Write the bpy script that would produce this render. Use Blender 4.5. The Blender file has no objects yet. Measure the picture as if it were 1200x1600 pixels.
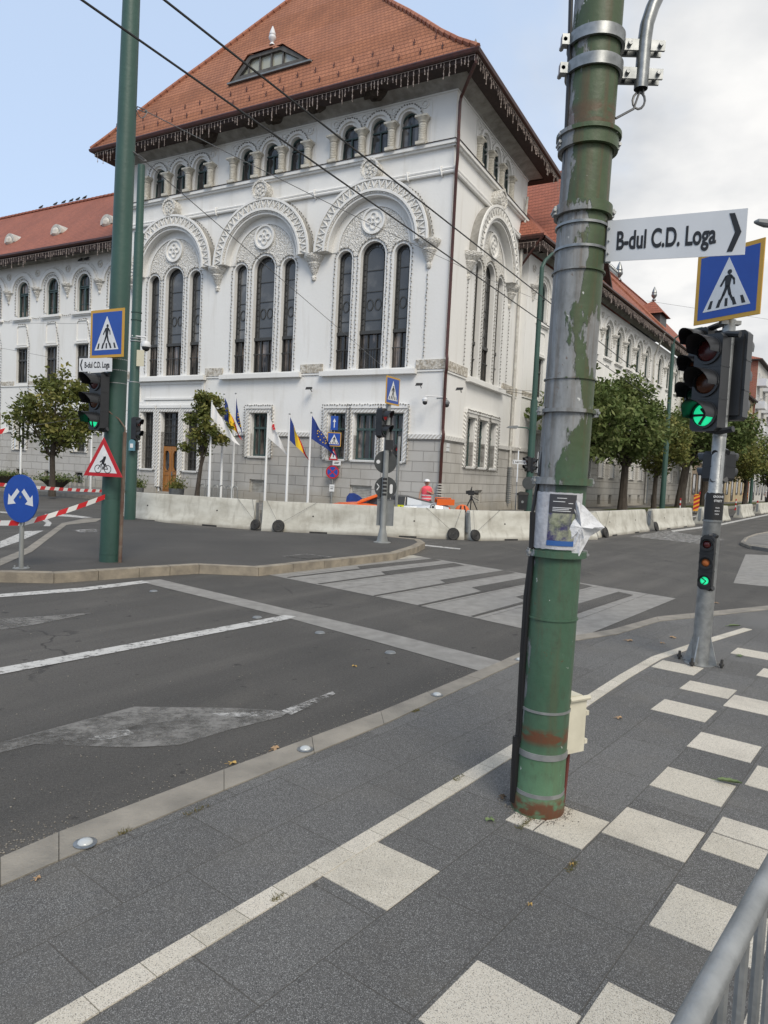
import bpy, bmesh, math, random
from mathutils import Vector, Matrix, geometry, noise
R = math.radians
rnd = random.Random(11)
scene = bpy.context.scene
COL = scene.collection
PI = math.pi
UP = Vector((0, 0, 1))
# ------------------------------------------------------------------ camera
CH = 1.7; FPX = 1093.0
cam_d = bpy.data.cameras.new('camera'); cam = bpy.data.objects.new('camera', cam_d); COL.objects.link(cam)
CM = Matrix.Rotation(PI/2-R(3.13), 3, 'X') @ Matrix.Rotation(R(2.69), 3, 'Z')
cam.matrix_world = Matrix.Translation((0, 0, CH)) @ CM.to_4x4()
cam_d.sensor_fit = 'VERTICAL'; cam_d.sensor_height = 36; cam_d.lens = 36*FPX/1600
cam_d.clip_start = .05; cam_d.clip_end = 4000
scene.camera = cam
scene.render.resolution_x = 768; scene.render.resolution_y = 1024
# ------------------------------------------------------------------ world
SUN_EL, SUN_AZ = 46, 163        # azimuth clockwise from +Y: behind the camera
world = bpy.data.worlds.new("World"); scene.world = world; world.use_nodes = True
nt = world.node_tree; N = nt.nodes; L = nt.links; N.clear()
def nd(t, **k):
    n = N.new(t)
    for a, b in k.items(): setattr(n, a, b)
    return n
out = nd('ShaderNodeOutputWorld'); bg = nd('ShaderNodeBackground'); bg.inputs[1].default_value = .115
sky = nd('ShaderNodeTexSky', sky_type='NISHITA', sun_disc=False, sun_elevation=R(SUN_EL), sun_rotation=R(SUN_AZ), dust_density=2.0, ozone_density=1.4)
tc = nd('ShaderNodeTexCoord'); sx = nd('ShaderNodeSeparateXYZ'); L.new(tc.outputs['Generated'], sx.inputs[0])
def m2(op, a, b=None, c=None):
    n = nd('ShaderNodeMath', operation=op)
    for i, v in enumerate((a, b, c)):
        if v is None: continue
        if isinstance(v, (int, float)): n.inputs[i].default_value = v
        else: L.new(v, n.inputs[i])
    return n.outputs[0]
zc = m2('ADD', m2('MAXIMUM', sx.outputs[2], 0.0), .25)
cx = m2('DIVIDE', sx.outputs[0], zc); cy = m2('DIVIDE', sx.outputs[1], zc)
cmb = nd('ShaderNodeCombineXYZ'); L.new(cx, cmb.inputs[0]); L.new(cy, cmb.inputs[1])
nz = nd('ShaderNodeTexNoise'); nz.inputs['Scale'].default_value = 1.5; nz.inputs['Detail'].default_value = 9; nz.inputs['Roughness'].default_value = .55
nz.inputs['Distortion'].default_value = .5
L.new(cmb.outputs[0], nz.inputs['Vector'])
# more cloud towards the right of the view (+X) and towards the horizon
bias = m2('ADD', m2('ADD', m2('MULTIPLY', sx.outputs[0], 1.5), m2('MULTIPLY', sx.outputs[2], -.35)), m2('MULTIPLY', m2('MINIMUM', sx.outputs[1], .2), -.5))  # extra unseen cloud behind the camera, added to neutralise the bluish light
cf = m2('ADD', nz.outputs[0], bias)
mr = nd('ShaderNodeMapRange'); mr.inputs[1].default_value = .34; mr.inputs[2].default_value = .66; mr.interpolation_type = 'SMOOTHSTEP'
L.new(cf, mr.inputs[0])
nz2 = nd('ShaderNodeTexNoise'); nz2.inputs['Scale'].default_value = 2.0; nz2.inputs['Detail'].default_value = 7; L.new(cmb.outputs[0], nz2.inputs['Vector'])
cr = nd('ShaderNodeValToRGB'); cr.color_ramp.elements[0].position = .40; cr.color_ramp.elements[1].position = .60
cr.color_ramp.elements[0].color = (4.35, 4.5, 4.7, 1); cr.color_ramp.elements[1].color = (6.6, 6.55, 6.45, 1)
L.new(nz2.outputs[0], cr.inputs[0])
pale = nd('ShaderNodeMixRGB'); pale.inputs[0].default_value = .66; pale.inputs[2].default_value = (4.9, 6.0, 7.7, 1)
L.new(sky.outputs[0], pale.inputs[1])
mx = nd('ShaderNodeMixRGB'); L.new(mr.outputs[0], mx.inputs[0]); L.new(pale.outputs[0], mx.inputs[1]); L.new(cr.outputs[0], mx.inputs[2])
L.new(mx.outputs[0], bg.inputs[0]); L.new(bg.outputs[0], out.inputs[0])
# ------------------------------------------------------------------ sun
sd = bpy.data.lights.new('sun', 'SUN'); sun = bpy.data.objects.new('sun', sd); COL.objects.link(sun)
sd.energy = 2.0; sd.angle = R(26); sd.color = (1, .93, .82)
a_ = R(SUN_AZ); e_ = R(SUN_EL)
sdir = Vector((math.sin(a_)*math.cos(e_), math.cos(a_)*math.cos(e_), math.sin(e_)))
sun.rotation_euler = sdir.to_track_quat('Z', 'Y').to_euler(); sun.location = (0, -20, 40)
vs = scene.view_settings; vs.view_transform = 'Standard'; vs.look = 'None'; vs.exposure = 0.38; vs.gamma = 1
scene.cycles.max_bounces = 6
# ------------------------------------------------------------------ projecting photo points into the place
C0C = Vector((0, 0, CH))
def ray(x, y): return CM @ Vector((x-600, -(y-800), -FPX))
def G(x, y, z=0):
    d = ray(x, y); return C0C + d*((z-CH)/d.z)
def PY(x, y, Y):
    d = ray(x, y); return C0C + d*(Y/d.y)
def zat(P, y):               # height above P whose picture row is y
    best = None
    lo, hi = -1.0, 40.0
    for _ in range(40):
        mid = (lo+hi)/2
        c = CM.transposed() @ (Vector((P[0], P[1], mid))-C0C)
        yy = 800 - FPX*c.y/-c.z
        if yy > y: lo = mid
        else: hi = mid
    return (lo+hi)/2
# ------------------------------------------------------------------ mesh builder
class Fr:
    def __init__(s, o, x, n, lean=0): s.o = Vector(o); s.x = Vector(x); s.n = Vector(n); s.up = UP+s.x*lean
    def __call__(s, a, d, z): return s.o + s.x*a + s.n*d + s.up*z
WF = Fr((0, 0, 0), (1, 0, 0), (0, 1, 0))
def facing(o, az):           # a frame facing azimuth az; x runs to the viewer's right
    n = Vector((math.sin(R(az)), math.cos(R(az)), 0)); return Fr(o, (-n.y, n.x, 0), n)
class MB:
    def __init__(s, fr=WF): s.fr = fr; s.v = []; s.f = []; s.uv = []; s.mi = []; s.sm = []; s.m = 0; s.val = []; s.cv = None
    def add(s, loc, faces, smooth=False):
        b = len(s.v); s.v += [s.fr(*p) for p in loc]
        for f in faces:
            P = [Vector(loc[i]) for i in f]
            n = Vector((0, 0, 0))
            for i in range(1, len(P)-1): n += (P[i]-P[0]).cross(P[i+1]-P[0])
            n = (abs(n.x), abs(n.y), abs(n.z)); k = n.index(max(n))
            s.uv += [((p.x, p.z) if k == 1 else (p.y, p.z) if k == 0 else (p.x, p.y)) for p in P]
            s.f.append([b+i for i in f]); s.mi.append(s.m); s.sm.append(smooth); s.val.append(s.cv if s.cv is not None else 0.5)
    def box(s, a0, a1, d0, d1, z0, z1):
        s.add([(a0,d0,z0),(a1,d0,z0),(a1,d1,z0),(a0,d1,z0),(a0,d0,z1),(a1,d0,z1),(a1,d1,z1),(a0,d1,z1)],
              [(3,2,1,0),(4,5,6,7),(0,1,5,4),(1,2,6,5),(2,3,7,6),(3,0,4,7)])
    def plate(s, pts, d, holes=()):
        loops = [[Vector((p[0], p[1], 0)) for p in pts]] + [[Vector((p[0], p[1], 0)) for p in h] for h in holes]
        tri = geometry.tessellate_polygon(loops)
        flat = [p for l in loops for p in l]
        s.add([(p.x, d, p.y) for p in flat], [tuple(t) for t in tri])
    def wall(s, pts, d0, d1, smooth=False):      # side walls of a prism
        n = len(pts); s.add([(p[0], d0, p[1]) for p in pts]+[(p[0], d1, p[1]) for p in pts],
                            [(i, (i+1) % n, n+(i+1) % n, n+i) for i in range(n)], smooth)
    def prism(s, pts, d0, d1, holes=(), back=False):
        s.plate(pts, d1, holes)
        if back: s.plate(pts, d0, holes)
        s.wall(pts, d0, d1)
        for h in holes: s.wall(h, d0, d1)
    def ring(s, po, pi, d0, d1, closed=True):    # band between two outlines of equal count
        n = len(po); loc = []
        for p in po: loc += [(p[0], d0, p[1]), (p[0], d1, p[1])]
        for p in pi: loc += [(p[0], d0, p[1]), (p[0], d1, p[1])]
        fs = []
        for i in range(n if closed else n-1):
            j = (i+1) % n
            a0, a1, b0, b1 = 2*i, 2*i+1, 2*j, 2*j+1; c0, c1, e0, e1 = [x+2*n for x in (a0, a1, b0, b1)]
            fs += [(a1, b1, e1, c1), (a0, b0, b1, a1), (c0, c1, e1, e0)]
        s.add(loc, fs)
        if not closed:
            for i in (0, n-1): s.add([loc[2*i], loc[2*i+1], loc[2*i+1+2*n], loc[2*i+2*n]], [(0, 1, 2, 3)])
    def hplate(s, pts, z, z0=None):              # horizontal polygon in frame (a,d)
        tri = geometry.tessellate_polygon([[Vector((p[0], p[1], 0)) for p in pts]])
        s.add([(p[0], p[1], z) for p in pts], [tuple(t) for t in tri])
        if z0 is not None:
            n = len(pts); s.add([(p[0], p[1], z0) for p in pts]+[(p[0], p[1], z) for p in pts], [(i, (i+1) % n, n+(i+1) % n, n+i) for i in range(n)])
    def tube(s, pts, r, n=8, caps=True, flat=None):
        pts = [Vector(p) for p in pts]; k = len(pts)
        rs = r if isinstance(r, (list, tuple)) else [r]*k
        loc = []; prev = None
        for i, p in enumerate(pts):
            t = (pts[min(i+1, k-1)]-pts[max(i-1, 0)]); t = t.normalized() if t.length > 1e-9 else UP.copy()
            if prev is None:
                u = t.cross(Vector((0.13, 1, .07)) if abs(t.y) < .9 else Vector((1, 0, 0))).normalized()
            else:
                u = prev - t*prev.dot(t)
                u = u.normalized() if u.length > 1e-6 else t.orthogonal().normalized()
            prev = u; w = t.cross(u)
            for j in range(n):
                a = 2*PI*j/n; loc.append(tuple(p + (u*math.cos(a) + w*math.sin(a))*rs[i]))
        fs = [(i*n+j, i*n+(j+1) % n, (i+1)*n+(j+1) % n, (i+1)*n+j) for i in range(k-1) for j in range(n)]
        s.add(loc, fs, True)
        if caps:
            s.add(loc[:n], [tuple(range(n))]); s.add(loc[-n:], [tuple(range(n))])
    def lathe(s, c, prof, n=16, sx=1, sy=1, caps=True):
        loc = []
        for (r, z) in prof:
            for j in range(n):
                a = 2*PI*j/n; loc.append((c[0]+r*sx*math.cos(a), c[1]+r*sy*math.sin(a), c[2]+z))
        k = len(prof)
        s.add(loc, [(i*n+j, i*n+(j+1) % n, (i+1)*n+(j+1) % n, (i+1)*n+j) for i in range(k-1) for j in range(n)], True)
        if caps: s.add(loc[:n], [tuple(range(n))]); s.add(loc[-n:], [tuple(range(n))])
    def disc(s, c, r, d0, d1, n=20, sy=1):       # flat disc facing the frame's normal
        s.prism([(c[0]+r*math.cos(2*PI*i/n), c[1]+r*sy*math.sin(2*PI*i/n)) for i in range(n)], d0, d1, back=True)
    def ball(s, c, r, n=10, jit=0):
        rx, ry, rz = (r if isinstance(r, (tuple, list)) else (r, r, r)); k = max(4, n//2+1); loc = []
        for i in range(k+1):
            th = PI*i/k
            for j in range(n):
                a = 2*PI*j/n; q = 1+jit*(rnd.random()-.5)
                loc.append((c[0]+rx*q*math.sin(th)*math.cos(a), c[1]+ry*q*math.sin(th)*math.sin(a), c[2]+rz*q*math.cos(th)))
        s.add(loc, [(i*n+j, i*n+(j+1) % n, (i+1)*n+(j+1) % n, (i+1)*n+j) for i in range(k) for j in range(n)], True)
    def capsule(s, p, q, w, d0, d1, n=6):        # flat rounded stroke
        p = Vector(p); q = Vector(q); t = (q-p).normalized() if (q-p).length > 1e-9 else Vector((1, 0)); nn = Vector((-t.y, t.x)); h = w/2; pts = []
        for i in range(n+1):
            a = -PI/2+PI*i/n; pts.append(q + t*h*math.cos(a) + nn*h*math.sin(a))
        for i in range(n+1):
            a = PI/2+PI*i/n; pts.append(p + t*h*math.cos(a) + nn*h*math.sin(a))
        s.prism([tuple(x) for x in pts], d0, d1)
    def build(s, name, mats, parent=None, origin=None, label=None):
        me = bpy.data.meshes.new(name)
        if parent is not None: org = ORG[parent.name]
        elif origin is not None: org = Vector(origin)
        else:
            xs = [v.x for v in s.v]; ys = [v.y for v in s.v]; zs = [v.z for v in s.v]
            org = Vector(((min(xs)+max(xs))/2, (min(ys)+max(ys))/2, min(zs)))
        me.from_pydata([v-org for v in s.v], [], s.f)
        uvl = me.uv_layers.new(name='uv')
        if len(s.uv) == len(me.loops): uvl.data.foreach_set('uv', [c for u in s.uv for c in u])
        if not isinstance(mats, (list, tuple)): mats = [mats]
        for m in mats: me.materials.append(m)
        me.polygons.foreach_set('material_index', s.mi); me.polygons.foreach_set('use_smooth', s.sm)
        at = me.attributes.new('val', 'FLOAT', 'FACE'); at.data.foreach_set('value', s.val)
        bm = bmesh.new(); bm.from_mesh(me); bmesh.ops.recalc_face_normals(bm, faces=bm.faces); bm.to_mesh(me); bm.free()
        me.update(); me.set_sharp_from_angle(angle=R(34))
        o = bpy.data.objects.new(name, me); COL.objects.link(o)
        if parent is not None: o.parent = parent
        else: o.location = org
        ORG[o.name] = org
        if label: o['label'] = label
        return o
ORG = {}
def tag(o, label=None, cat=None, group=None, kind=None):
    if label: o['label'] = label
    if cat: o['category'] = cat
    if group: o['group'] = group
    if kind: o['kind'] = kind
    return o
def thing(name, loc, label, cat, group=None):
    o = bpy.data.objects.new(name, None); COL.objects.link(o); o.location = loc; o.empty_display_size = .2
    ORG[o.name] = Vector(loc); return tag(o, label, cat, group)
def struct(name, mb, mat): return tag(mb.build(name, mat, origin=(0, 0, 0)), kind='structure')
def dup(root, loc, rz, label=None):
    r = root.copy(); COL.objects.link(r); r.location = loc; r.rotation_euler = (0, 0, rz)
    if label: r['label'] = label
    for ch in list(root.children):
        c = ch.copy(); COL.objects.link(c); c.parent = r
        for g in list(ch.children):
            d = g.copy(); COL.objects.link(d); d.parent = c
    return r
# ------------------------------------------------------------------ materials
MATS = {}
class NT:
    def __init__(s, name):
        s.m = bpy.data.materials.new(name); s.m.use_nodes = True; s.t = s.m.node_tree; s.N = s.t.nodes; s.L = s.t.links
        s.b = s.N['Principled BSDF']; s.tc = s.N.new('ShaderNodeTexCoord')
    def new(s, t, **k):
        n = s.N.new(t)
        for a, b in k.items(): setattr(n, a, b)
        return n
    def noise(s, scale, detail=4, vec='Object', sc=None, rough=.55, out=0):
        n = s.new('ShaderNodeTexNoise'); n.inputs['Scale'].default_value = scale; n.inputs['Detail'].default_value = detail; n.inputs['Roughness'].default_value = rough
        v = s.tc.outputs[vec]
        if sc: 
            mp = s.new('ShaderNodeMapping'); mp.inputs['Scale'].default_value = sc; s.L.new(v, mp.inputs[0]); v = mp.outputs[0]
        s.L.new(v, n.inputs['Vector']); return n.outputs[out]
    def rng(s, v, a, b, c=0, d=1):
        n = s.new('ShaderNodeMapRange'); n.inputs[1].default_value = a; n.inputs[2].default_value = b; n.inputs[3].default_value = c; n.inputs[4].default_value = d
        s.L.new(v, n.inputs[0]); return n.outputs[0]
    def mix(s, f, a, b, mode='MIX'):
        n = s.new('ShaderNodeMixRGB', blend_type=mode)
        for i, v in enumerate((f, a, b)):
            if isinstance(v, (int, float)): n.inputs[i].default_value = v if i == 0 else (v, v, v, 1)
            elif isinstance(v, tuple): n.inputs[i].default_value = (*v[:3], 1)
            else: s.L.new(v, n.inputs[i])
        return n.outputs[0]
    def math(s, op, a, b=None):
        n = s.new('ShaderNodeMath', operation=op)
        for i, v in enumerate((a, b)):
            if v is None: continue
            if isinstance(v, (int, float)): n.inputs[i].default_value = v
            else: s.L.new(v, n.inputs[i])
        return n.outputs[0]
    def col(s, v):
        if isinstance(v, tuple): s.b.inputs['Base Color'].default_value = (*v[:3], 1)
        else: s.L.new(v, s.b.inputs['Base Color'])
    def bump(s, h, dist=.02, strength=1):
        n = s.new('ShaderNodeBump'); n.inputs['Distance'].default_value = dist; n.inputs['Strength'].default_value = strength
        s.L.new(h, n.inputs['Height']); s.L.new(n.outputs[0], s.b.inputs['Normal'])
    def set(s, rough=None, metal=None, spec=None):
        if rough is not None: s.b.inputs['Roughness'].default_value = rough
        if metal is not None: s.b.inputs['Metallic'].default_value = metal
        if spec is not None: s.b.inputs['Specular IOR Level'].default_value = spec
def mat(name, c1, c2=None, ns=3, lo=.35, hi=.65, rough=.7, metal=0, bump=0, bs=30, sc=None, spec=.5, emit=0, detail=5):
    if name in MATS: return MATS[name]
    t = NT(name); t.set(rough, metal, spec)
    if c2: t.col(t.mix(t.rng(t.noise(ns, detail, sc=sc), lo, hi), c1, c2))
    else: t.col(c1)
    if bump: t.bump(t.noise(bs, 4), bump)
    if emit:
        t.b.inputs['Emission Color'].default_value = (*c1, 1); t.b.inputs['Emission Strength'].default_value = emit
    MATS[name] = t.m; return t.m
def custom(fn):
    t = NT(fn.__name__); fn(t); return t.m
def c_plaster(t):
    s1 = t.rng(t.noise(.35, 6, sc=(1, 1, .35)), .4, .75); s2 = t.rng(t.noise(2.2, 6, sc=(1.3, 1.3, .12)), .56, .8); s3 = t.rng(t.noise(14, 5), .62, .8)
    c = t.mix(s1, (.76, .755, .735), (.70, .69, .66)); c = t.mix(t.math('MULTIPLY', s2, .45), c, (.50, .47, .41)); c = t.mix(t.math('MULTIPLY', s3, .12), c, (.4, .36, .3))
    t.col(c); t.set(.85, spec=.2); t.bump(t.noise(9, 8), .012, .5)
plaster = custom(c_plaster)
def c_orn(t):
    n1 = t.noise(3.4, 1.2, rough=.4); n2 = t.noise(8.5, 1.5, rough=.5)
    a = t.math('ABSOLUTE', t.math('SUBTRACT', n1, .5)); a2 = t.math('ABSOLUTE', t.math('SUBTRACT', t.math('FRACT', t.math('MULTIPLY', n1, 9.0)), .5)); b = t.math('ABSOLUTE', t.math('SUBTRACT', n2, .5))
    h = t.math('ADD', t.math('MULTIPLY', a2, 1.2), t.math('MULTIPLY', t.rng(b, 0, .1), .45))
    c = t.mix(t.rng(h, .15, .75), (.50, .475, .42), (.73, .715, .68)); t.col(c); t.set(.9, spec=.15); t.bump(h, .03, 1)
ornament = custom(c_orn)
def c_rope(t):
    w = t.new('ShaderNodeTexWave', wave_type='BANDS', bands_direction='DIAGONAL'); w.inputs['Scale'].default_value = 3.6; w.inputs['Distortion'].default_value = .3
    t.L.new(t.tc.outputs['UV'], w.inputs['Vector'])
    c = t.mix(t.rng(w.outputs[1], .0, .45), (.54, .52, .48), (.72, .71, .68)); t.col(c); t.set(.85, spec=.2); t.bump(w.outputs[1], .03)
rope = custom(c_rope)
def c_frieze(t):
    n = t.noise(7, 7, rough=.7); c = t.mix(t.rng(n, .42, .58), (.64, .61, .55), (.36, .32, .26)); t.col(c); t.set(.9, spec=.15); t.bump(n, .08, 1)
frieze_m = custom(c_frieze)
def c_stone(t):
    b = t.new('ShaderNodeTexBrick'); b.inputs['Scale'].default_value = 1; b.inputs['Mortar Size'].default_value = .014; b.inputs['Mortar Smooth'].default_value = .2
    b.inputs['Brick Width'].default_value = .98; b.inputs['Row Height'].default_value = .425; b.inputs['Bias'].default_value = -.1
    b.inputs['Color1'].default_value = (.43, .415, .39, 1); b.inputs['Color2'].default_value = (.48, .465, .435, 1); b.inputs['Mortar'].default_value = (.29, .275, .255, 1)
    mp = t.new('ShaderNodeMapping'); mp.inputs['Location'].default_value = (.3, -.15, 0); t.L.new(t.tc.outputs['UV'], mp.inputs[0]); t.L.new(mp.outputs[0], b.inputs['Vector'])
    st = t.rng(t.noise(.9, 6, sc=(1, 1, .5)), .45, .75); c = t.mix(t.math('MULTIPLY', st, .5), b.outputs[0], (.27, .25, .21))
    c = t.mix(t.math('MULTIPLY', t.rng(t.noise(26, 5), .5, .8), .35), c, (.5, .48, .44))
    sz = t.new('ShaderNodeSeparateXYZ'); t.L.new(t.tc.outputs['UV'], sz.inputs[0])
    c = t.mix(t.math('MULTIPLY', t.rng(t.math('ADD', sz.outputs[1], t.math('MULTIPLY', t.noise(1.5, 5), .7)), 1.25, .7), .55), c, (.30, .265, .205))
    t.col(c); t.set(.9, spec=.2)
    t.bump(t.math('ADD', t.math('MULTIPLY', b.outputs[1], -1), t.math('MULTIPLY', t.noise(30, 5), .35)), .03)
stone = custom(c_stone)
def roof_mat(nm, ca, cb, cm):
    def f(t):
        b = t.new('ShaderNodeTexBrick'); b.inputs['Scale'].default_value = 1; b.inputs['Mortar Size'].default_value = .012; b.inputs['Mortar Smooth'].default_value = .8
        b.inputs['Brick Width'].default_value = .19; b.inputs['Row Height'].default_value = .25; b.inputs['Bias'].default_value = 0
        b.inputs['Color1'].default_value = (*ca, 1); b.inputs['Color2'].default_value = (*cb, 1); b.inputs['Mortar'].default_value = (*cm, 1)
        n = t.noise(1.1, 4, vec='UV'); mp = t.new('ShaderNodeVectorMath', operation='MULTIPLY_ADD')
        cb_ = t.new('ShaderNodeCombineXYZ'); t.L.new(t.math('MULTIPLY', n, .06), cb_.inputs[1]); va = t.new('ShaderNodeVectorMath', operation='ADD')
        t.L.new(t.tc.outputs['UV'], va.inputs[0]); t.L.new(cb_.outputs[0], va.inputs[1]); t.L.new(va.outputs[0], b.inputs['Vector'])
        c = t.mix(t.math('MULTIPLY', t.rng(t.noise(.5, 7, vec='UV', sc=(1, .5, 1)), .42, .7), .55), b.outputs[0], cm)
        c = t.mix(t.math('MULTIPLY', t.rng(t.noise(5, 3, vec='UV'), .55, .75), .3), c, tuple(min(1, x*1.25) for x in ca)); t.col(c); t.set(.85, spec=.25)
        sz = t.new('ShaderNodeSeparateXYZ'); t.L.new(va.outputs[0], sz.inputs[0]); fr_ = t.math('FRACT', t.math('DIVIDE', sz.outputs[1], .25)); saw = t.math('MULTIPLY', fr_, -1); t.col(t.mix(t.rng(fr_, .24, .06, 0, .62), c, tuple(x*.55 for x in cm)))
        t.bump(t.math('ADD', saw, t.math('MULTIPLY', b.outputs[1], -.3)), .035)
    t = NT(nm); f(t); return t.m
roof_m = roof_mat('roof_tiles', (.37, .158, .088), (.31, .13, .074), (.17, .075, .048))
roof_w = roof_mat('roof_tiles_wing', (.34, .125, .082), (.28, .105, .072), (.18, .07, .05))
def c_asphalt(t):
    n = t.noise(150, 3, rough=.75); n2 = t.noise(48, 4, rough=.7); big = t.noise(.45, 6); st = t.noise(1.6, 7, sc=(1, .45, 1))
    rot = t.new('ShaderNodeMapping', vector_type='POINT'); rot.inputs['Rotation'].default_value = (0, 0, -R(55)); t.L.new(t.tc.outputs['Object'], rot.inputs[0])
    sc = t.new('ShaderNodeMapping'); sc.inputs['Scale'].default_value = (.10, 1.5, 1); t.L.new(rot.outputs[0], sc.inputs[0]); tr = t.new('ShaderNodeTexNoise'); tr.inputs['Scale'].default_value = 1.3; tr.inputs['Detail'].default_value = 6; t.L.new(sc.outputs[0], tr.inputs['Vector'])
    c = t.mix(t.rng(big, .35, .65), (.074, .070, .064), (.108, .101, .092)); c = t.mix(t.math('MULTIPLY', t.rng(tr.outputs[0], .42, .66), .5), c, (.050, .048, .045)); c = t.mix(t.math('MULTIPLY', t.rng(tr.outputs[0], .44, .30), .35), c, (.15, .14, .125))
    c = t.mix(t.math('MULTIPLY', t.rng(n, .55, .72), .75), c, (.24, .23, .215)); c = t.mix(t.math('MULTIPLY', t.rng(n, .45, .32), .7), c, (.022, .021, .02)); c = t.mix(t.math('MULTIPLY', t.rng(n2, .48, .30), .55), c, (.035, .033, .031)); c = t.mix(t.math('MULTIPLY', t.rng(n2, .56, .72), .3), c, (.18, .17, .155))
    c = t.mix(t.math('MULTIPLY', t.rng(st, .56, .72), .3), c, (.15, .138, .12)); c = t.mix(t.rng(t.noise(7, 4), .66, .70, 0, .75), c, (.034, .032, .03))
    v = t.new('ShaderNodeTexVoronoi', feature='DISTANCE_TO_EDGE'); v.inputs['Scale'].default_value = .33; nv = t.new('ShaderNodeVectorMath', operation='MULTIPLY_ADD'); nv.inputs[1].default_value = (.9, .9, .9); t.L.new(t.noise(1.3, 6, out=1), nv.inputs[0]); t.L.new(t.tc.outputs['Object'], nv.inputs[2]); t.L.new(nv.outputs[0], v.inputs['Vector'])
    crk = t.math('MULTIPLY', t.rng(v.outputs['Distance'], .006, .001), t.rng(t.noise(.4, 2), .52, .6)); c = t.mix(t.math('MULTIPLY', crk, .7), c, (.025, .024, .023))
    t.col(c); t.set(.88, spec=.3); t.bump(t.math('ADD', n, n2), .006)
asphalt = custom(c_asphalt)
def c_asph2(t):
    n = t.noise(120, 3, rough=.7); big = t.noise(.5, 5)
    c = t.mix(t.rng(big, .35, .65), (.062, .059, .055), (.082, .077, .071)); c = t.mix(t.math('MULTIPLY', t.rng(n, .55, .75), .5), c, (.14, .135, .13))
    c = t.mix(t.math('MULTIPLY', t.rng(t.noise(1.2, 6), .6, .72), .2), c, (.14, .13, .12)); t.col(c); t.set(.9, spec=.3); t.bump(n, .005)
asphalt_i = custom(c_asph2)
def pav(name, base, base2, hi, lo, big, joints=False):
    t = NT(name); v = t.new('ShaderNodeTexVoronoi'); v.inputs['Scale'].default_value = 400; t.L.new(t.tc.outputs['Object'], v.inputs['Vector'])
    sp = t.new('ShaderNodeSeparateColor'); t.L.new(v.outputs['Color'], sp.inputs[0])
    if joints:
        b = t.new('ShaderNodeTexBrick', offset=.5); b.inputs['Scale'].default_value = 1; b.inputs['Mortar Size'].default_value = .0030; b.inputs['Mortar Smooth'].default_value = .4
        b.inputs['Brick Width'].default_value = .585; b.inputs['Row Height'].default_value = .39; b.inputs['Bias'].default_value = 0
        mp = t.new('ShaderNodeMapping'); mp.inputs['Rotation'].default_value = (0, 0, -R(51.7)); t.L.new(t.tc.outputs['Object'], mp.inputs[0]); t.L.new(mp.outputs[0], b.inputs['Vector'])
        b.inputs['Color1'].default_value = (*base, 1); b.inputs['Color2'].default_value = (*base2, 1); b.inputs['Mortar'].default_value = (*base2, 1)
        c = b.outputs[0]
    else:
        at = t.new('ShaderNodeAttribute', attribute_name='val'); c = t.mix(at.outputs['Fac'], base, base2)
    c = t.mix(t.rng(sp.outputs[0], .80, .86), c, hi); c = t.mix(t.rng(sp.outputs[1], .86, .9), c, lo)
    if joints:
        c = t.mix(t.math('MULTIPLY', t.rng(t.noise(.8, 6, sc=(1, .5, 1)), .45, .7), .45), c, (.075, .072, .068)); c = t.mix(t.rng(t.noise(11, 2), .73, .75, 0, .7), c, (.05, .048, .045))
        c = t.mix(t.math('MULTIPLY', b.outputs[1], .7), c, (.065, .058, .048))
    c = t.mix(t.math('MULTIPLY', t.rng(t.noise(big, 7, rough=.65), .5, .72), .3), c, (.17, .155, .13)); c = t.mix(t.rng(t.noise(6, 4), .72, .78, 0, .5), c, (.06, .055, .05))
    t.col(c); t.set(.78, spec=.35)
    t.bump(t.math('SUBTRACT', v.outputs['Distance'], b.outputs[1]) if joints else v.outputs['Distance'], -.002 if not joints else .002); return t.m
pav_dark = pav('paving_dark', (.090, .087, .083), (.124, .121, .116), (.29, .29, .28), (.04, .04, .04), 1.3, True)
pav_white = pav('paving_white', (.52, .475, .39), (.60, .55, .465), (.67, .63, .55), (.22, .20, .17), 2.2)
kerb_m = mat('kerb_stone', (.27, .245, .205), (.18, .165, .14), ns=4, bump=.006, bs=60, rough=.9)
kerb_m2 = mat('kerb_stone_tan', (.30, .26, .20), (.19, .165, .13), ns=5, bump=.008, bs=50, rough=.9)
paver_l = mat('crossing_pavers', (.26, .25, .23), (.20, .19, .175), ns=6, bump=.004, bs=90, rough=.88)
paver_w = mat('crossing_edge_pavers', (.46, .44, .38), (.32, .30, .26), ns=5, rough=.88)
def worn(name, white, under, lo, hi, sc=9, spread=1.0):
    """road paint worn through to the asphalt: gaps in it are truly open"""
    t = NT(name); n = t.noise(sc, 9, rough=.78); f = t.rng(t.math('ADD', n, t.math('MULTIPLY', t.math('SUBTRACT', t.noise(sc*6, 4, rough=.7), .5), .35)), lo, hi)
    t.col(t.mix(t.noise(3, 5), tuple(x*.85 for x in white), white)); t.set(.85); tr = t.new('ShaderNodeBsdfTransparent'); ms = t.new('ShaderNodeMixShader')
    t.L.new(f, ms.inputs[0]); t.L.new(t.b.outputs[0], ms.inputs[1]); t.L.new(tr.outputs[0], ms.inputs[2]); t.L.new(ms.outputs[0], t.N['Material Output'].inputs[0]); return t.m
paint = worn('road_paint', (.50, .49, .465), (.12, .115, .11), .50, .66)
paint_old = worn('worn_road_paint', (.19, .182, .168), (0, 0, 0), .40, .66, 3.5)
paint_old2 = worn('worn_road_paint_white', (.42, .41, .39), (0, 0, 0), .38, .56, 6)
def c_grass(t): t.col(t.mix(t.rng(t.noise(3, 6), .4, .62), (.06, .09, .03), (.15, .13, .07))); t.set(.95, spec=.1); t.bump(t.noise(60, 3), .03)
grass_m = custom(c_grass)
soil = mat('far_pavement', (.20, .19, .175), (.13, .125, .115), ns=1.2, bump=.004, rough=.92)
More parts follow.
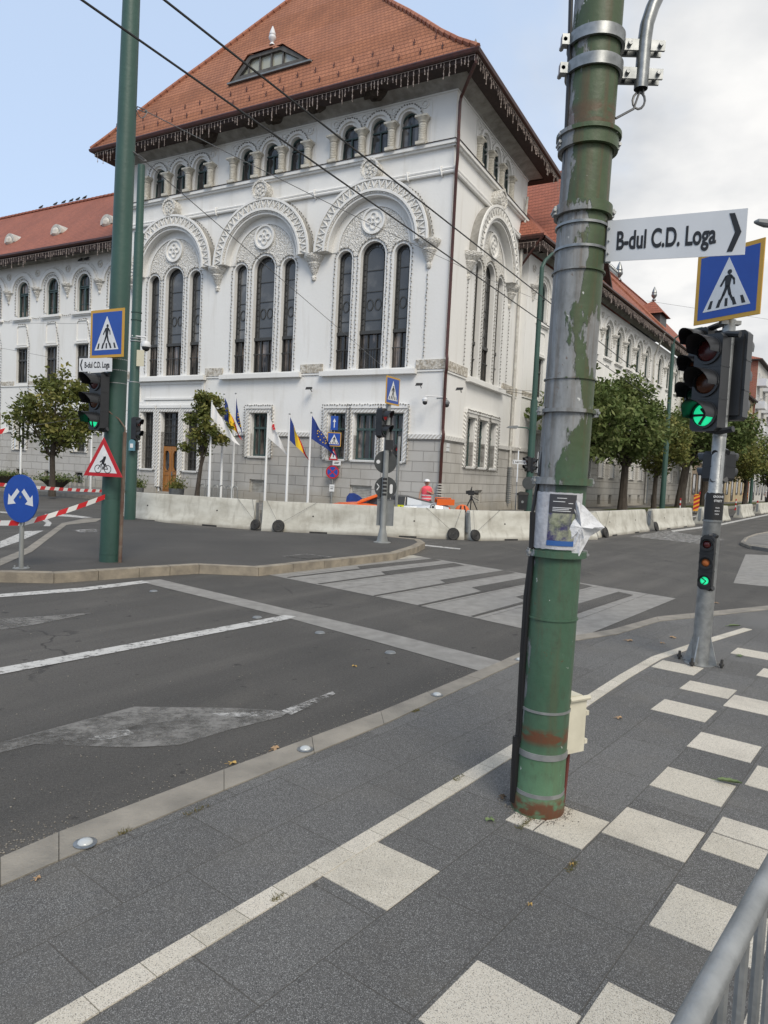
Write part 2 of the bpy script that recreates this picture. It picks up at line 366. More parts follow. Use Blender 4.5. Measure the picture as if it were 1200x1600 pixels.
def c_conc(t):
    c = t.mix(t.rng(t.noise(1.4, 7, sc=(1, 1, 2)), .4, .68), (.52, .51, .455), (.37, .355, .305)); c = t.mix(t.math('MULTIPLY', t.rng(t.noise(6, 7, sc=(1, 1, .18)), .5, .75), .6), c, (.24, .22, .18))
    sz = t.new('ShaderNodeSeparateXYZ'); t.L.new(t.tc.outputs['Object'], sz.inputs[0]); c = t.mix(t.rng(t.math('ADD', sz.outputs[2], t.math('MULTIPLY', t.noise(5, 4), .12)), .16, .05, 0, .6), c, (.2, .18, .15))
    t.col(c); t.set(.85, spec=.25); t.bump(t.noise(35, 6), .006)
concrete = custom(c_conc)
def c_greenpole(t):
    # green paint over bare metal: peeled more on the upper part and on the left side
    sz = t.new('ShaderNodeSeparateXYZ'); t.L.new(t.tc.outputs['Object'], sz.inputs[0]); z = sz.outputs[2]; x = t.math('SUBTRACT', sz.outputs[0], t.math('MULTIPLY', sz.outputs[2], .016))
    g1 = t.mix(t.rng(t.noise(5, 5, sc=(1, 1, .4)), .35, .7), (.045, .098, .060), (.066, .125, .080)); g2 = t.mix(t.rng(t.noise(4, 5, sc=(1, 1, .4)), .3, .7), (.045, .070, .032), (.066, .098, .046))
    g = t.mix(t.rng(z, 1.55, 1.9), g1, g2)
    g = t.mix(t.rng(z, .38, .30, 0, .6), g, (.10, .20, .11))
    up = t.rng(z, 1.35, 1.65, -.16, .03); lft = t.rng(x, .02, -.12, -.07, .10); tf = t.rng(z, 3.0, 3.3, 0, -.05)
    n = t.noise(3.0, 10, sc=(2.2, 2.2, .8), rough=.62); pf = t.rng(t.math('ADD', t.math('ADD', n, t.math('ADD', up, lft)), tf), .525, .545)
    bare = t.mix(t.rng(t.noise(9, 6, sc=(2, 2, .4)), .35, .7), (.27, .28, .285), (.15, .155, .155))
    c = t.mix(pf, g, bare)
    chips = t.rng(t.noise(26, 4, sc=(1, 1, .7), rough=.6), .70, .72); c = t.mix(chips, c, (.55, .56, .54))
    rust_z = t.math('MAXIMUM', t.rng(z, .12, .08), t.math('MAXIMUM', t.math('MULTIPLY', t.rng(z, .37, .40), t.rng(z, .47, .44)), t.math('MULTIPLY', t.math('MULTIPLY', t.rng(z, 3.40, 3.43), t.rng(z, 3.53, 3.50)), .6)))
    rf = t.math('MULTIPLY', rust_z, t.rng(t.noise(12, 6, sc=(1, 1, 2)), .40, .52)); c = t.mix(rf, c, (.11, .045, .022))
    streak = t.math('MULTIPLY', t.rng(t.noise(12, 6, sc=(2, 2, .10)), .52, .70), t.rng(z, .2, 2.6, .25, .75)); c = t.mix(streak, c, (.10, .065, .032)); dirt = t.math('MULTIPLY', t.rng(t.noise(30, 6, sc=(1, 1, .5), rough=.7), .5, .72), .45); c = t.mix(dirt, c, (.05, .05, .035)); c = t.mix(t.rng(t.noise(18, 8, rough=.75), .64, .66, 0, .8), c, (.10, .05, .025))
    t.col(c); t.set(.48, spec=.4); t.bump(t.math('ADD', t.math('MULTIPLY', pf, -.6), t.math('MULTIPLY', t.noise(22, 6), .7)), .004)
greenpole = custom(c_greenpole)
teal = mat('green_pole_paint', (.034, .088, .070), (.024, .062, .050), ns=3, lo=.3, hi=.7, rough=.5, bump=.004, bs=14, sc=(1, 1, .3))
galv = mat('galvanised_steel', (.36, .37, .37), (.24, .25, .25), ns=12, rough=.42, metal=.55, bump=.0015, bs=60)
galv2 = mat('galvanised_bracket', (.30, .31, .31), (.19, .20, .20), ns=20, rough=.35, metal=.7)
polegrey = mat('grey_post_paint', (.30, .31, .30), (.20, .205, .20), ns=6, rough=.5, metal=.3, sc=(1, 1, .4))
blackp = mat('black_plastic', (.012, .013, .015), (.02, .021, .023), ns=4, rough=.38)
blackr = mat('black_rubber', (.02, .02, .02), (.045, .043, .04), ns=9, rough=.75)
cable_m = mat('black_cable', (.01, .01, .011), rough=.4)
wire_m = mat('wire_dark', (.018, .018, .018), rough=.5)
wire_g = mat('wire_grey', (.16, .16, .16), rough=.4, metal=.6)
sgn_white = mat('sign_white', (.66, .67, .68), (.60, .61, .62), ns=3, rough=.4)
sgn_blue = mat('sign_blue', (.008, .055, .30), (.010, .065, .34), ns=4, rough=.35)
sgn_yel = mat('sign_border_yellow', (.52, .29, .03), rough=.4)
sgn_black = mat('sign_black', (.012, .012, .013), rough=.5)
sgn_red = mat('sign_red', (.42, .012, .018), rough=.4)
sgn_back = mat('sign_back_dark', (.035, .04, .042), (.05, .055, .057), ns=6, rough=.5)
sgn_grey = mat('sign_back_grey', (.22, .235, .24), (.17, .18, .185), ns=5, rough=.5, metal=.2)
frame_dk = mat('window_frame_dark', (.045, .045, .043), rough=.5)
frame_teal = mat('window_frame_green', (.05, .085, .08), (.035, .06, .06), ns=5, rough=.5)
def glass_mat(name, dark, cur, amt, sc=(7, 7, .25)):
    t = NT(name); n = t.noise(1, 4, sc=sc); n2 = t.noise(.9, 3); f = t.math('MULTIPLY', t.rng(n, .45, .6), t.rng(n2, .4, .6, 0, amt)); oi = t.new('ShaderNodeObjectInfo'); c0 = t.mix(f, dark, cur); k = t.rng(oi.outputs['Random'], 0, 1, .7, 1.6); hs = t.new('ShaderNodeHueSaturation'); t.L.new(k, hs.inputs['Value']); t.L.new(c0, hs.inputs['Color']); t.col(hs.outputs[0]); t.set(.06, spec=.65)
    t.bump(t.noise(.9, 3), .03, .8); return t.m
pane_dk = glass_mat('window_glass', (.018, .020, .022), (.20, .19, .18), .8)
pane_lead = glass_mat('leaded_glass', (.062, .064, .066), (.12, .12, .118), 1, (1, 1, 1))
pane_cur = glass_mat('curtained_glass', (.022, .020, .020), (.30, .25, .22), 1)
wood = mat('door_wood', (.38, .17, .045), (.26, .11, .03), ns=3, sc=(8, 8, .5), rough=.4)
maroon = mat('gutter_maroon', (.085, .028, .022), (.05, .02, .017), ns=5, rough=.4)
soffit = mat('dark_wood_soffit', (.028, .018, .016), (.045, .028, .024), ns=6, rough=.8)
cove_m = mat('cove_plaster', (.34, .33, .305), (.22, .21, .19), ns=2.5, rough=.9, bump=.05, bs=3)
zinc = mat('zinc_flashing', (.20, .215, .215), (.13, .14, .14), ns=5, rough=.5, metal=.3)
pipe_w = mat('pale_downpipe', (.55, .54, .50), (.40, .38, .34), ns=5, rough=.6)
bark = mat('bark', (.045, .036, .028), (.075, .062, .05), ns=8, bump=.03, bs=14, rough=.95, sc=(1, 1, .3))
flagp = mat('white_flagpole', (.68, .69, .69), rough=.35)
fl_blue = mat('flag_blue', (.012, .035, .19), rough=.8); fl_yel = mat('flag_yellow', (.75, .48, .02), rough=.8); fl_red = mat('flag_red', (.50, .015, .02), rough=.8); fl_white = mat('flag_white', (.7, .7, .7), rough=.8)
lightm = mat('fairy_light_strand', (.34, .28, .25), rough=.5)
lightd = mat('fairy_light_cable', (.17, .16, .14), rough=.6)
tape_r = mat('tape_red', (.55, .02, .025), rough=.35); tape_w = mat('tape_white', (.72, .72, .70), rough=.35)
planter_m = mat('planter_grey', (.14, .15, .155), (.10, .105, .11), ns=6, rough=.7)
plant_wood = mat('dark_planter', (.035, .028, .022), rough=.7)
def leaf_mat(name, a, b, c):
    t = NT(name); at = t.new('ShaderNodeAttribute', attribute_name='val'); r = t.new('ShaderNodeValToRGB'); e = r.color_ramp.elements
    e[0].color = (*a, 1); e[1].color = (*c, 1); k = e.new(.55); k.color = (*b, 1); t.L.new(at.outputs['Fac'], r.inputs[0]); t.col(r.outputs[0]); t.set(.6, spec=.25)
    tr = t.new('ShaderNodeBsdfTranslucent'); t.L.new(r.outputs[0], tr.inputs[0]); ms = t.new('ShaderNodeMixShader'); ms.inputs[0].default_value = .25
    t.L.new(t.b.outputs[0], ms.inputs[1]); t.L.new(tr.outputs[0], ms.inputs[2]); t.L.new(ms.outputs[0], t.N['Material Output'].inputs[0]); return t.m
leaf_dk = leaf_mat('leaves_dark', (.055, .085, .024), (.105, .145, .042), (.20, .22, .08))
leaf_yl = leaf_mat('leaves_yellowing', (.065, .09, .022), (.15, .165, .045), (.27, .23, .07))
leaf_br = leaf_mat('leaves_browning', (.06, .07, .02), (.12, .115, .035), (.20, .13, .05))
orange = mat('car_orange', (.72, .13, .02), rough=.25); silver = mat('car_silver', (.5, .52, .54), rough=.25, metal=.3); carblk = mat('car_black', (.02, .02, .022), rough=.25); cargls = mat('car_glass', (.02, .022, .025), rough=.06)
yellow = mat('number_yellow', (.65, .68, .02), rough=.4)
vest = mat('pink_vest', (.80, .10, .13), (.72, .08, .11), ns=20, rough=.7); vestw = mat('reflective_strip', (.6, .6, .6), rough=.4); skin = mat('skin', (.42, .24, .17), rough=.6)
cloth_dk = mat('dark_cloth', (.03, .03, .035), rough=.85); cap_w = mat('white_cap', (.7, .7, .7), rough=.8); hair = mat('hair', (.03, .02, .015), rough=.8)
# ------------------------------------------------------------------ ground
def gpl(name, px, z, m, z0=None):
    b = MB(); b.hplate([tuple(G(x, y, z))[:2] for x, y in px], z, z0); return struct(name, b, m)
b = MB(); b.hplate([(-400, -120), (500, -120), (500, 600), (-400, 600)], 0); struct('road', b, asphalt)
NU = Vector((.6198, .7847, 0)); NN = Vector((.7847, -.6198, 0)); NF = Fr((0, 0, 0), NU, NN)
KIN = [(-60, 1412), (0, 1385), (92, 1345), (350, 1235), (600, 1132), (808, 1036), (870, 1014), (900, 1001), (965, 991), (1030, 971), (1125, 961), (1215, 951)]
KOUT = [(-60, 1362), (0, 1341), (92, 1301), (350, 1203), (595, 1112), (780, 1035), (850, 1003), (895, 994), (955, 984), (1026, 964), (1125, 954), (1215, 945)]
kin = [G(x, y, .01) for x, y in KIN]; kout = [G(x, y, .01) for x, y in KOUT]
kin = [kin[0]-NU*7]+kin; kout = [kout[0]-NU*7]+kout
far_r = [kin[-1]+Vector((6, -2, 0)), Vector((16, 2, 0)), Vector((10, -12, 0)), Vector((-7, -12, 0))]
b = MB(); b.hplate([(p.x, p.y) for p in kin+far_r], .008); struct('near_sidewalk', b, pav_dark)
b = MB()
def lerp(p, q, t): return p+(q-p)*t
kerb_n = 0
for i in range(len(kin)-1):      # kerb stones about .8 m long
    Ln = (kin[i+1]-kin[i]).length; k = max(1, round(Ln/.75))
    for j in range(k):
        g = .002/Ln if Ln else 0
        q = [lerp(kin[i], kin[i+1], j/k+g), lerp(kin[i], kin[i+1], (j+1)/k-g), lerp(kout[i], kout[i+1], (j+1)/k-g), lerp(kout[i], kout[i+1], j/k+g)]
        b.hplate([(p.x, p.y) for p in q], .014+rnd.random()*.002, 0)
struct('near_kerb', b, kerb_m)
# white slabs laid in the dark paving: (u0, u1, n0, n1)
b = MB(NF)
TL = [(2.11, 2.48, -1.95, -1.56), (6.68, 7.03, -2.0, -1.62), (3.08, 3.43, -1.42, -1.175), (3.08, 3.43, -1.575, -1.425), (5.4, 5.75, -1.6, -1.21), (6.15, 6.48, -1.6, -1.22), (7.9, 8.25, -1.58, -1.2),
      (1.75, 2.11, -1.155, -.77), (3.30, 3.66, -1.17, -.78), (4.02, 4.37, -1.17, -.79), (4.81, 5.17, -1.18, -.8), (5.93, 6.32, -1.21, -.83), (7.15, 7.5, -1.2, -.83), (8.5, 8.85, -1.2, -.82),
      (1.3, 1.6, -.76, -.38), (1.95, 2.32, -.765, -.38), (2.73, 3.10, -.76, -.38), (3.475, 3.69, -.76, -.38), (3.70, 3.91, -.76, -.38), (4.43, 4.8, -.76, -.38), (5.3, 5.65, -.78, -.4), (6.5, 6.85, -.8, -.42), (7.6, 7.95, -.8, -.42),
      (.9, 1.25, -1.155, -.77), (2.35, 2.7, -.37, .02), (3.1, 3.45, -.37, .02), (4.0, 4.4, -.37, .02), (4.9, 5.3, -.37, .02), (5.8, 6.2, -.38, .0), (7.0, 7.4, -.38, .0), (1.5, 1.9, -.37, .02), (2.0, 2.4, .03, .4), (3.5, 3.9, .03, .4), (4.6, 5.0, .03, .4), (6.2, 6.6, .03, .4), (8.0, 8.4, .03, .4), (5.2, 5.6, .41, .79), (7.2, 7.6, .41, .79), (9.3, 9.7, -.8, -.4), (9.9, 10.3, -1.2, -.8)]
for (u0, u1, n0, n1) in TL:
    b.cv = rnd.random(); b.hplate([(u0+.002, n0+.002), (u1-.002, n0+.002), (u1-.002, n1-.002), (u0+.002, n1-.002)], .0115, .008)
# the pale guiding strip of short setts
sl = [G(x, y, .012) for x, y in ((480, 1353), (800, 1163), (918, 1086), (965, 1056), (1018, 1026), (1088, 1003), (1162, 981))]
sl = [sl[0]-NU*5]+sl; W_ = .098
for i in range(len(sl)-1):
    d_ = sl[i+1]-sl[i]; Ln = d_.length; k = max(1, round(Ln/.2)); t0 = (sl[min(i+1, len(sl)-1)]-sl[max(i-1, 0)]).normalized() if i else d_.normalized(); t1 = (sl[min(i+2, len(sl)-1)]-sl[i]).normalized()
    nr0 = Vector((t0.y, -t0.x, 0))*W_; nr1 = Vector((t1.y, -t1.x, 0))*W_
    for j in range(k):
        f0 = j/k+.002/Ln; f1 = (j+1)/k-.002/Ln; P0 = lerp(sl[i], sl[i+1], f0); P1 = lerp(sl[i], sl[i+1], f1); Q0 = P0+lerp(nr0, nr1, f0); Q1 = P1+lerp(nr0, nr1, f1)
        b.cv = rnd.random(); fr = b.fr; b.fr = WF; b.hplate([(p.x, p.y) for p in (P0, P1, Q1, Q0)], .0135, .008); b.fr = fr
struct('white_paving_slabs', b, pav_white)
# traffic island, raised
IZ = .13
isl = [(-70, 893), (0, 893), (83, 895), (213, 887), (310, 882), (400, 886), (500, 876), (613, 864), (645, 854), (657, 848), (650, 843), (600, 838), (480, 833), (330, 828), (190, 806), (133, 809), (108, 812), (97, 817), (70, 838), (38, 858), (0, 884), (-70, 893)][:-1]
ip = [tuple(G(x, y, IZ))[:2] for x, y in isl]
b = MB(); b.hplate(ip, IZ); struct('traffic_island', b, asphalt_i)
front = [0, 1, 2, 3, 4, 5, 6, 7, 8, 9, 10, 11]
cx_ = sum(p[0] for p in ip)/len(ip); cy_ = sum(p[1] for p in ip)/len(ip)
b = MB()
def off(i, d):
    p0 = Vector(ip[max(front[0], i-1)]); p1 = Vector(ip[min(front[-1], i+1)]); t = (p1-p0).normalized(); n = Vector((t.y, -t.x)); return Vector(ip[i])+n*d
for a in range(len(front)-1):
    i, j = front[a], front[a+1]; A0, A1, B0, B1 = off(i, .11), off(i, -.07), off(j, .11), off(j, -.07); Ln = (B0-A0).length; k = max(1, round(Ln/.62))
    for q in range(k):
        f0 = q/k+.004/Ln; f1 = (q+1)/k-.004/Ln; dz = rnd.uniform(0, .006)
        b.hplate([tuple(A0.lerp(B0, f0)), tuple(A0.lerp(B0, f1)), tuple(A1.lerp(B1, f1)), tuple(A1.lerp(B1, f0))], IZ+.006+dz, 0)
struct('island_kerb', b, kerb_m2)
gpl('island_strip', [(0, 873), (40, 857), (97, 817), (133, 810), (160, 810), (150, 815), (104, 820), (50, 862), (0, 884)], IZ+.005, kerb_m)
gpl('manhole_cover', [(440, 869), (478, 865), (520, 870), (482, 874)], IZ+.004, paint_old)
gpl('manhole_plate', [(446, 869), (478, 866), (513, 870), (482, 873.3)], IZ+.008, asphalt_i)
gpl('island_marking', [(112, 828), (150, 826), (152, 831), (126, 832)], IZ+.004, paint_old2)
# markings on the near road
gpl('edge_line', [(-60, 937), (0, 928), (128, 918), (222, 907), (236, 910), (128, 923.5), (0, 933), (-60, 942)], .0065, paint)
gpl('stop_line', [(215, 908), (250, 905), (600, 987), (783, 1033), (752, 1049), (600, 1006), (430, 960)], .004, paver_l)
gpl('lane_line', [(-60, 1051), (0, 1043), (445, 961), (463, 963), (450, 967.5), (0, 1053.5), (-60, 1063)], .0065, paint)
gpl('worn_marking', [(-40, 972), (0, 967), (148, 957), (60, 975), (0, 985), (-40, 990)], .004, paint_old)
gpl('worn_arrow_marking', [(-40, 1175), (0, 1160), (210, 1104), (360, 1106), (452, 1111), (440, 1120), (360, 1140), (280, 1164), (200, 1168), (57, 1162), (0, 1176), (-40, 1190)], .004, paint_old)
gpl('arrow_marking_edge', [(130, 1155), (185, 1141), (200, 1140), (210, 1146), (160, 1157)], .0065, paint_old2)
gpl('arrow_marking_edge', [(330, 1114), (425, 1111), (450, 1114), (430, 1119), (350, 1120)], .0065, paint_old2)
gpl('faint_marking', [(440, 1110), (520, 1080), (524, 1084), (455, 1117)], .0065, paint_old2)
# crossing of grey pavers with dark asphalt bars
qa, qb, qc, qd = [G(x, y, .004) for x, y in ((390, 892), (647, 868), (1056, 935), (897, 1000))]
gpl('crossing_pavers', [(390, 892), (647, 868), (1056, 935), (897, 1000), (785, 975), (627, 940)], .004, paver_l)
def cq(a, t): return lerp(lerp(qa, qd, t), lerp(qb, qc, t), a)
b = MB()
for (a0, a1, t0, t1) in ((.42, 1, .095, .150), (.40, .97, .215, .275), (0, .0, .3, .3), (.45, 1, .42, .475), (.42, .985, .55, .615), (.4, .98, .70, .76), (.38, .93, .85, .9)):
    if a1 <= a0: continue
    pts = [cq(a0, t1-.0), cq(a1-.02, t1), cq(a1, t0), cq(a0+.05, t0)]; b.hplate([(p.x, p.y) for p in pts], .0075)
struct('crossing_bars', b, asphalt)
b = MB(); b.hplate([(p.x, p.y) for p in (cq(0, 0), cq(1, -.005), cq(1, .05), cq(0, .05))], .008); struct('crossing_edge', b, paver_w)
b = MB()
for t0 in (.12, .2, .29, .36, .49, .63, .78, .93):
    b.hplate([(p.x, p.y) for p in (cq(0, t0), cq(1, t0-.008), cq(1, t0-.006), cq(0, t0+.002))], .0095)
struct('crossing_joints', b, paint_old)
b = MB()
for a1, t0 in ((.44, .15), (.42, .275), (.46, .475), (.44, .615), (.42, .76), (.40, .90)):
    b.hplate([(p.x, p.y) for p in (cq(.02, t0-.004), cq(a1, t0-.014), cq(a1, t0), cq(.02, t0+.004))], .0105)
struct('crossing_gaps', b, asphalt)
gpl('far_crossing', [(985, 838), (1040, 829), (1133, 843), (1098, 850)], .004, paint_old2)
gpl('right_crossing', [(1165, 866), (1215, 868), (1215, 918), (1146, 911)], .004, paver_l)
gpl('corner_pavement', [(1160, 847), (1166, 840), (1180, 835), (1215, 829), (1290, 830), (1290, 868), (1215, 859), (1175, 853)], .10, soil, 0)
b = MB()
cp = [G(x, y, .1) for x, y in ((1215, 858), (1175, 852.5), (1161, 847), (1167, 840), (1181, 835), (1215, 829))]
for p, q in zip(cp[:-1], cp[1:]):
    b.tube([(p.x, p.y, .05), (q.x, q.y, .05)], .085, 6)
struct('corner_kerb', b, kerb_m)
gpl('barrier_edge_line', [(1048, 829), (1120, 819.5), (1215, 800), (1215, 802), (1120, 822), (1052, 831)], .004, paint)
gpl('far_lane_line', [(1010, 821), (1024, 819), (1026, 820.5), (1012, 822.5)], .004, paint)
gpl('far_lane_line', [(1080, 807), (1100, 803), (1102, 804), (1082, 808.5)], .004, paint)
gpl('nose_line', [(655, 850), (720, 857), (718, 858.5), (655, 852)], .004, paint)
gpl('give_way_mark', [(0, 846), (38, 830), (68, 829), (30, 846), (0, 856)], .004, paint)
gpl('curve_mark', [(60, 809), (70, 808), (81, 817), (78, 822), (68, 822), (72, 817)], .004, paint)
gpl('curve_mark', [(70, 803), (108, 804), (150, 809), (150, 811), (100, 807), (70, 806)], .0065, paint)
gpl('far_edge_line', [(0, 799), (12, 800), (12, 802), (0, 801)], .004, paint)
# ------------------------------------------------------------------ setting frames of the building
C0 = Vector((2.12, 28.5, 0)); a_ = R(61.5); BU = Vector((-math.sin(a_), math.cos(a_), 0)); BV = Vector((math.cos(a_), math.sin(a_), 0))
FF = Fr(C0, BU, -BV)           # front of the tower, a grows to the left
FS = Fr(C0, BV, -BU)           # street side of the tower
FL = Fr(C0+BV*1.2, BU, -BV)    # left wing, set back
K0 = Vector((6.83, 36.5, 0)); w_ = R(34.8); BW = Vector((math.sin(w_), math.cos(w_), 0)); BN = Vector((math.cos(w_), -math.sin(w_), 0))
FR_ = Fr(K0, BW, BN)           # right wing
FQ = Fr(K0, BU, -BV)           # its short end wall
# far pavement and verge round the building
def gp2(fr, a, d): p = fr(a, d, 0); return (p.x, p.y)
pv = [gp2(FF, 60, 5.2), gp2(FF, -3.6, 5.2), gp2(FF, -5.8, 4.2), gp2(FR_, 1.5, 4.6), gp2(FR_, 140, 4.6), gp2(FR_, 140, -60), gp2(FF, 60, -60)]
b = MB(); b.hplate(pv, .14, 0); struct('far_pavement', b, soil)
b = MB(FR_); b.hplate([(8, 1.9), (140, 1.9), (140, 3.9), (8, 3.9)], .155); struct('grass_verge', b, grass_m)
b = MB(FF); b.hplate([(19.2, 2.7), (60, 2.7), (60, 5.0), (19.2, 5.0)], .155); struct('grass_verge', b, grass_m)
b = MB(); 
for p, q in zip(pv[:5], pv[1:5]):
    P = Vector((*p, 0)); Q = Vector((*q, 0)); t = (Q-P).normalized(); n = Vector((-t.y, t.x, 0))
    b.hplate([tuple(x)[:2] for x in (P+n*.0, Q+n*.0, Q-n*.14, P-n*.14)], .15, 0)
struct('far_kerb', b, kerb_m)
# ------------------------------------------------------------------ the prefecture-like building
BLD = thing('public_building', C0, 'white ornate corner building with red tiled tower roof, tall arched windows and grey stone base', 'building')
def rect(a0, a1, z0, z1): return [(a0, z0), (a1, z0), (a1, z1), (a0, z1)]
def arch(ac, w, z0, z1, n=12):
    r = w/2; zs = z1-r
    return [(ac-r, z0), (ac+r, z0)] + [(ac+r*math.cos(PI*i/n), zs+r*math.sin(PI*i/n)) for i in range(n+1)]
def lobed(ac, w, z0, z1, n=24):
    r = w/2; zs = z1-r
    return [(ac-r, z0), (ac+r, z0)] + [(ac+r*(1-.16*abs(math.cos(1.5*PI*i/n)))*math.cos(PI*i/n), zs+r*(1-.16*(1-abs(math.sin(1.5*PI*i/n))) if 0 < i < n else 1)*math.sin(PI*i/n)) for i in range(n+1)]
def outline(a0, a1, z0, z1, top=(), bot=()):
    p = [(a0, z0)]
    for (x0, x1, z) in sorted(bot): p += [(x0, z0), (x0, z), (x1, z), (x1, z0)]
    p += [(a1, z0), (a1, z1)]
    for (x0, x1, z) in sorted(top, reverse=True): p += [(x1, z1), (x1, z), (x0, z), (x0, z1)]
    p += [(a0, z1)]; return p
def arc(ac, zc, r, a0=0, a1=PI, n=28): return [(ac+r*math.cos(a0+(a1-a0)*i/n), zc+r*math.sin(a0+(a1-a0)*i/n)) for i in range(n+1)]
def bars(mb, d, hs=(), vs=(), t=.035, a0=0, a1=0, z0=0, z1=0, dp=.03):
    for z in hs: mb.box(a0, a1, d, d+dp, z-t/2, z+t/2)
    for a in vs: mb.box(a-t/2, a+t/2, d, d+dp, z0, z1)
def window(fr, ac, w, z0, z1, dg, style):
    """frame as the part 'window', glass as its sub-part 'pane'"""
    f = MB(fr); g = MB(fr); r = w/2; a0, a1 = ac-r, ac+r; fm, gm = frame_dk, pane_dk
    if style == 'tall':
        po = arch(ac, w, z0, z1, 14); pi = arch(ac, w-.09, z0+.05, z1-.045, 14); f.ring(po, pi, dg, dg+.07); zs = z1-r; gm = pane_lead
        q = .17 if w > 1 else .14; zt = 7.72
        f.ring(arch(ac, w-2*q, zt, z1-q, 14), arch(ac, w-2*q-.05, zt, z1-q-.025, 14), dg, dg+.03, True)
        f.box(a0, a1, dg, dg+.12, zt-.07, zt+.07)
        z = zt+.35
        while z < zs: 
            for s_ in (-1, 1): f.box(min(ac+s_*r, ac+s_*(r-q)), max(ac+s_*r, ac+s_*(r-q)), dg, dg+.025, z-.012, z+.012)
            z += .26
        for i in range(1, 9 if w > 1 else 6):
            a = PI*i/(9 if w > 1 else 6); c, s_ = math.cos(a), math.sin(a)
            f.tube([(ac+(r-.02)*c, dg+.015, zs+(r-.02)*s_), (ac+(r-q)*c, dg+.015, zs+(r-q)*s_)], .012, 4)
        for zz in (8.25, 9.45, 10.35): f.box(ac-r+q, ac+r-q, dg, dg+.03, zz-.016, zz+.016)
        for xo in ((-.2, .2) if w > 1 else (0,)):
            pc = arc(ac+xo, 8.9, .17, 0, 2*PI, 16)[:-1]; pc2 = arc(ac+xo, 8.9, .135, 0, 2*PI, 16)[:-1]
            f.ring([(x, 8.9+(z_-8.9)*1.5) for x, z_ in pc], [(x, 8.9+(z_-8.9)*1.5) for x, z_ in pc2], dg, dg+.03)
        bars(f, dg, vs=([ac-.22, ac+.22] if w > 1 else [ac]), z0=z0, z1=zt, t=.045, dp=.05)
        f.box(a0, a1, dg+.1, dg+.13, 7.0, 7.03)
        for i in range(int(w/.13)): f.box(a0+.06+i*.13, a0+.075+i*.13, dg+.1, dg+.12, z0, 7.0)
        g.m = 0; g.plate(arch(ac, w-.04, zt, z1-.02, 14), dg); g.m = 1; g.plate(rect(a0, a1, z0, zt), dg-.02)
        w_o = f.build('window', fm, BLD); g.build('pane', [pane_lead, pane_cur], w_o); return w_o
    if style == 'mini':
        f.ring(arch(ac, w, z0, z1), arch(ac, w-.12, z0+.06, z1-.06), dg, dg+.06); fm = frame_teal; gm = pane_dk
        bars(f, dg, hs=[z0+.9*(z1-z0-.0)*.72], vs=[ac], a0=a0, a1=a1, z0=z0, z1=z0+.9*(z1-z0)*.72, t=.06, dp=.07); g.plate(arch(ac, w-.04, z0, z1-.02), dg)
    elif style == 'arched':
        f.ring(arch(ac, w, z0, z1), arch(ac, w-.16, z0+.08, z1-.08), dg, dg+.07); fm = frame_teal; gm = pane_cur
        zt = z0+(z1-z0)*.63; bars(f, dg, hs=[zt, zt+.1], a0=a0, a1=a1, t=.06, dp=.09); bars(f, dg, vs=[ac], z0=z0, z1=zt, t=.09, dp=.1); bars(f, dg, vs=[ac-.17, ac+.17], z0=zt, z1=z1-.12, t=.03)
        bars(f, dg, hs=[z0+.45], a0=a0, a1=a1, t=.03); g.plate(arch(ac, w-.04, z0, z1-.02), dg)
    elif style in ('rect', 'rectdk'):
        f.ring(rect(a0, a1, z0, z1), rect(a0+.08, a1-.08, z0+.08, z1-.08), dg, dg+.07); fm = frame_teal if style == 'rect' else frame_dk; gm = pane_cur if style == 'rect' else pane_dk
        zt = z0+(z1-z0)*.66; bars(f, dg, hs=[zt], a0=a0, a1=a1, t=.1, dp=.09); n = 2 if w > .95 else 1
        vs_ = [ac-w/6, ac+w/6] if n == 2 else [ac]; bars(f, dg, vs=vs_, z0=z0, z1=z1, t=.06, dp=.08); g.plate(rect(a0, a1, z0, z1), dg)
    elif style == 'grille':
        f.ring(rect(a0, a1, z0, z1), rect(a0+.05, a1-.05, z0+.05, z1-.05), dg, dg+.07)
        k = 3 if w > 1 else 2; bars(f, dg, hs=[z0+(z1-z0)*i/5 for i in range(1, 5)], vs=[a0+w*i/k for i in range(1, k)], a0=a0, a1=a1, z0=z0, z1=z1, t=.045, dp=.06)
        bars(f, dg+.05, hs=[z0+.1, z0+(z1-z0)*.33, z0+(z1-z0)*.62], vs=[a0+w*i/(k*3) for i in range(1, k*3)], a0=a0, a1=a1, z0=z0, z1=z1, t=.016, dp=.02); g.plate(rect(a0, a1, z0, z1), dg)
    elif style == 'vent':
        f.ring(rect(a0, a1, z0, z1), rect(a0+.06, a1-.06, z0+.06, z1-.06), dg, dg+.06); fm = gm = pipe_w
        for i in range(9): z = z0+.08+(z1-z0-.14)*i/9; f.box(a0+.05, a1-.05, dg, dg+.035, z, z+.03)
        g.plate(rect(a0, a1, z0, z1), dg)
    w_o = f.build('window', fm, BLD); g.build('pane', gm, w_o); return w_o
def fairy(fr, paths, d, label, step=.17, name='fairy_light_string'):
    b = MB(fr)
    for pts in paths:
        acc = 0
        for p, q in zip(pts[:-1], pts[1:]):
            v = (q[0]-p[0], q[1]-p[1]); Ln = math.hypot(*v)
            if Ln < 1e-6: continue
            t = step-acc
            while t < Ln:
                x = p[0]+v[0]*t/Ln+rnd.uniform(-.02, .02); z = p[1]+v[1]*t/Ln+rnd.uniform(-.02, .02); h = .022
                b.box(x-h, x+h, d, d+.04, z-h, z+h); t += step
            acc = (acc+Ln) % step
            b.tube([(p[0], d+.02, p[1]), (q[0], d+.02, q[1])], .005, 3, False)
    tag(b.build(name, lightd), label, 'fairy lights', 'strings of fairy lights round the windows')
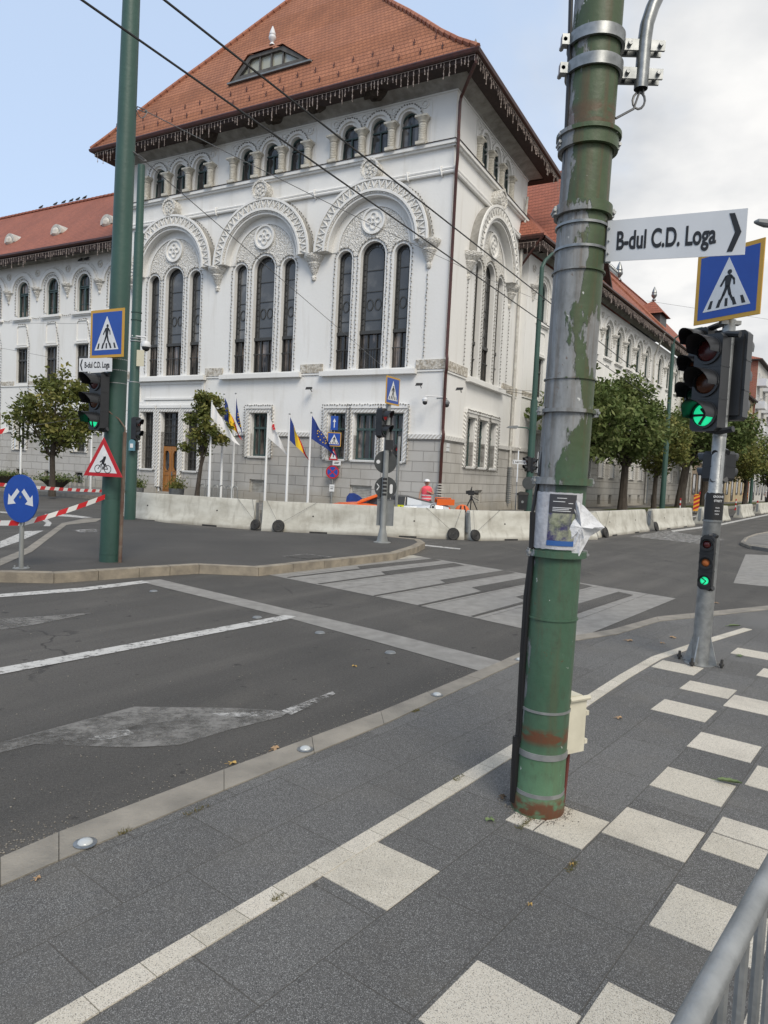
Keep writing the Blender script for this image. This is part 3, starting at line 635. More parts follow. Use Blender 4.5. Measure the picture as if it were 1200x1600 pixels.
# ---- tower front and side walls
GD = .24
GZ = 3.3                                   # top of the stone base
front_c = [3.52, 9.3, 14.98]; mini_c = [3.51, 9.13, 14.8]
ARC = 11.2
def tower_face(fr, W, arches, minis, gwins, vents, door=False):
    holes = []; pl = MB(fr); st = MB(fr); wins = []
    for c in arches:
        for o, w, zt in ((-1.4, .74, 11.25), (0, 1.2, 11.5), (1.4, .74, 11.25)): holes.append((arch(c+o, w, 6.14, zt, 14), .28)); wins.append((c+o, w, 6.14, zt, -.28, 'tall'))
    md = .24 if W > 10 else .1
    for c in minis:
        for o in (-1.42, 0, 1.42): holes.append((lobed(c+o, .92, 15.08, 16.58), md)); wins.append((c+o, .92, 15.08, 16.55, -md, 'mini'))
    up = [(x0, x1, z1) for (x0, x1, z0, z1, s) in gwins]; dn = [(x0, x1, z0) for (x0, x1, z0, z1, s) in gwins]
    pl.plate(outline(0, W, GZ, 17.1, bot=up), 0, [h for h, _ in holes])
    for h, dp in holes: pl.wall(h, -dp, 0)
    for (x0, x1, z0, z1, s) in gwins:
        r = rect(x0, x1, z0, z1); pl.wall(r, -GD, .0); wins.append(((x0+x1)/2, x1-x0, z0, z1, -GD, s))
    st.plate(outline(-.04, W, .14, GZ, top=[x for x in dn]), .04, [rect(*v) for v in vents])
    for (x0, x1, z0, z1, s) in gwins:
        if z0 > .3: st.add([(x0, -GD, z0), (x1, -GD, z0), (x1, .06, z0-.03), (x0, .06, z0-.03)], [(0, 1, 2, 3)])
        for x in (x0, x1): st.add([(x, -GD+.001, z0), (x, .04, z0), (x, .04, GZ), (x, -GD+.001, GZ)], [(0, 1, 2, 3)])
    for v in vents: st.wall(rect(*v), -.15, .04); wins.append(((v[0]+v[1])/2, v[1]-v[0], v[2], v[3], -.12, 'vent'))
    st.box(-.09, W, .04, .10, .14, .55) if not door else [st.box(x0, x1, .04, .10, .14, .55) for x0, x1 in ((-.09, 14.2), (15.75, W))]
    pl.build('wall', plaster, BLD); st.build('stone_base', stone, BLD)
    for w in wins: window(fr, *w)
    # trim
    t = MB(fr)
    for (x0, x1, z0, z1, s) in gwins:
        t.box(x0-.24, x1+.24, .0, .17, z1+.2, z1+.34); t.box(x0-.1, x0-.02, 0, .06, z0, z1+.06); t.box(x1+.02, x1+.1, 0, .06, z0, z1+.06)
        t.box(x0-.1, x1+.1, 0, .12, z0-.09, z0) if z0 > .5 else None
    t.box(-.12, W, 0, .2, 14.86, 15.0); t.box(-.08, W, 0, .12, 14.78, 14.857)
    x = 0
    for c in minis:
        t.box(c-2.45, c+2.45, 0, .035, 14.998, 15.07)
    for z in (13.80, 13.93): t.tube([(-.1, .07, z), (W, .07, z)], .075, 8)
    for c in arches: q_ = MB(fr); q_.box(c-2.35, c+2.35, 0, .24, 5.86, 6.06); q_.box(c-2.2, c+2.2, 0, .14, 6.06, 6.12); q_.build('sill_ledge', plaster, BLD)
    t.box(-.05, W, 0, .05, 5.94, 6.02)
    for z in (16.93,): t.box(-.04, W, 0, .045, z, z+.08)
    t.build('moulding', plaster, BLD)
    l = MB(fr); l.box(-.14, W, 0, .23, 15.003, 15.025); l.build('ledge_flashing', soffit, BLD)
    spans = []; x = -.1
    for (x0, x1, *_r) in sorted(gwins): spans.append((x, x0-.3)); x = x1+.3
    spans.append((x, W))
    for s0, s1 in spans:
        if s1-s0 > .1: r = MB(fr); r.box(s0, s1, .0, .13, 3.2, 3.38); r.build('rope_moulding', rope, BLD)
    for (x0, x1, z0, z1, s) in gwins:
        q = MB(fr); q.ring(rect(x0-.28, x1+.28, max(z0-.05, .5), z1+.2), rect(x0-.1, x1+.1, max(z0-.05, .5), z1+.02), 0, .13); q.build('window_surround', rope, BLD)
    x = -.06
    for c in sorted(arches)+[W+2.3]: fz = MB(fr); fz.box(x, c-2.3, 0, .07, 6.03, 6.42); x = c+2.3; fz.build('frieze', frieze_m, BLD)
    for c in arches:
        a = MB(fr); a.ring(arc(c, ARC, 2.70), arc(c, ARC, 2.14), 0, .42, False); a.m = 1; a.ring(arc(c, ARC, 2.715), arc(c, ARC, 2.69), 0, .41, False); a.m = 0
        n = 24
        for i in range(n):        # zigzag relief
            a0 = PI*(i+.05)/n; a1 = PI*(i+.5)/n; a2 = PI*(i+.95)/n
            P = lambda r_, an: (c+r_*math.cos(an), ARC+r_*math.sin(an))
            a.m = 2; a.prism([P(2.62, a0), P(2.3, a1), P(2.36, a1), P(2.64, a0+.02)], .42, .46); a.prism([P(2.3, a1), P(2.62, a2), P(2.64, a2-.02), P(2.36, a1)], .42, .46)
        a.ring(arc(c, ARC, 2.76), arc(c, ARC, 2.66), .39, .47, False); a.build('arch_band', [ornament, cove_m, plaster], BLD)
        a = MB(fr); a.ring(arc(c, ARC, 2.14), arc(c, ARC, 2.05), 0, .37, False); a.ring(arc(c, ARC, 2.3), arc(c, ARC, 2.2), .42, .47, False)
        a.ring(arc(c, ARC, 1.78), arc(c, ARC, 1.70), 0, .07, False); a.ring(arc(c, ARC, 2.05), arc(c, ARC, 1.78), 0, .03, False)
        for z0, r_ in ((12.32, .56),): a.ring(arc(c, z0, r_, 0, 2*PI)[:-1], arc(c, z0, r_-.08, 0, 2*PI)[:-1], .04, .13)
        for k in range(4):
            cx, cz = c+.2*math.cos(PI/2*k), 12.32+.2*math.sin(PI/2*k); a.ring(arc(cx, cz, .155, 0, 2*PI, 16)[:-1], arc(cx, cz, .105, 0, 2*PI, 16)[:-1], .06, .12)
        a.disc((c, 12.32), .48, 0, .06, 24); a.build('arch_moulding', plaster, BLD)
        # carved tympanum between the rim and the window heads
        def zb(x):
            z = 10.95
            for o, w, zt in ((-1.4, .74, 11.25), (0, 1.2, 11.5), (1.4, .74, 11.25)):
                r_ = w/2+.1; dx = abs(x-o)
                if dx < r_: z = max(z, zt-w/2+math.sqrt(r_*r_-dx*dx))
            return z
        up_ = [(c+1.68*math.cos(an), ARC+1.68*math.sin(an)) for an in [R(6)+(PI-R(12))*i/30 for i in range(31)]]
        lo_ = [(c+x, zb(x)) for x in [-1.66+3.32*i/50 for i in range(51)]]
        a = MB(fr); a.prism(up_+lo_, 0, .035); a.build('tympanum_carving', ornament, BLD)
    return
def corbel(fr, a, z=ARC, s=1.0, dd=.0):
    b = MB(fr); b.lathe((a, dd, z), [(.03*s, -1.12*s), (.1*s, -1.08*s), (.13*s, -.95*s), (.08*s, -.88*s), (.16*s, -.75*s), (.26*s, -.5*s), (.33*s, -.4*s), (.3*s, -.33*s), (.44*s, -.2*s), (.5*s, -.08*s), (.5*s, 0)], 16)
    b.build('corbel', ornament, BLD)
def medallion(fr, a, z, r=.42):
    b = MB(fr); b.disc((a, z), r, 0, .42, 20); b.ring(arc(a, z, r+.03, 0, 2*PI, 20)[:-1], arc(a, z, r-.07, 0, 2*PI, 20)[:-1], .38, .47)
    for k in range(7): b.ball((a+.19*math.cos(k*.9)*(k > 0), .43, z+.19*math.sin(k*.9)*(k > 0)), (.08, .04, .08), 6)
    b.build('medallion', ornament, BLD)
column_m = mat('column_stone', (.62, .59, .52), (.50, .47, .40), ns=6, rough=.9, bump=.02, bs=18)
def column(fr, a):
    if fr is FS: fr = Fr(FS.o-FS.n*.12, FS.x, FS.n)
    b = MB(fr); b.box(a-.22, a+.22, 0, .34, 15.003, 15.12)
    b.lathe((a, .15, 15.12), [(.17, 0), (.19, .04)]+[(.155+.018*(i % 2), .06+i*.034) for i in range(19)]+[(.16, .72), (.2, .76), (.17, .79), (.2, .84), (.27, .93)], 12)
    b.box(a-.27, a+.27, 0, .38, 16.05, 16.13); b.build('column', column_m, BLD)
GW = [(1.7, 2.5, 2.25, 4.25, 'rect'), (3.0, 4.05, 2.25, 4.25, 'rect'), (4.52, 5.32, 2.25, 4.25, 'rect'), (8.72, 9.72, 2.25, 4.25, 'rect'), (13.1, 13.86, 1.4, 4.3, 'grille'), (14.4, 15.55, 2.6, 4.3, 'grille'), (16.15, 16.88, 1.4, 4.3, 'grille')]
VT = [(3.05, 4.15, .4, 1.15), (8.8, 9.7, .4, 1.15)]
# the door opening is cut through the stone below its transom
GWd = GW[:5]+[(14.4, 15.55, .26, 4.3, 'door')]+GW[6:]
def door_swap():
    global window
    old = window
    def w2(fr, ac, w, z0, z1, dg, style):
        if style != 'door': return old(fr, ac, w, z0, z1, dg, style)
        old(fr, ac, w, 2.62, z1, dg, 'grille')
        d = MB(fr); 
        for s_ in (-1, 1):
            x0, x1 = (ac-w/2, ac-.01) if s_ < 0 else (ac+.01, ac+w/2); xm = (x0+x1)/2
            oct_ = [(xm+.17*cx, 1.85+.5*cz) for cx, cz in ((-.5, -1), (.5, -1), (1, -.65), (1, .65), (.5, 1), (-.5, 1), (-1, .65), (-1, -.65))]
            d.prism(rect(x0, x1, z0, 2.58), dg, dg+.08, [oct_]); d.ring([(xm+(x-xm)*1.15, 1.85+(z-1.85)*1.06) for x, z in oct_], oct_, dg+.08, dg+.11)
            for (p0, p1) in ((.38, 1.15),): d.ring(rect(x0+.09, x1-.09, p0, p1), rect(x0+.13, x1-.13, p0+.04, p1-.04), dg+.08, dg+.105)
        dr = d.build('door', wood, BLD); g = MB(fr); g.plate(rect(ac-w/2, ac+w/2, .3, 2.55), dg+.03); g.build('door_glass', pane_dk, dr)
        h = MB(fr); h.tube([(ac-.06, dg+.08, 1.15), (ac-.06, dg+.14, 1.15), (ac-.2, dg+.14, 1.15)], .018, 6); h.box(ac-.09, ac-.03, dg+.08, dg+.1, 1.05, 1.3); h.build('door_handle', galv2, dr)
    window = w2
door_swap()
tower_face(FF, 18.4, front_c, mini_c, GWd, VT, True)
SG = [(2.7, 3.6, 2.2, 4.35, 'rect'), (4.1, 5.1, 2.2, 4.35, 'rect'), (5.55, 6.4, 2.2, 4.35, 'rect')]
tower_face(FS, 9.3, [4.72], [4.6], SG, [(4.1, 5.05, .35, 1.15)])
for a in (17.75, 12.1, 6.5, .88): corbel(FF, a)
for a in (2.05, 7.45): corbel(FS, a)
for a in front_c: medallion(FF, a+.1, 14.33)
medallion(FS, 4.7, 14.33)
for fr, cs in ((FF, mini_c), (FS, [4.6])):
    for c in cs:
        for o in (-2.13, -.71, .71, 2.13): column(fr, c+o)
        b = MB(fr)
        for o in (-1.42, 0, 1.42): b.ring(arc(c+o, 16.13, .66, n=16), arc(c+o, 16.13, .52, n=16), 0, .1, False)
        for o in (-2.13, -.71, .71, 2.13):
            b.ring(arc(c+o, 16.68, .17, 0, 2*PI, 14)[:-1], arc(c+o, 16.68, .12, 0, 2*PI, 14)[:-1], 0, .05); b.disc((c+o, 16.68), .08, 0, .04, 8)
        b.build('window_head_moulding', plaster, BLD)
        b = MB(fr); n_ = 12
        b.ring(rect(c-2.45, c+2.45, 15.08, 16.88), rect(c-2.41, c+2.41, 15.1, 16.84), 0, .025); b.build('panel_frame', plaster, BLD)
# cross-banding on the reed moulding, portal relief
for x in (.5, 2.0, 6.6, 12.3, 17.6):      # ribbon bindings round the reed moulding
    b = MB(FF); b.tube([(x-.05, .0, 13.66), (x-.05, .12, 13.7), (x-.02, .165, 13.865), (x+.02, .12, 14.03), (x+.03, 0, 14.07)], .035, 5); b.build('moulding_tie', plaster, BLD)
b = MB(FF)
b.ring(rect(12.75, 17.3, 4.7, 5.82), rect(12.9, 17.15, 4.85, 5.7), 0, .05); b.box(13.2, 16.8, 0, .09, 4.92, 5.02); b.box(13.0, 13.3, 0, .08, 4.6, 4.85); b.box(16.6, 16.9, 0, .08, 4.6, 4.85); b.box(12.7, 17.3, 0, .1, 4.62, 4.7)
b.build('portal_relief', plaster, BLD)
# hidden sides of the tower
b = MB(FF); b.add([(18.4, 0, .14), (18.4, -9.3, .14), (18.4, -9.3, 17.1), (18.4, 0, 17.1)], [(0, 1, 2, 3)]); b.add([(18.4, -9.3, .14), (0, -9.3, .14), (0, -9.3, 17.1), (18.4, -9.3, 17.1)], [(0, 1, 2, 3)]); b.build('wall', plaster, BLD)
# ---- eaves: cove, soffit, fascia, gutter swept round the tower
def rect_sweep(name, m, prof, W, D, fr=FF):
    b = MB(fr); cs = [(0, 0, -1, 1), (W, 0, 1, 1), (W, -D, 1, -1), (0, -D, -1, -1)]; loc = []
    for (a, d, oa, od) in cs: loc += [(a+oa*o, d+od*o, z) for o, z in prof]
    k = len(prof); fs = []
    for i in range(4):
        j = (i+1) % 4
        for q in range(k-1): fs.append((i*k+q, i*k+q+1, j*k+q+1, j*k+q))
    for f in fs: b.add([loc[i] for i in f], [(0, 1, 2, 3)])
    return b.build(name, m, BLD)
rect_sweep('eaves_cove', cove_m, [(0, 16.98), (.07, 17.0), (.1, 17.06), (.3, 17.16), (.62, 17.26), (.66, 17.26)], 18.4, 9.3)
rect_sweep('soffit', soffit, [(.6, 17.3), (.64, 17.2), (1.2, 17.22), (1.24, 17.5)], 18.4, 9.3)
rect_sweep('gutter', maroon, [(1.24, 17.42), (1.3, 17.38), (1.38, 17.42), (1.42, 17.52), (1.4, 17.57), (1.3, 17.57)], 18.4, 9.3)
PRO = [(17.56, -1.32, -1.32), (18.2, -1.0, -.35), (19.0, -.58, .62), (20.0, .02, 1.66), (21.0, .64, 2.72), (22.0, 1.28, 3.84), (24.0, 2.55, 5.9), (27.2, 4.6, 9.15)]   # height, inset front/back, inset sides
b = MB(FF); u2 = []; sf = ss_ = 0
for (z0, t0, i0), (z1, t1, i1) in zip(PRO[:-1], PRO[1:]):
    df, ds2 = math.hypot(t1-t0, z1-z0), math.hypot(i1-i0, z1-z0)
    b.add([(i0, -t0, z0), (18.4-i0, -t0, z0), (18.4-i1, -t1, z1), (i1, -t1, z1)], [(0, 1, 2, 3)]); u2 += [(i0, sf), (18.4-i0, sf), (18.4-i1, sf+df), (i1, sf+df)]
    b.add([(i0, -9.3+t0, z0), (18.4-i0, -9.3+t0, z0), (18.4-i1, -9.3+t1, z1), (i1, -9.3+t1, z1)], [(0, 1, 2, 3)]); u2 += [(i0, sf), (18.4-i0, sf), (18.4-i1, sf+df), (i1, sf+df)]
    for q in (0, 1):
        A = lambda i: i if q == 0 else 18.4-i
        b.add([(A(i0), -t0, z0), (A(i0), -9.3+t0, z0), (A(i1), -9.3+t1, z1), (A(i1), -t1, z1)], [(0, 1, 2, 3)]); u2 += [(t0, ss_), (9.3-t0, ss_), (9.3-t1, ss_+ds2), (t1, ss_+ds2)]
    sf += df; ss_ += ds2
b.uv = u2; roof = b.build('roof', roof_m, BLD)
hip_m = mat('hip_tiles', (.36, .15, .09), (.27, .10, .06), ns=2, rough=.85)
for q in (0, 1):
    b = MB(FF); A = lambda i: i if q == 0 else 18.4-i
    for (z0, t0, i0), (z1, t1, i1) in zip(PRO[:-1], PRO[1:]):
        n = max(1, int(math.dist((z0, t0, i0), (z1, t1, i1))/.36))
        for k in range(n):
            f0, f1 = k/n, (k+1)/n; P_ = lambda f, up: (A(i0+(i1-i0)*f), -(t0+(t1-t0)*f), z0+(z1-z0)*f+up); b.tube([P_(f0, .02), P_(f1, .06)], [.13, .10], 7)
    b.build('hip_tiles', hip_m, roof)
for i in range(40):      # snow hooks
    a = .2+i*.47
    for dd, zz in ((1.12, 17.95), (.78, 18.6)):
        if (i+int(dd*4)) % 2: continue
        b = MB(FF); b.box(a, a+.025, dd-.02, dd+.01, zz-.05, zz+.27); b.box(a-.05, a+.075, dd-.015, dd+.005, zz+.13, zz+.15); b.build('snow_hook', maroon, roof)
# finial on the corner of the roof, dormer with its own finial
def finial(fr, c, s, parent, m=None):
    b = MB(fr); b.lathe(c, [(.16*s, 0), (.12*s, .08*s), (.07*s, .14*s), (.12*s, .22*s), (.2*s, .34*s), (.2*s, .42*s), (.16*s, .5*s), (.18*s, .55*s), (.12*s, .75*s), (.04*s, .95*s), (.01*s, 1.0*s)], 12); b.build('finial', m or sgn_grey, parent)
DB, DT_ = 19.52, 20.5
po = [(11.45, DB), (6.95, DB), (8.45, DT_), (10.35, DT_)]; pi = [(10.9, DB+.2), (7.5, DB+.2), (8.58, DT_-.15), (10.22, DT_-.15)]
dm = MB(FF); dm.ring(po, pi, -.4, .36)
for a in (8.45, 9.1, 9.75, 10.4): dm.box(a-.035, a+.035, .2, .32, DB+.18, DT_-.12)
dmo = dm.build('dormer', mat('dormer_timber', (.11, .105, .10), (.07, .065, .06), ns=4, rough=.8), BLD)
g = MB(FF); g.plate(pi, .22); g.build('pane', glass_mat('dormer_glass', (.36, .36, .29), (.42, .44, .45), 1, (1, 1, 1)), dmo)
rf = MB(FF)
for c_, e_ in ((11.5, 10.4), (6.9, 8.4)): rf.add([(c_, .42, DB-.02), (e_, .42, DT_+.03), (9.4+(e_-9.4)*.5, -.75, DT_+.55), (c_+(.1 if c_ > 9 else -.1), .1, DB+.1)], [(0, 1, 2, 3)])
rf.add([(10.42, .44, DT_+.03), (8.38, .44, DT_+.03), (9.4, -.1, DT_+.5)], [(0, 1, 2)]); rf.add([(10.42, .44, DT_+.03), (9.4, -.1, DT_+.5), (9.9, -.8, DT_+.6)], [(0, 1, 2)]); rf.add([(8.38, .44, DT_+.03), (9.4, -.1, DT_+.5), (8.9, -.8, DT_+.6)], [(0, 1, 2)])
rf.build('dormer_roof', roof_m, dmo); finial(FF, (9.4, -.08, DT_+.48), .85, dmo, sgn_white)
b = MB(FF); b.box(6.85, 11.55, .32, .46, DB-.08, DB-.01); b.build('dormer_flashing', sgn_grey, dmo)
finial(FF, (-1.15, 1.15, 17.65), .35, roof)
# ---- downpipes
def pipe(fr, pts, r, m, name='downpipe'):
    b = MB(fr); b.tube(pts, r, 8); return b.build(name, m, BLD)
pp = [(-1.2, 1.2, 17.4), (-1.2, 1.15, 17.15), (-.22, .1, 16.6), (-.18, .1, 16.4), (-.18, .1, 15.25), (-.28, .3, 15.05), (-.28, .3, 14.1), (-.18, .12, 13.75), (-.16, .1, 6.6), (-.24, .22, 6.4), (-.24, .22, 6.0), (-.16, .1, 5.8), (-.16, .1, 3.6), (-.26, .24, 3.4), (-.26, .24, 3.2), (-.18, .14, 3.0), (-.18, .14, .3)]
dp = pipe(FF, pp, .065, maroon)
b = MB(FF)
for i in range(12): b.lathe((-.18, .14, .2+i*.105), [(.15, 0), (.15, .05)], 12)
b.build('pipe_guard', pipe_w, dp)
dp = pipe(FS, [(8.9, .15, 16), (8.6, .12, 13.2), (8.6, .12, .4)], .07, pipe_w)
b = MB(FS)
for i in range(18): b.lathe((8.6, .14, .5+i*.105), [(.14, 0), (.14, .05)], 12)
b.build('pipe_guard', sgn_grey, dp)
# ---- long wings
def wing(fr, a0, a1, zc, ctr, ends, rows, basem, dz=0):
    """arcaded top floor, rectangular floors below, stone base"""
    pl = MB(fr); st = MB(fr); holes = []; top = []; bot = []
    for c in ctr:
        holes.append(arch(c, 1.05, 10.2, 12.33)); holes.append(rect(c-.53, c+.53, 6.22, 8.32)); bot.append((c-.5, c+.5, 4.25)); top.append((c-.5, c+.5, 2.15))
    pl.plate(outline(a0, a1, GZ, 13.3, bot=bot), 0, holes)
    for h in holes: pl.wall(h, -.22, 0)
    vents = [rect(c-.33, c+.33, .3, .95) for c in ctr]
    st.plate(outline(a0, a1, .14, GZ, top=top), .04, vents)
    for v in vents: st.wall(v, -.25, .04)
    for c in ctr:
        pl.wall(rect(c-.5, c+.5, 2.15, 4.25), -.3, 0)
        st.add([(c-.5, -.3, 2.15), (c+.5, -.3, 2.15), (c+.5, .06, 2.12), (c-.5, .06, 2.12)], [(0, 1, 2, 3)])
    pl.build('wall', plaster, BLD); st.build('stone_base', stone, BLD)
    for c in ctr:
        window(fr, c, 1.05, 10.2, 12.33, -.22, 'arched'); window(fr, c, 1.06, 6.22, 8.32, -.22, 'rectdk'); window(fr, c, 1.0, 2.15, 4.25, -.3, 'rectdk'); window(fr, c, .66, .3, .95, -.22, 'rectdk')
        t = MB(fr); t.box(c-.85, c+.85, 0, .16, 10.02, 10.14); t.box(c-.75, c+.75, 0, .09, 9.95, 10.017)
        t.build('window_sill', plaster, BLD); t = MB(fr); t.ring([(c-.5, 8.5), (c+.5, 8.5), (c+.5, 9.55), (c+.38, 9.72), (c-.38, 9.72), (c-.5, 9.55)], [(c-.45, 8.55), (c+.45, 8.55), (c+.45, 9.52), (c+.35, 9.66), (c-.35, 9.66), (c-.45, 9.52)], 0, .05)
        t.build('blind_panel', plaster, BLD); t = MB(fr); t.box(c-.62, c+.62, 0, .1, 8.36, 8.44); t.build('window_hood', plaster, BLD); t = MB(fr); t.ring(arc(c, 11.72, 1.12, n=18), arc(c, 11.72, .92, n=18), 0, .1, False); t.ring(arc(c, 11.72, 1.26, n=18), arc(c, 11.72, 1.2, n=18), 0, .05, False)
        t.build('window_moulding', plaster, BLD)
        q = MB(fr); q.ring(rect(c-.72, c+.72, 2.1, 4.45), rect(c-.56, c+.56, 2.1, 4.29), 0, .12); q.build('window_surround', rope, BLD)
        q = MB(fr); q.ring(arc(c, 11.72, 1.2, n=18), arc(c, 11.72, 1.12, n=18), 0, .07, False); q.ring(arch(c, 1.35, 10.3, 12.48), arch(c, 1.27, 10.3, 12.44), 0, .03); q.build('arch_band', ornament, BLD)
    sp = [(x+y)/2 for x, y in zip(ctr[:-1], ctr[1:]) if abs(y-x) < 4]; sp = [ctr[0]-abs(ctr[1]-ctr[0])/2]+sp+[ctr[-1]+abs(ctr[-1]-ctr[-2])/2]
    for a in sp:
        if a0 < a < a1:
            corbel(fr, a, 11.85, .72)
            q = MB(fr); q.ring(arc(a, 12.72, .2, 0, 2*PI, 12)[:-1], arc(a, 12.72, .14, 0, 2*PI, 12)[:-1], 0, .05); q.disc((a, 12.72), .07, 0, .05, 8); q.build('rosette', ornament, BLD)
    t = MB(fr); t.box(a0, a1, 0, .05, 6.0, 6.06); t.build('moulding', plaster, BLD)
    x = a0
    for c in sorted(ctr)+[a1+.71]:
        if c-.72 > x: r = MB(fr); r.box(x, c-.72, 0, .11, 3.2, 3.38); r.build('rope_moulding', rope, BLD); f = MB(fr); f.box(x, c-.7, 0, .05, 6.063, 6.32); f.build('frieze', frieze_m, BLD)
        x = c+.72
def prof(name, fr, a0, a1, pr, m, e0=0, e1=0, par=None):
    b = MB(fr)
    for (d0, z0), (d1, z1) in zip(pr[:-1], pr[1:]): b.add([(a0-e0*d0, d0, z0), (a1+e1*d0, d0, z0), (a1+e1*d1, d1, z1), (a0-e0*d1, d1, z1)], [(0, 1, 2, 3)])
    return b.build(name, m, par or BLD)
LC = [23.32+2.75*i for i in range(10)]
wing(FL, 18.4, 50, 0, [20.6]+LC, 0, 0, stone)
def eave(fr, a0, a1, z=13.7, e0=0, e1=0, dd=1.0):
    prof('eaves_cove', fr, a0, a1, [(0, z-.42), (.06, z-.4), (.25, z-.2), (.5, z-.08), (.55, z-.08)], cove_m, e0, e1)
    prof('soffit', fr, a0, a1, [(.5, z), (.52, z-.42), (dd-.1, z-.5), (dd-.08, z-.1)], soffit, e0, e1)
    prof('gutter', fr, a0, a1, [(dd-.08, z-.12), (dd, z-.16), (dd+.09, z-.08), (dd+.09, z+.02), (dd, z+.02)], maroon, e0, e1)
eave(FL, 18.4, 50)
b = MB(FL); b.add([(18.4, 1.02, 13.72), (50, 1.02, 13.72), (50, .3, 14.0), (18.4, .3, 14.0)], [(0, 1, 2, 3)]); b.add([(18.4, .3, 14.0), (50, .3, 14.0), (50, -5.8, 19.5), (18.4, -5.8, 19.5)], [(0, 1, 2, 3)])
b.add([(18.4, -5.8, 19.5), (50, -5.8, 19.5), (50, -13, 13.7), (18.4, -13, 13.7)], [(0, 1, 2, 3)])
b.uv = [(18.4, 0), (50, 0), (50, .8), (18.4, .8), (18.4, .8), (50, .8), (50, 9), (18.4, 9), (18.4, 9), (50, 9), (50, 0), (18.4, 0)]
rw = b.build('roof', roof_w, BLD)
b = MB(FL)
for i in range(78): b.tube([(18.5+i*.4, -5.8, 19.52), (18.88+i*.4, -5.8, 19.58)], [.13, .10], 6)
b.build('ridge_tiles', roof_w, rw)
for a in (23.1, 27.6, 32.2, 36.8):
    b = MB(FL); zz = 15.55; b.ring(arc(a, zz, .5, 0, PI, 14), arc(a, zz, .34, 0, PI, 14), -1.75, -1.25, False); b.box(a-.5, a+.5, -1.6, -1.25, zz-.07, zz)
    b.ball((a, -1.9, zz), (.5, .9, .5), 12)
    d_ = b.build('eyebrow_dormer', pipe_w, rw); g = MB(FL); g.plate(arc(a, zz, .36), -1.3) if False else g.prism(arc(a, zz, .34, 0, PI, 12), -1.25, -1.24); g.build('pane', pane_dk, d_)
# right wing
RC = [2.1, 4.95, 7.75, 10.55, 13.4, 15.87, 18.33, 20.8, 23.25, 27.3, 30.3, 33.3, 36.3, 39.3]
wing(FR_, 0, 42, 0, RC, 0, 0, stone)
b = MB(FQ); b.plate(rect(0, .9, GZ, 13.3), 0); b.build('wall', plaster, BLD); b = MB(FQ); b.plate(rect(0, .9, .14, GZ), .04); b.box(0, .9, 0, .11, 3.2, 3.38); b.build('stone_base', stone, BLD)
b = MB(FR_); b.box(42, 42.02, -9, 0, .14, 13.3); b.build('wall', plaster, BLD)
eave(FR_, 0, 42, 13.85, e0=.6)
prof('soffit', FQ, -.9, 2.6, [(0, 13.35), (.6, 13.35), (.9, 13.3), (.92, 13.7)], soffit); prof('gutter', FQ, -1.0, 2.6, [(.9, 13.72), (1.0, 13.68), (1.08, 13.8), (1.05, 13.9), (.95, 13.9)], maroon)
b = MB(FR_); E0 = (-.9, 1.04, 13.87); H = 20.2
b.add([(-.9, 1.04, 13.87), (42.5, 1.04, 13.87), (42.5, -5, H), (5.2, -5, H)], [(0, 1, 2, 3)])
b.add([(42.5, -5, H), (5.2, -5, H), (-.9, -11, 13.87), (42.5, -11, 13.87)], [(0, 1, 2, 3)])
P = FQ(3.6, .95, 13.87); b2 = MB(); q0 = FR_(*E0); q1 = FR_(5.2, -5, H)
b.uv = [(0, 0), (43, 0), (43, 8.7), (6, 8.7), (43, 8.7), (6, 8.7), (0, 0), (43, 0)]
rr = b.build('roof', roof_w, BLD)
q2 = FQ(9.5, -1.5, H+.6); b = MB(); b.add([tuple(q0), tuple(P+BU*4), tuple(q2), tuple(q1)], [(0, 1, 2, 3)]); L1 = (q1-q0).length; b.uv = [(0, 0), (7.5, 0), (9, L1), (3, L1)]; b.build('roof_end', roof_w, rr)
b = MB(FR_)
for i in range(90): b.tube([(5.2+i*.41, -5, H+.02), (5.58+i*.41, -5, H+.07)], [.13, .10], 6)
b.build('ridge_tiles', roof_w, rr)
# gable over the first bays, hip line, cresting, finials and dormer further along
g = MB(FR_); g.prism([(1.2, 13.9), (10.2, 13.9), (5.7, 19.4)], -.4, .1); g.m = 1
for s_ in (-1, 1):
    x0 = 5.7+s_*4.9; g.add([(x0, 1.0, 13.75), (5.7, 1.0, 19.75), (5.7, -5, 19.75), (x0, -5, 13.75)], [(0, 1, 2, 3)]); g.m = 2
    g.add([(x0, 1.0, 13.5), (5.7, 1.0, 19.5), (5.7, .1, 19.5), (x0, .1, 13.5)], [(0, 1, 2, 3)]); g.add([(x0, 1.02, 13.5), (5.7, 1.02, 19.5), (5.7, 1.02, 19.78), (x0, 1.02, 13.78)], [(0, 1, 2, 3)]); g.m = 1
g.build('gable', [plaster, roof_w, soffit], BLD)
b = MB(FR_)
for i in range(30): t0, t1 = i/30, (i+.95)/30; b.tube([(24-t0*7, 1.0-t0*6, 13.95+t0*6.3), (24-t1*7, 1.0-t1*6, 13.98+t1*6.3)], [.15, .12], 6)
b.build('hip_tiles', MATS['hip_tiles'], rr)
b = MB(FR_)
for i in range(46): a = 14+i*.36; b.tube([(a, -5, H), (a, -5, H+.85)], [.07, .03], 5); b.ball((a, -5, H+.62), (.14, .1, .14), 6)
b.box(14, 30.5, -5.03, -4.97, H+.28, H+.36); b.build('ridge_cresting', galv2, rr)
finial(FR_, (30.8, -5, H), 1.7, rr, galv2)
g = MB(FR_); g.box(29, 31.2, -3.2, -.7, 14.5, 16.6); dd_ = g.build('dormer', frame_dk, BLD)
g = MB(FR_); 
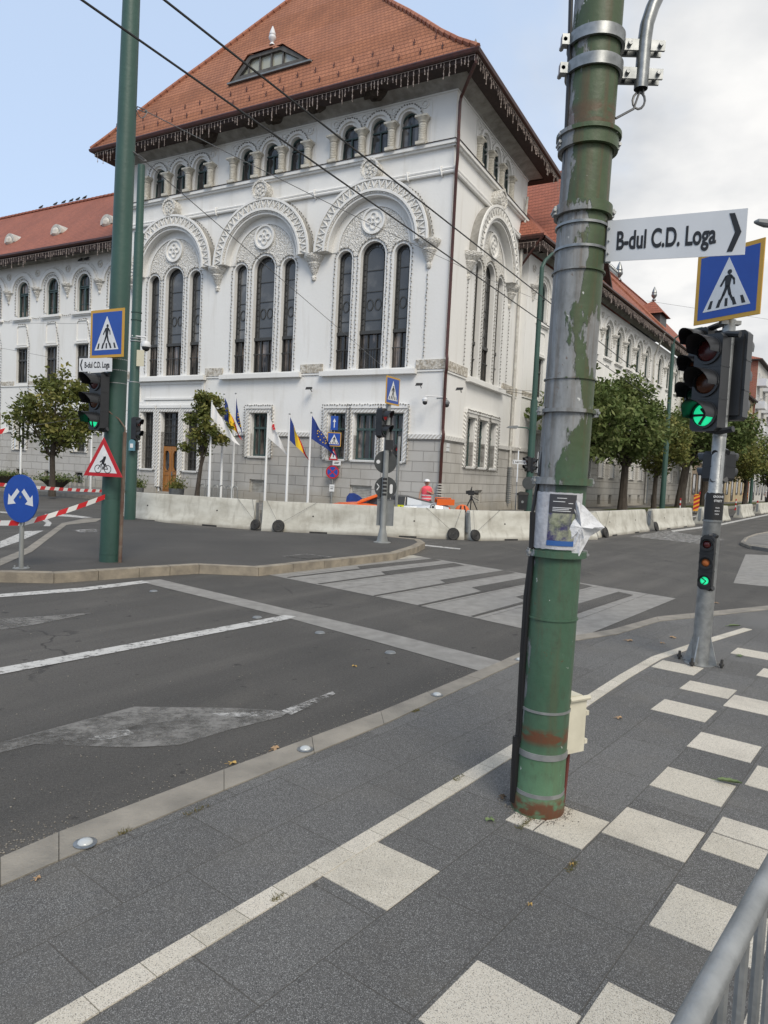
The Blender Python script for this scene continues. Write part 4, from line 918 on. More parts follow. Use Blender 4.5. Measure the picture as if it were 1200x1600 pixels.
for A in (((28.7, -.4, 16.5), (31.5, -.4, 16.5), (30.1, -1.6, 17.9)), ((28.7, -.4, 16.5), (28.7, -4, 16.5), (30.1, -1.6, 17.9)), ((31.5, -.4, 16.5), (31.5, -4, 16.5), (30.1, -1.6, 17.9))): g.add(list(A), [(0, 1, 2)])
g.build('dormer_roof', roof_w, dd_); finial(FR_, (30.1, -1.6, 17.9), 1.2, dd_, galv2)
pipe(FR_, [(23.9, 1.0, 13.7), (24.8, .15, 12.2), (24.8, .15, 3.4), (24.8, .15, .3)], .07, pipe_w)
pipe(FR_, [(25.0, .12, 3.0), (25.0, .12, .3)], .15, sgn_grey); pipe(FR_, [(41.5, .15, 13), (41.5, .15, .3)], .1, pipe_w)
pipe(FR_, [(-.9, 1.0, 13.7), (-.2, -1.2, 11.6)], .06, maroon)
# ---- lights on the building
for c, lb in zip(front_c, ('right', 'middle', 'left')):
    ps = []
    for o, w, zt in ((-1.4, .74, 11.25), (0, 1.2, 11.5), (1.4, .74, 11.25)):
        q = arch(c+o, w+.24, 6.2, zt+.12, 14); ps.append(q[1:]+q[:1])
    ps.append(arc(c, ARC, 2.79))
    fairy(FF, ps, .03, 'fairy lights outlining the tall windows under the %s big arch of the front' % lb)
ps = []
for o, w, zt in ((-1.4, .74, 11.25), (0, 1.2, 11.5), (1.4, .74, 11.25)):
    q = arch(4.72+o, w+.24, 6.2, zt+.12, 14); ps.append(q[1:]+q[:1])
fairy(FS, ps+[[(2.0, 10.1), (2.0, 6.3)], [(7.5, 10.1), (7.5, 6.3)]], .03, 'string of fairy lights round the tall arched windows on the street side of the tower')
fairy(FF, [[(.9, 10.0), (.9, 6.5)]], .03, 'single strand of fairy lights hanging below the rightmost front corbel')
for c, lb in zip(mini_c, ('rightmost', 'middle', 'leftmost')):
    fairy(FF, [arc(c+o, 16.13, .66, n=14) for o in (-1.42, 0, 1.42)], .1, 'fairy lights over the %s three small windows under the front eaves' % lb, .12)
ps = []
for c in [20.6]+LC[:6]:
    q = arch(c, 1.35, 10.2, 12.5); ps.append(q[1:]+q[:1]); ps.append([(c+1.37+.45*math.cos(PI*i/8), 10.15-.13*math.sin(PI*i/8)) for i in range(9)])
fairy(FL, ps, .04, 'fairy lights round the arched windows of the left wing with strands looped between them')
fairy(FL, [[(c-.75, 6.2), (c-.75, 2.2), (c-.75, 8.6), (c-.4, 9.75), (c+.4, 9.75)] for c in LC[:5]], .04, 'fairy lights running down the plain bays of the left wing')
ps = []
for c in RC[4:13]: q = arch(c, 1.35, 10.2, 12.5); ps.append(q[1:]+q[:1])
fairy(FR_, ps, .04, 'fairy lights round the arched windows of the wing along the right street')
ps = []
for (x0, x1, z0, z1, s) in GW[:4]: ps.append([(x0-.32, z0-.1), (x0-.32, z1+.35), (x1+.32, z1+.35), (x1+.32, z0-.1)])
fairy(FF, ps, .16, 'fairy lights framing the green ground-floor windows of the front', .13)
fairy(FS, [[(x0-.2, z0-.15), (x0-.2, z1+.3), (x1+.2, z1+.3), (x1+.2, z0-.15), (x0-.2, z0-.15)] for (x0, x1, z0, z1, s) in SG], .16, 'fairy lights framing the three ground-floor windows of the street side', .13)
def icicles(fr, a0, a1, d, z, label, seed):
    rr_ = random.Random(seed); b = MB(fr); a = a0
    while a < a1:
        ln = rr_.choice((.15, .22, .3, .4, .55))*rr_.uniform(.8, 1.15); x = a; zz = z
        while zz > z-ln: 
            h = .008 if rr_.random() < .6 else .017; x2 = x+rr_.uniform(-.01, .01); b.box(x2-h, x2+h, d-h, d+h, zz-.05, zz-.008); zz -= .058
        a += rr_.uniform(.13, .26)
    b.tube([(a0, d, z), (a1, d, z)], .012, 4); tag(b.build('icicle_lights', lightm), label, 'icicle lights', 'icicle light curtains under the eaves')
icicles(FF, -1.2, 19.6, 1.27, 17.36, 'curtain of icicle lights hanging under the front eaves of the tower', 1)
icicles(FS, -1.2, 10.5, 1.27, 17.36, 'curtain of icicle lights under the sloping street-side eaves of the tower', 2)
icicles(FL, 18.4, 40, .98, 13.45, 'curtain of icicle lights under the eaves of the left wing', 3)
icicles(FR_, -.7, 41, .98, 13.6, 'curtain of icicle lights under the eaves of the wing along the right street', 4)
icicles(FQ, -.8, 1.2, .95, 13.55, 'short curtain of icicle lights on the end of the right wing beside the tower', 5)
nest_m = mat('nest_mud', (.03, .022, .016), (.06, .045, .032), ns=8, bump=.04, bs=20, rough=.95)
for (a, sc_, lb) in ((3.35, .62, 'largest dark clump of nest under the front eaves, above the right trio of small windows'), (6.3, .45, 'dark nest under the front eaves between the right and middle trios of small windows'), (8.6, .5, 'dark nest under the front eaves over the middle trio of small windows'), (9.9, .42, 'small dark nest under the eaves at the left of the middle trio'), (12.6, .85, 'wide dark nest under the front eaves behind the wires')):
    b = MB(FF); b.ball((a, .62, 17.3), (sc_, .35, .26*sc_/.5), 12, .35); b.ball((a+.1, .75, 17.42), (sc_*.6, .3, .25), 10, .3)
    tag(b.build('bird_nest', nest_m), lb, 'nest', 'nests under the front eaves')
# ------------------------------------------------------------------ icons and writing
def text(fr, s, a, z, d, h, m, parent, wscale=.72, name='lettering', bold=.012, thick=.0015):
    c = bpy.data.curves.new('t', 'FONT'); c.body = s; c.size = 1; c.offset = bold; c.align_x = 'CENTER'; c.align_y = 'CENTER'
    o = bpy.data.objects.new('t', c); COL.objects.link(o); dg = bpy.context.evaluated_depsgraph_get(); me = bpy.data.meshes.new_from_object(o.evaluated_get(dg))
    b = MB(fr); k = h/.72
    b.add([(a+v.co.x*k*wscale, d, z+v.co.y*k) for v in me.vertices], [tuple(p.vertices) for p in me.polygons])
    bpy.data.objects.remove(o); bpy.data.meshes.remove(me); return b.build(name, m, parent)
def walker(b, a, z, s, d0, d1):     # pedestrian of height about s, centre of the hips at (a,z)
    P = lambda x, y: (a+x*s, z+y*s)
    b.disc(P(.06, .50), .085*s, d0, d1, 14)
    b.prism([P(-.10, .36), P(-.02, .41), P(.10, .41), P(.16, .34), P(.10, -.02), P(-.08, -.02)], d0, d1)
    for p, q, w in (((-.07, .36), (-.24, .08), .075), ((.12, .36), (.24, .22), .075), ((.24, .22), (.26, .06), .065), ((-.02, 0), (-.12, -.25), .11), ((-.12, -.25), (-.25, -.50), .085), ((.05, 0), (.12, -.26), .11), ((.12, -.26), (.24, -.48), .085)):
        b.capsule(P(*p), P(*q), w*s, d0, d1)
def crossing_sign(fr, S, thick, par, d=0):
    """square blue crossing sign, yellow border, centre at the frame origin"""
    h = S/2; b = MB(fr); b.prism(rect(-h, h, -h, h), d-.012, d, back=True); b.build('border_plate', sgn_yel, par)
    b = MB(fr); q = h-.035*S/.6; b.prism(rect(-q, q, -q, q), d, d+.002); b.build('blue_field', sgn_blue, par)
    b = MB(fr); b.prism([(-.36*S, -.34*S), (.36*S, -.34*S), (0, .36*S)], d+.002, d+.004); b.build('white_triangle', sgn_white, par)
    b = MB(fr); walker(b, 0, -.045*S, .40*S, d+.004, d+.006)
    for x in (-.26, -.13, 0, .13, .26):
        if x == 0: b.prism([(-.022*S, -.31*S), (.022*S, -.31*S), (.02*S, -.2*S), (-.02*S, -.2*S)], d+.004, d+.0055)
        else: sk = .035*(-1 if x > 0 else 1); b.prism([((x-.025)*S, -.31*S), ((x+.03)*S, -.31*S), ((x+.02+sk)*S, -.2*S), ((x-.02+sk)*S, -.2*S)], d+.004, d+.0055)
    b.build('pedestrian_symbol', sgn_black, par)
green_l = mat('signal_green', (0.02, .85, .36), emit=.5); red_l = mat('signal_red_lit', (.35, .015, .015), emit=.12); red_o = mat('signal_red_off', (.06, .008, .008), rough=.25); amb_o = mat('signal_amber_off', (.07, .02, .006), rough=.25); amb_l = mat('signal_amber', (.36, .10, .02), emit=.0); grn_o = mat('signal_green_off', (.006, .03, .02), rough=.25)
def signal(fr, name, label, n, sp, r, w, lens, vis=.28, arrow=None, group=None, depth=.14, bracket=None, cat='traffic light'):
    """signal head: frame origin = centre of the housing face"""
    H = sp*n; o = fr(0, -depth/2, -H/2); t = thing(name, o, label, cat, group)
    b = MB(fr); h = w/2; c = .03
    b.prism([(-h+c, -H/2), (h-c, -H/2), (h, -H/2+c), (h, H/2-c), (h-c, H/2), (-h+c, H/2), (-h, H/2-c), (-h, -H/2+c)], -depth, 0, back=True)
    b.box(-h*.8, h*.8, -depth-.03, -depth, -H/2+.04, H/2-.04)
    for i in range(1, n): b.box(-h-.004, h+.004, -depth, .004, -H/2+sp*i-.006, -H/2+sp*i+.006)
    b.build('housing', blackp, t)
    for i in range(n):
        z = H/2-sp*(i+.5)
        b = MB(fr); k = 14; lo = []
        if lens[i] is None: continue
        b2 = MB(fr); b2.ball((0, .0, z), (r*.93, .03, r*.93), 18); ln = b2.build('lens', lens[i], t)
        a0 = -PI*.08; a1 = PI*1.08
        for th in (0, .006):
            rr = r+.008+th; pts = []
            for q in range(k+1):
                a = a0+(a1-a0)*q/k; cut = vis*(.62+.38*max(0, math.sin(a))); pts.append(((rr*math.cos(a), -.0, z+rr*math.sin(a)), (rr*math.cos(a)*.94, cut, z+rr*math.sin(a)*.96)))
            b.add([x for p in pts for x in p], [(2*q, 2*q+2, 2*q+3, 2*q+1) for q in range(k)], True)
        b.ring(arc(0, z, r+.02, 0, 2*PI, 20)[:-1], arc(0, z, r-.004, 0, 2*PI, 20)[:-1], 0, .02); b.build('visor', blackp, t)
        if arrow and lens[i] is green_l:
            g = MB(fr)
            for p, q in arrow: g.capsule((p[0]*r, z+p[1]*r), (q[0]*r, z+q[1]*r), .20*r, .0, .036)
            g.build('arrow_symbol', sgn_black, ln)
    if bracket:
        b = MB(fr)
        for z in (H/2-.02, -H/2+.02): b.tube([(0, -depth/2, z), (bracket[0]*.5, -depth/2+bracket[1]*.3, z+.02*(1 if z > 0 else -1)), (bracket[0], bracket[1], z)], .03, 8)
        b.build('bracket', blackp, t)
    return t
# ------------------------------------------------------------------ foreground green pole and what hangs on it
PP = G(843, 1283); PP = Vector((PP.x+.015, PP.y+.125, 0)); PR = .126
PF = PP-Vector((0, PR, 0))
zp = lambda y: zat(PF, y)
t = thing('tram_pole', PP, 'thick green steel pole with peeling paint and rusty foot in the foreground', 'pole')
PC = Fr(PP, (1, 0, 0), (0, -1, 0), .016)
b = MB(PC)
zs = [0, .06, .1, .115, .3, .45, .9, 1.4, 1.9, 2.4, 2.8, 3.2, 3.6, 4.0, 4.6]
b.lathe((0, 0, 0), [(PR+.008, 0), (PR+.01, .05), (PR+.006, .1), (PR+.001, .112)]+[(PR-.0022*z, z) for z in zs[4:]], 40); b.build('post', greenpole, t)
def band(z, h, r, m=greenpole, name='clamp_band', n=40):
    b = MB(PC); b.lathe((0, 0, z), [(PR-.002, 0), (r, 0), (r, h), (PR-.002, h)], n, caps=False); return b.build(name, m, t)
for y, h, e, m, nm in ((1118, .012, .003, galv, 'thin_band'), (1250, .02, .003, galv, 'thin_band'), (972, .008, .004, greenpole, 'thin_band'), (418, .008, .004, greenpole, 'thin_band'), (590, .006, .003, greenpole, 'thin_band')):
    band(zp(y), h, PR+e, m, nm)
for y, h, e in ((868, .03, .02), (752, .035, .022), (640, .018, .012), (318, .05, .014), (208, .075, .018), (196, .02, .03)):
    c_ = band(zp(y)-h/2, h, PR+e)
    b = MB(PC)
    for s_ in (-1, 1): z = zp(y); b.box(s_*(PR+.01)-.012, s_*(PR+.01)+.012 + s_*.0, -.02, .03, z-.02, z+.02); b.tube([(s_*(PR+.02), .04, z), (s_*(PR+.02), -.03, z)], .008, 6)
    b.build('clamp_bolt', galv, c_)
band(zp(1190), .03, PR+.004, galv, 'metal_strap')
# galvanised mast-arm bracket near the top
for y in (88, 42):
    z = zp(y); c_ = band(z-.03, .055, PR+.012, galv2, 'bracket_band')
    for d0_, d1_ in ((0, .012), (-.05, -.038)): b = MB(PC); b.prism([(PR-.02, z-.028), (PR+.21, z-.024), (PR+.21, z+.024), (PR-.02, z+.028)], d0_, d1_); b.build('bracket_plate', galv2, c_)
    b = MB(PC); b.box(-PR-.045, -PR+.01, -.01, .03, z-.025, z+.025); b.build('bracket_lug', galv2, c_)
    for a in (PR+.035, PR+.185, -PR-.03): b = MB(PC); b.tube([(a, -.06, z), (a, .03, z)], .011, 6); b.build('bracket_bolt', galv, c_)
zt_, zb_ = zp(0), zp(112)
ma = thing('mast_arm', PC(PR+.11, 0, zb_), 'curved galvanised tube clamped beside the top of the foreground pole', 'tube')
b = MB(PC); b.tube([(PR+.11, 0, zb_), (PR+.11, 0, zt_-.1), (PR+.115, 0, zt_-.02), (PR+.135, 0, zt_+.06), (PR+.19, 0, zt_+.2), (PR+.4, 0, zt_+.5)], .033, 14, False); b.build('tube', galv2, ma)
b = MB(PC); x0 = PR+.11; b.tube([(x0+.01, 0, zb_+.05), (x0+.015, .0, zb_-.02)]+[(x0-.005+.03*math.cos(a), 0, zb_-.055+.04*math.sin(a)) for a in [PI/2-i*PI/6 for i in range(13)]]+[(x0-.03, .01, zb_-.1), (PR-.01, .03, zb_-.16)], .006, 6); b.build('cable_loop', wire_g, ma)
# cables down the left side
def px_tube(pts, r, Y, n=6): return [tuple(PY(x, y, Y)) for x, y in pts], r
b = MB(); b.tube([tuple(PY(x, y, PP.y-.02)) for x, y in ((893, -60), (892, 0), (889, 120), (884, 230))], .011, 8)
b.tube([tuple(PY(x, y, PP.y-.02)) for x, y in ((884, 230), (882, 300), (872, 500), (850, 700), (832, 800))], .009, 8)
b.tube([tuple(PY(x, y, PP.y-.02)) for x, y in ((832, 800), (830, 868), (822, 930), (815, 1040), (811, 1120), (808, 1165))], .013, 8)
b.tube([tuple(PY(x, y, PP.y-.03)) for x, y in ((832, 868), (826, 930), (818, 1040), (813, 1160))], .010, 8)
b.tube([tuple(PY(x, y, PP.y-.02)) for x, y in ((808, 1150), (805, 1200), (803, 1252))], .022, 8)
tag(b.build('power_cable', cable_m), 'black cables running down the left side of the foreground pole into a conduit', 'cable')
b = MB(); b.tube([tuple(PY(x, y, PP.y+.05)) for x, y in ((888, 1175), (884, 1215), (879, 1258))], .011, 8)
tag(b.build('corrugated_hose', mat('hose_red', (.12, .03, .025), rough=.6)), 'reddish corrugated hose from the junction box down to the ground', 'hose')
# junction box
JP = PY(893, 1132, PP.y+.02); JF = facing(JP, 150)
t = thing('junction_box', JF(0, 0, -.16), 'cream plastic junction box strapped to the foot of the foreground pole', 'junction box')
b = MB(JF); b.prism([(-.075+.012, -.15), (.075-.012, -.15), (.075, -.138), (.075, .138), (.063, .15), (-.063, .15), (-.075, .138), (-.075, -.138)], -.09, 0, back=True); b.build('case', mat('box_cream', (.60, .57, .46), (.50, .47, .37), ns=6, rough=.5), t)
b = MB(JF); b.prism(rect(-.068, .068, -.14, .14), 0, .03); b.build('lid', mat('box_cream'    , (.6, .57, .46)), t)
b = MB(JF); b.tube([(-.06, .035, .145), (.08, .035, .145)], .014, 8); b.build('hinge', MATS['box_cream'], t)
for z in (-.09, .06):
    b = MB(JF); b.box(.07, .09, -.01, .03, z-.012, z+.012); b.build('clip', MATS['box_cream'], t)
b = MB(JF); b.tube([(-.08, -.02, -.03), (-.1, .02, -.1), (-.07, .03, -.125), (-.05, .02, -.125)], .012, 8); b.build('cable_gland', MATS['box_cream'], t)
# taped flyer and torn paper
def wrap(b, th0, th1, z0, z1, r, n=10, tilt=0, jag=0):
    loc = []
    for i in range(n+1):
        th = th0+(th1-th0)*i/n
        for z in (z0, z1): loc.append((r*math.sin(th), r*math.cos(th), z+tilt*i/n+(rnd.uniform(-jag, jag))))
    b.add(loc, [(2*i, 2*i+2, 2*i+3, 2*i+1) for i in range(n)], True)
z0, z1 = zp(858), zp(770)
t = thing('flyer', PC(0, PR, z0), 'weathered event flyer wrapped in clear tape round the foreground pole', 'flyer')
b = MB(PC); wrap(b, R(-85), R(38), z0-.005, z1, PR+.004, 16, jag=.002); b.build('sheet', mat('wrinkled_film', (.50, .50, .52), (.36, .36, .38), ns=14, rough=.25, bump=.006, bs=22), t)
b = MB(PC); wrap(b, R(-38), R(20), z0+.015, z1-.008, PR+.0062, 12); 
def c_pic(t_):
    t_.col(t_.mix(t_.rng(t_.noise(13, 6, rough=.7), .42, .6), t_.mix(t_.rng(t_.noise(7, 3), .45, .55), (.05, .045, .12), (.10, .12, .07)), (.30, .31, .22))); t_.set(.25)
b.build('picture', custom(c_pic), t)
b = MB(PC); wrap(b, R(-38), R(20), z1-.10, z1-.008, PR+.0074, 12); b.build('header', mat('flyer_header', (.045, .045, .05), rough=.3), t)
b = MB(PC); wrap(b, R(-38), R(20), z0+.015, z0+.04, PR+.0074, 12); b.build('footer', mat('flyer_footer', (.03, .10, .30), rough=.3), t)
b = MB(PC)
for z, a0, a1 in ((z1-.028, -22, -2), (z1-.045, -30, -5), (z1-.052, 2, 12), (z1-.075, -30, 10), (z1-.083, -30, 4), (z1-.091, -30, 8)): wrap(b, R(a0), R(a1), z, z+.003, PR+.0086, 5)
b.build('header_lines', sgn_white, t)
px = [(890, 790), (900, 781), (912, 790), (945, 824), (922, 838), (905, 869), (887, 862), (886, 830)]
Pq = [PY(x, y, PF.y+.02+(.03 if i in (3, 4) else -.02*(i % 2))) for i, (x, y) in enumerate(px)]; cc = sum(Pq, Vector())/len(Pq)-Vector((0, .03, 0))
b = MB(); loc = []
for i in range(8):
    for k in range(4): loc.append(tuple(cc.lerp(Pq[i].lerp(Pq[(i+1) % 8], k/4), 1)))
n = len(loc); mid = [tuple(cc.lerp(Vector(p), .55)+Vector((0, rnd.uniform(-.018, .018), 0))) for p in loc]
b.add(loc+mid+[tuple(cc)], [(i, (i+1) % n, n+(i+1) % n, n+i) for i in range(n)]+[(n+i, n+(i+1) % n, 2*n) for i in range(n)])
tag(b.build('torn_paper', mat('crumpled_paper', (.66, .67, .69), (.55, .56, .58), ns=9, rough=.7, bump=.012, bs=26)), 'crumpled torn white paper sticking out beside the flyer on the foreground pole', 'paper')
# street-name sign
SL, SR = PY(947, 377, PF.y+.06), PY(1166, 361.5, PF.y-.36)
sx_ = (SR-SL); Ls = sx_.length; sx_.normalize(); hx_ = Vector((sx_.x, sx_.y, 0)).normalized(); SFc = (SL+SR)/2; NS = Fr(SFc, sx_, (hx_.y, -hx_.x, 0)); Hs = .195
t = thing('street_name_sign', NS(0, 0, -Hs/2), 'white street-name sign reading B-dul C.D. Loga on the foreground pole', 'street sign', 'street-name signs')
def sname(fr, Ls, Hs, t, left=False, tsc=1):
    b = MB(fr); b.prism(rect(-Ls/2, Ls/2, -Hs/2, Hs/2), -.004, 0, back=True); b.build('plate', sgn_white, t)
    s_ = -1 if left else 1
    text(fr, 'B-dul C.D. Loga', (-.035 if not left else .05)*tsc, -.006, .002, Hs*.44, sgn_black, t, .60, bold=.028)
    b = MB(fr); x = s_*(Ls/2-.03*Ls); w = .045*Ls; b.prism([(x, 0), (x-s_*w*1.1, Hs*.42), (x-s_*w*1.9, Hs*.42), (x-s_*w*.9, 0), (x-s_*w*1.9, -Hs*.42), (x-s_*w*1.1, -Hs*.42)], .0, .002); b.build('chevron', sgn_black, t)
sname(NS, Ls, Hs, t)
b = MB(NS); b.prism(rect(-Ls/2-.03, -Ls/2+.025, -Hs/2-.005, Hs/2+.005), -.012, -.0045, back=True); b.box(-Ls/2+.0, -Ls/2+.004, -.004, .004, -Hs/2, Hs/2); b.build('mounting_rail', galv2, t)
b = MB(NS)
for z in (-.06, 0.0, .06): b.ball((-Ls/2+.014, .003, z), (.006, .004, .006), 8)
b.build('rivets', galv, t)
for y in (345, 383):
    b = MB(PC); b.lathe((0, 0, zp(y)), [(PR-.004, 0), (PR+.003, 0), (PR+.003, .012), (PR-.004, .012)], 40, caps=False); b.build('steel_strap', galv2, t)
# ------------------------------------------------------------------ signal post on the right
TP = G(1097, 1040); TP = Vector((TP.x, TP.y+.05, 0)); TF = Fr(TP, (1, 0, 0), (0, -1, 0), .014)
zt = lambda y: zat(TP, y)
t = thing('signal_post', TP, 'grey galvanised signal post bolted to the pavement on the right', 'post')
b = MB(TF); zj = zt(772); b.lathe((0, 0, 0), [(.14, 0), (.14, .012), (.082, .016), (.080, zj-.06), (.085, zj-.05), (.085, zj-.01), (.062, zj+.03), (.058, zt(500))], 24); b.build('post', galv, t)
for k in range(4):
    an = PI/4+k*PI/2; c, s_ = math.cos(an), math.sin(an); b = MB(TF); n_ = Vector((-s_, c, 0))*.006
    q = [(.075, .016), (.16, .016), (.075, .3)]; pts = [(c*r_+o*n_.x, s_*r_+o*n_.y, z) for o in (-1, 1) for r_, z in q]
    b.add(pts, [(0, 1, 2), (3, 4, 5), (0, 1, 4, 3), (1, 2, 5, 4), (2, 0, 3, 5)]); b.build('gusset', galv, t)
    b = MB(TF); b.tube([(c*.2, s_*.2, 0), (c*.2, s_*.2, .09)], .014, 6); b.lathe((c*.2, s_*.2, .03), [(.026, 0), (.026, .02)], 6); b.build('anchor_bolt', blackr, t)
for y, r_ in ((652, .063), (682, .063), (540, .063), (815, .09)):
    b = MB(TF); b.lathe((0, 0, zt(y)), [(r_-.01, 0), (r_, 0), (r_, .02), (r_-.01, .02)], 20, caps=False); b.build('clamp_band', galv2, t)
# sticker sleeve
t = thing('sticker', TF(0, .09, zt(865)), 'black sticker with white lettering wrapped round the right signal post', 'sticker')
b = MB(TF)
zs0, zs1 = zt(865) if False else zt(832), zt(778)
n = 12; loc = []
for i in range(n+1):
    th = R(-75)+R(150)*i/n
    for z in (zt(808), zt(775)): pass
zs0, zs1 = zt(814), zt(770)
loc = []
for i in range(n+1):
    th = R(-80)+R(150)*i/n
    for z in (zs0, zs1): loc.append((.0875*math.sin(th), .0875*math.cos(th), z+.004*math.sin(i*2.3)))
b.add(loc, [(2*i, 2*i+2, 2*i+3, 2*i+1) for i in range(n)], True); b.build('sheet', sgn_black, t)
for i, (s_, dz) in enumerate((('GROOVE', .035), ('STREET', .075), ('VALEA', .14), ('BORCA', .17), ('CREW', .2))):
    text(TF, s_, -.004, zs1-dz, .091, .020 if i < 2 else .012, sgn_white, t, .85)
# crossing sign on top
SZ = zt(440); SC_ = facing(PY(1137, 443, TP.y-.09), 240); t = thing('crossing_sign', SC_(0, -.02, -.37), 'blue pedestrian crossing sign with yellow border above the right signal post', 'road sign', 'pedestrian crossing signs')
crossing_sign(SC_, .67, 0, t)
b = MB(TF); b.tube([(0, 0, zt(505)), (0, 0, zt(425))], .03, 10); b.box(-.09, .09, -.02, .05, zt(508), zt(502)); b.build('mounting', galv, t)
LF = facing(PY(1103, 598, TP.y-.09), 236)
signal(LF, 'traffic_light', 'large black traffic light with lit green arrow in front of the right signal post', 3, .30, .112, .275, [red_o, amb_o, green_l], .26, [((-.9, -.05), (.25, -.05)), ((-.15, -.75), (.35, .0)), ((.35, .0), (-.05, .45))], bracket=(.24, -.1))
LB = facing(PY(1148, 590, TP.y+.1), 45)
signal(LB, 'traffic_light', 'black traffic light seen from behind on the right side of the right signal post', 3, .28, .11, .28, [red_o, amb_o, grn_o], .2, bracket=(.15, -.16))
for px_, az_, lb in ((1106, 325, 'small dark pedestrian signal seen from behind, left of the right signal post'), (1137, 70, 'small black pedestrian signal with pale sticker, right of the right signal post')):
    q = facing(PY(px_, 729, TP.y+.12), az_)
    s_ = signal(q, 'pedestrian_signal', lb, 2, .145, .05, .19, [red_o, grn_o], .1, cat='pedestrian signal', bracket=((.1 if px_ < 1120 else -.1), -.12))
    if px_ > 1120: b = MB(q); b.box(-.08, -.03, -.17-.003, -.17, .09, .12); b.build('small_sticker', sgn_white, s_)
for px_, az_, lb in ((1082, 236, None),):
    q = facing(PY(1088, 575, TP.y+.28), 245)
    signal(q, 'traffic_light', 'second black signal head half hidden behind the green-arrow traffic light', 3, .26, .095, .22, [red_o, amb_o, grn_o], .22, bracket=(.3, .05))
q = facing(PY(1103, 879, TP.y-.12), 215)
signal(q, 'repeater_signal', 'small low repeater signal with amber and green lamps on the right post', 3, .172, .042, .125, [red_o, amb_l, green_l], .045, [((-.5, .6), (.3, .1)), ((-.2, -.7), (.4, 0))], bracket=(.06, -.08), cat='traffic light')
# ------------------------------------------------------------------ left poles on the island
LP_ = G(165, 879, IZ); LP_ = Vector((LP_.x, LP_.y+.16, IZ)); LPF = Fr(LP_, (1, 0, 0), (0, -1, 0), .013); zl = lambda y: zat(LP_, y)-IZ
t = thing('tram_pole', LP_, 'tall dark green steel pole at the left edge of the traffic island', 'pole')
b = MB(LPF); b.lathe((0, 0, 0), [(.155, 0), (.152, 3.0), (.142, 5.5), (.120, 9.4)], 32); b.build('post', teal, t)
for y, r_ in ((865, .16), (778, .158), (600, .153), (580, .1525), (563, .152), (478, .149), (389, .146), (107, .131), (265, .139)):
    b = MB(LPF); b.lathe((0, 0, zl(y)), [(r_-.01, 0), (r_, 0), (r_, .012), (r_-.01, .012)], 28, caps=False); b.build('thin_band', galv if y in (600, 580, 563) else teal, t)
b = MB(LPF); b.tube([tuple(v) for v in ((.19, .08, -.01), (.19, .08, zl(675)))], .028, 8); b.tube([(.19, .08, zl(675)), (.19, .08, zl(668)), (.1, .12, zl(655)), (-.1, .17, zl(640))], .012, 6)
tag(b.build('cable_conduit', mat('rusty_conduit', (.10, .05, .035), (.16, .13, .10), ns=5, rough=.8)), 'brown conduit running up the right side of the tall left pole', 'conduit')
P2 = G(200, 812, IZ); P2 = Vector((P2.x, P2.y+.13, IZ)); P2F = Fr(P2, (1, 0, 0), (0, -1, 0), .006); z2 = lambda y: zat(P2, y)-IZ
t = thing('tram_pole', P2, 'slimmer green pole standing behind the tall left pole, with a stepped top section', 'pole')
b = MB(P2F); zz = z2(364); b.lathe((0, 0, 0), [(.15, 0), (.145, z2(600)), (.125, z2(595)), (.125, zz), (.10, zz+.01), (.095, z2(258))], 24); b.build('post', teal, t)
for y in (598, 501, 489, 534, 530): b = MB(P2F); b.lathe((0, 0, z2(y)), [(.1, 0), (.14, 0), (.14, .025), (.1, .025)], 20, caps=False); b.build('thin_band', galv if y > 520 else teal, t)
# camera, plate, signal and box on the slim pole
CP = PY(228, 541, P2.y-.1); b0 = thing('security_camera', CP-Vector((0, 0, .12)), 'white dome camera on an arm of the slim green pole', 'camera', 'dome cameras')
b = MB(Fr(CP, (1, 0, 0), (0, -1, 0))); b.lathe((0, 0, -.02), [(.12, 0), (.13, .06), (.1, .14), (.03, .16)], 16); b.tube([(0, 0, .14), (0, 0, .24), (-.38, 0, .26)], .022, 6); b.build('housing', sgn_white, b0)
b = MB(Fr(CP, (1, 0, 0), (0, -1, 0))); b.ball((0, 0, -.03), (.105, .105, .11), 14); b.build('dome', blackp, b0)
b = MB(P2F); b.prism(rect(.1, .3, z2(573), z2(548)), .16, .17, back=True); tag(b.build('notice_plate', mat('pale_plate', (.55, .52, .40), rough=.6)), 'small pale yellow plate on the slim green pole', 'plate')
q = facing(PY(216, 670, P2.y-.05), 100); signal(q, 'traffic_light', 'black signal seen edge-on, right of the slim green pole', 2, .31, .1, .25, [red_o, grn_o], .14, bracket=(.0, -.2))
b = MB(Fr(PY(207, 695, P2.y-.22), (1, 0, 0), (0, -1, 0))); t = thing('button_box', PY(207, 705, P2.y-.22), 'small blue-grey request box on the slim green pole', 'box')
b.prism(arch(0, .16, -.16, .14), 0, .06, back=True); b.build('case', mat('box_blue', (.10, .22, .28), rough=.4), t); b = MB(Fr(PY(207, 695, P2.y-.22), (1, 0, 0), (0, -1, 0))); b.box(-.04, .04, .06, .07, -.08, .03); b.build('front_panel', sgn_white, t)
b = MB(Fr(PY(213, 696, P2.y-.05), (1, 0, 0), (0, -1, 0))); b.prism(rect(-.03, .07, -.12, .1), 0, .12, back=True); tag(b.build('loudspeaker', blackp), 'small black box behind the blue-grey request box', 'box')
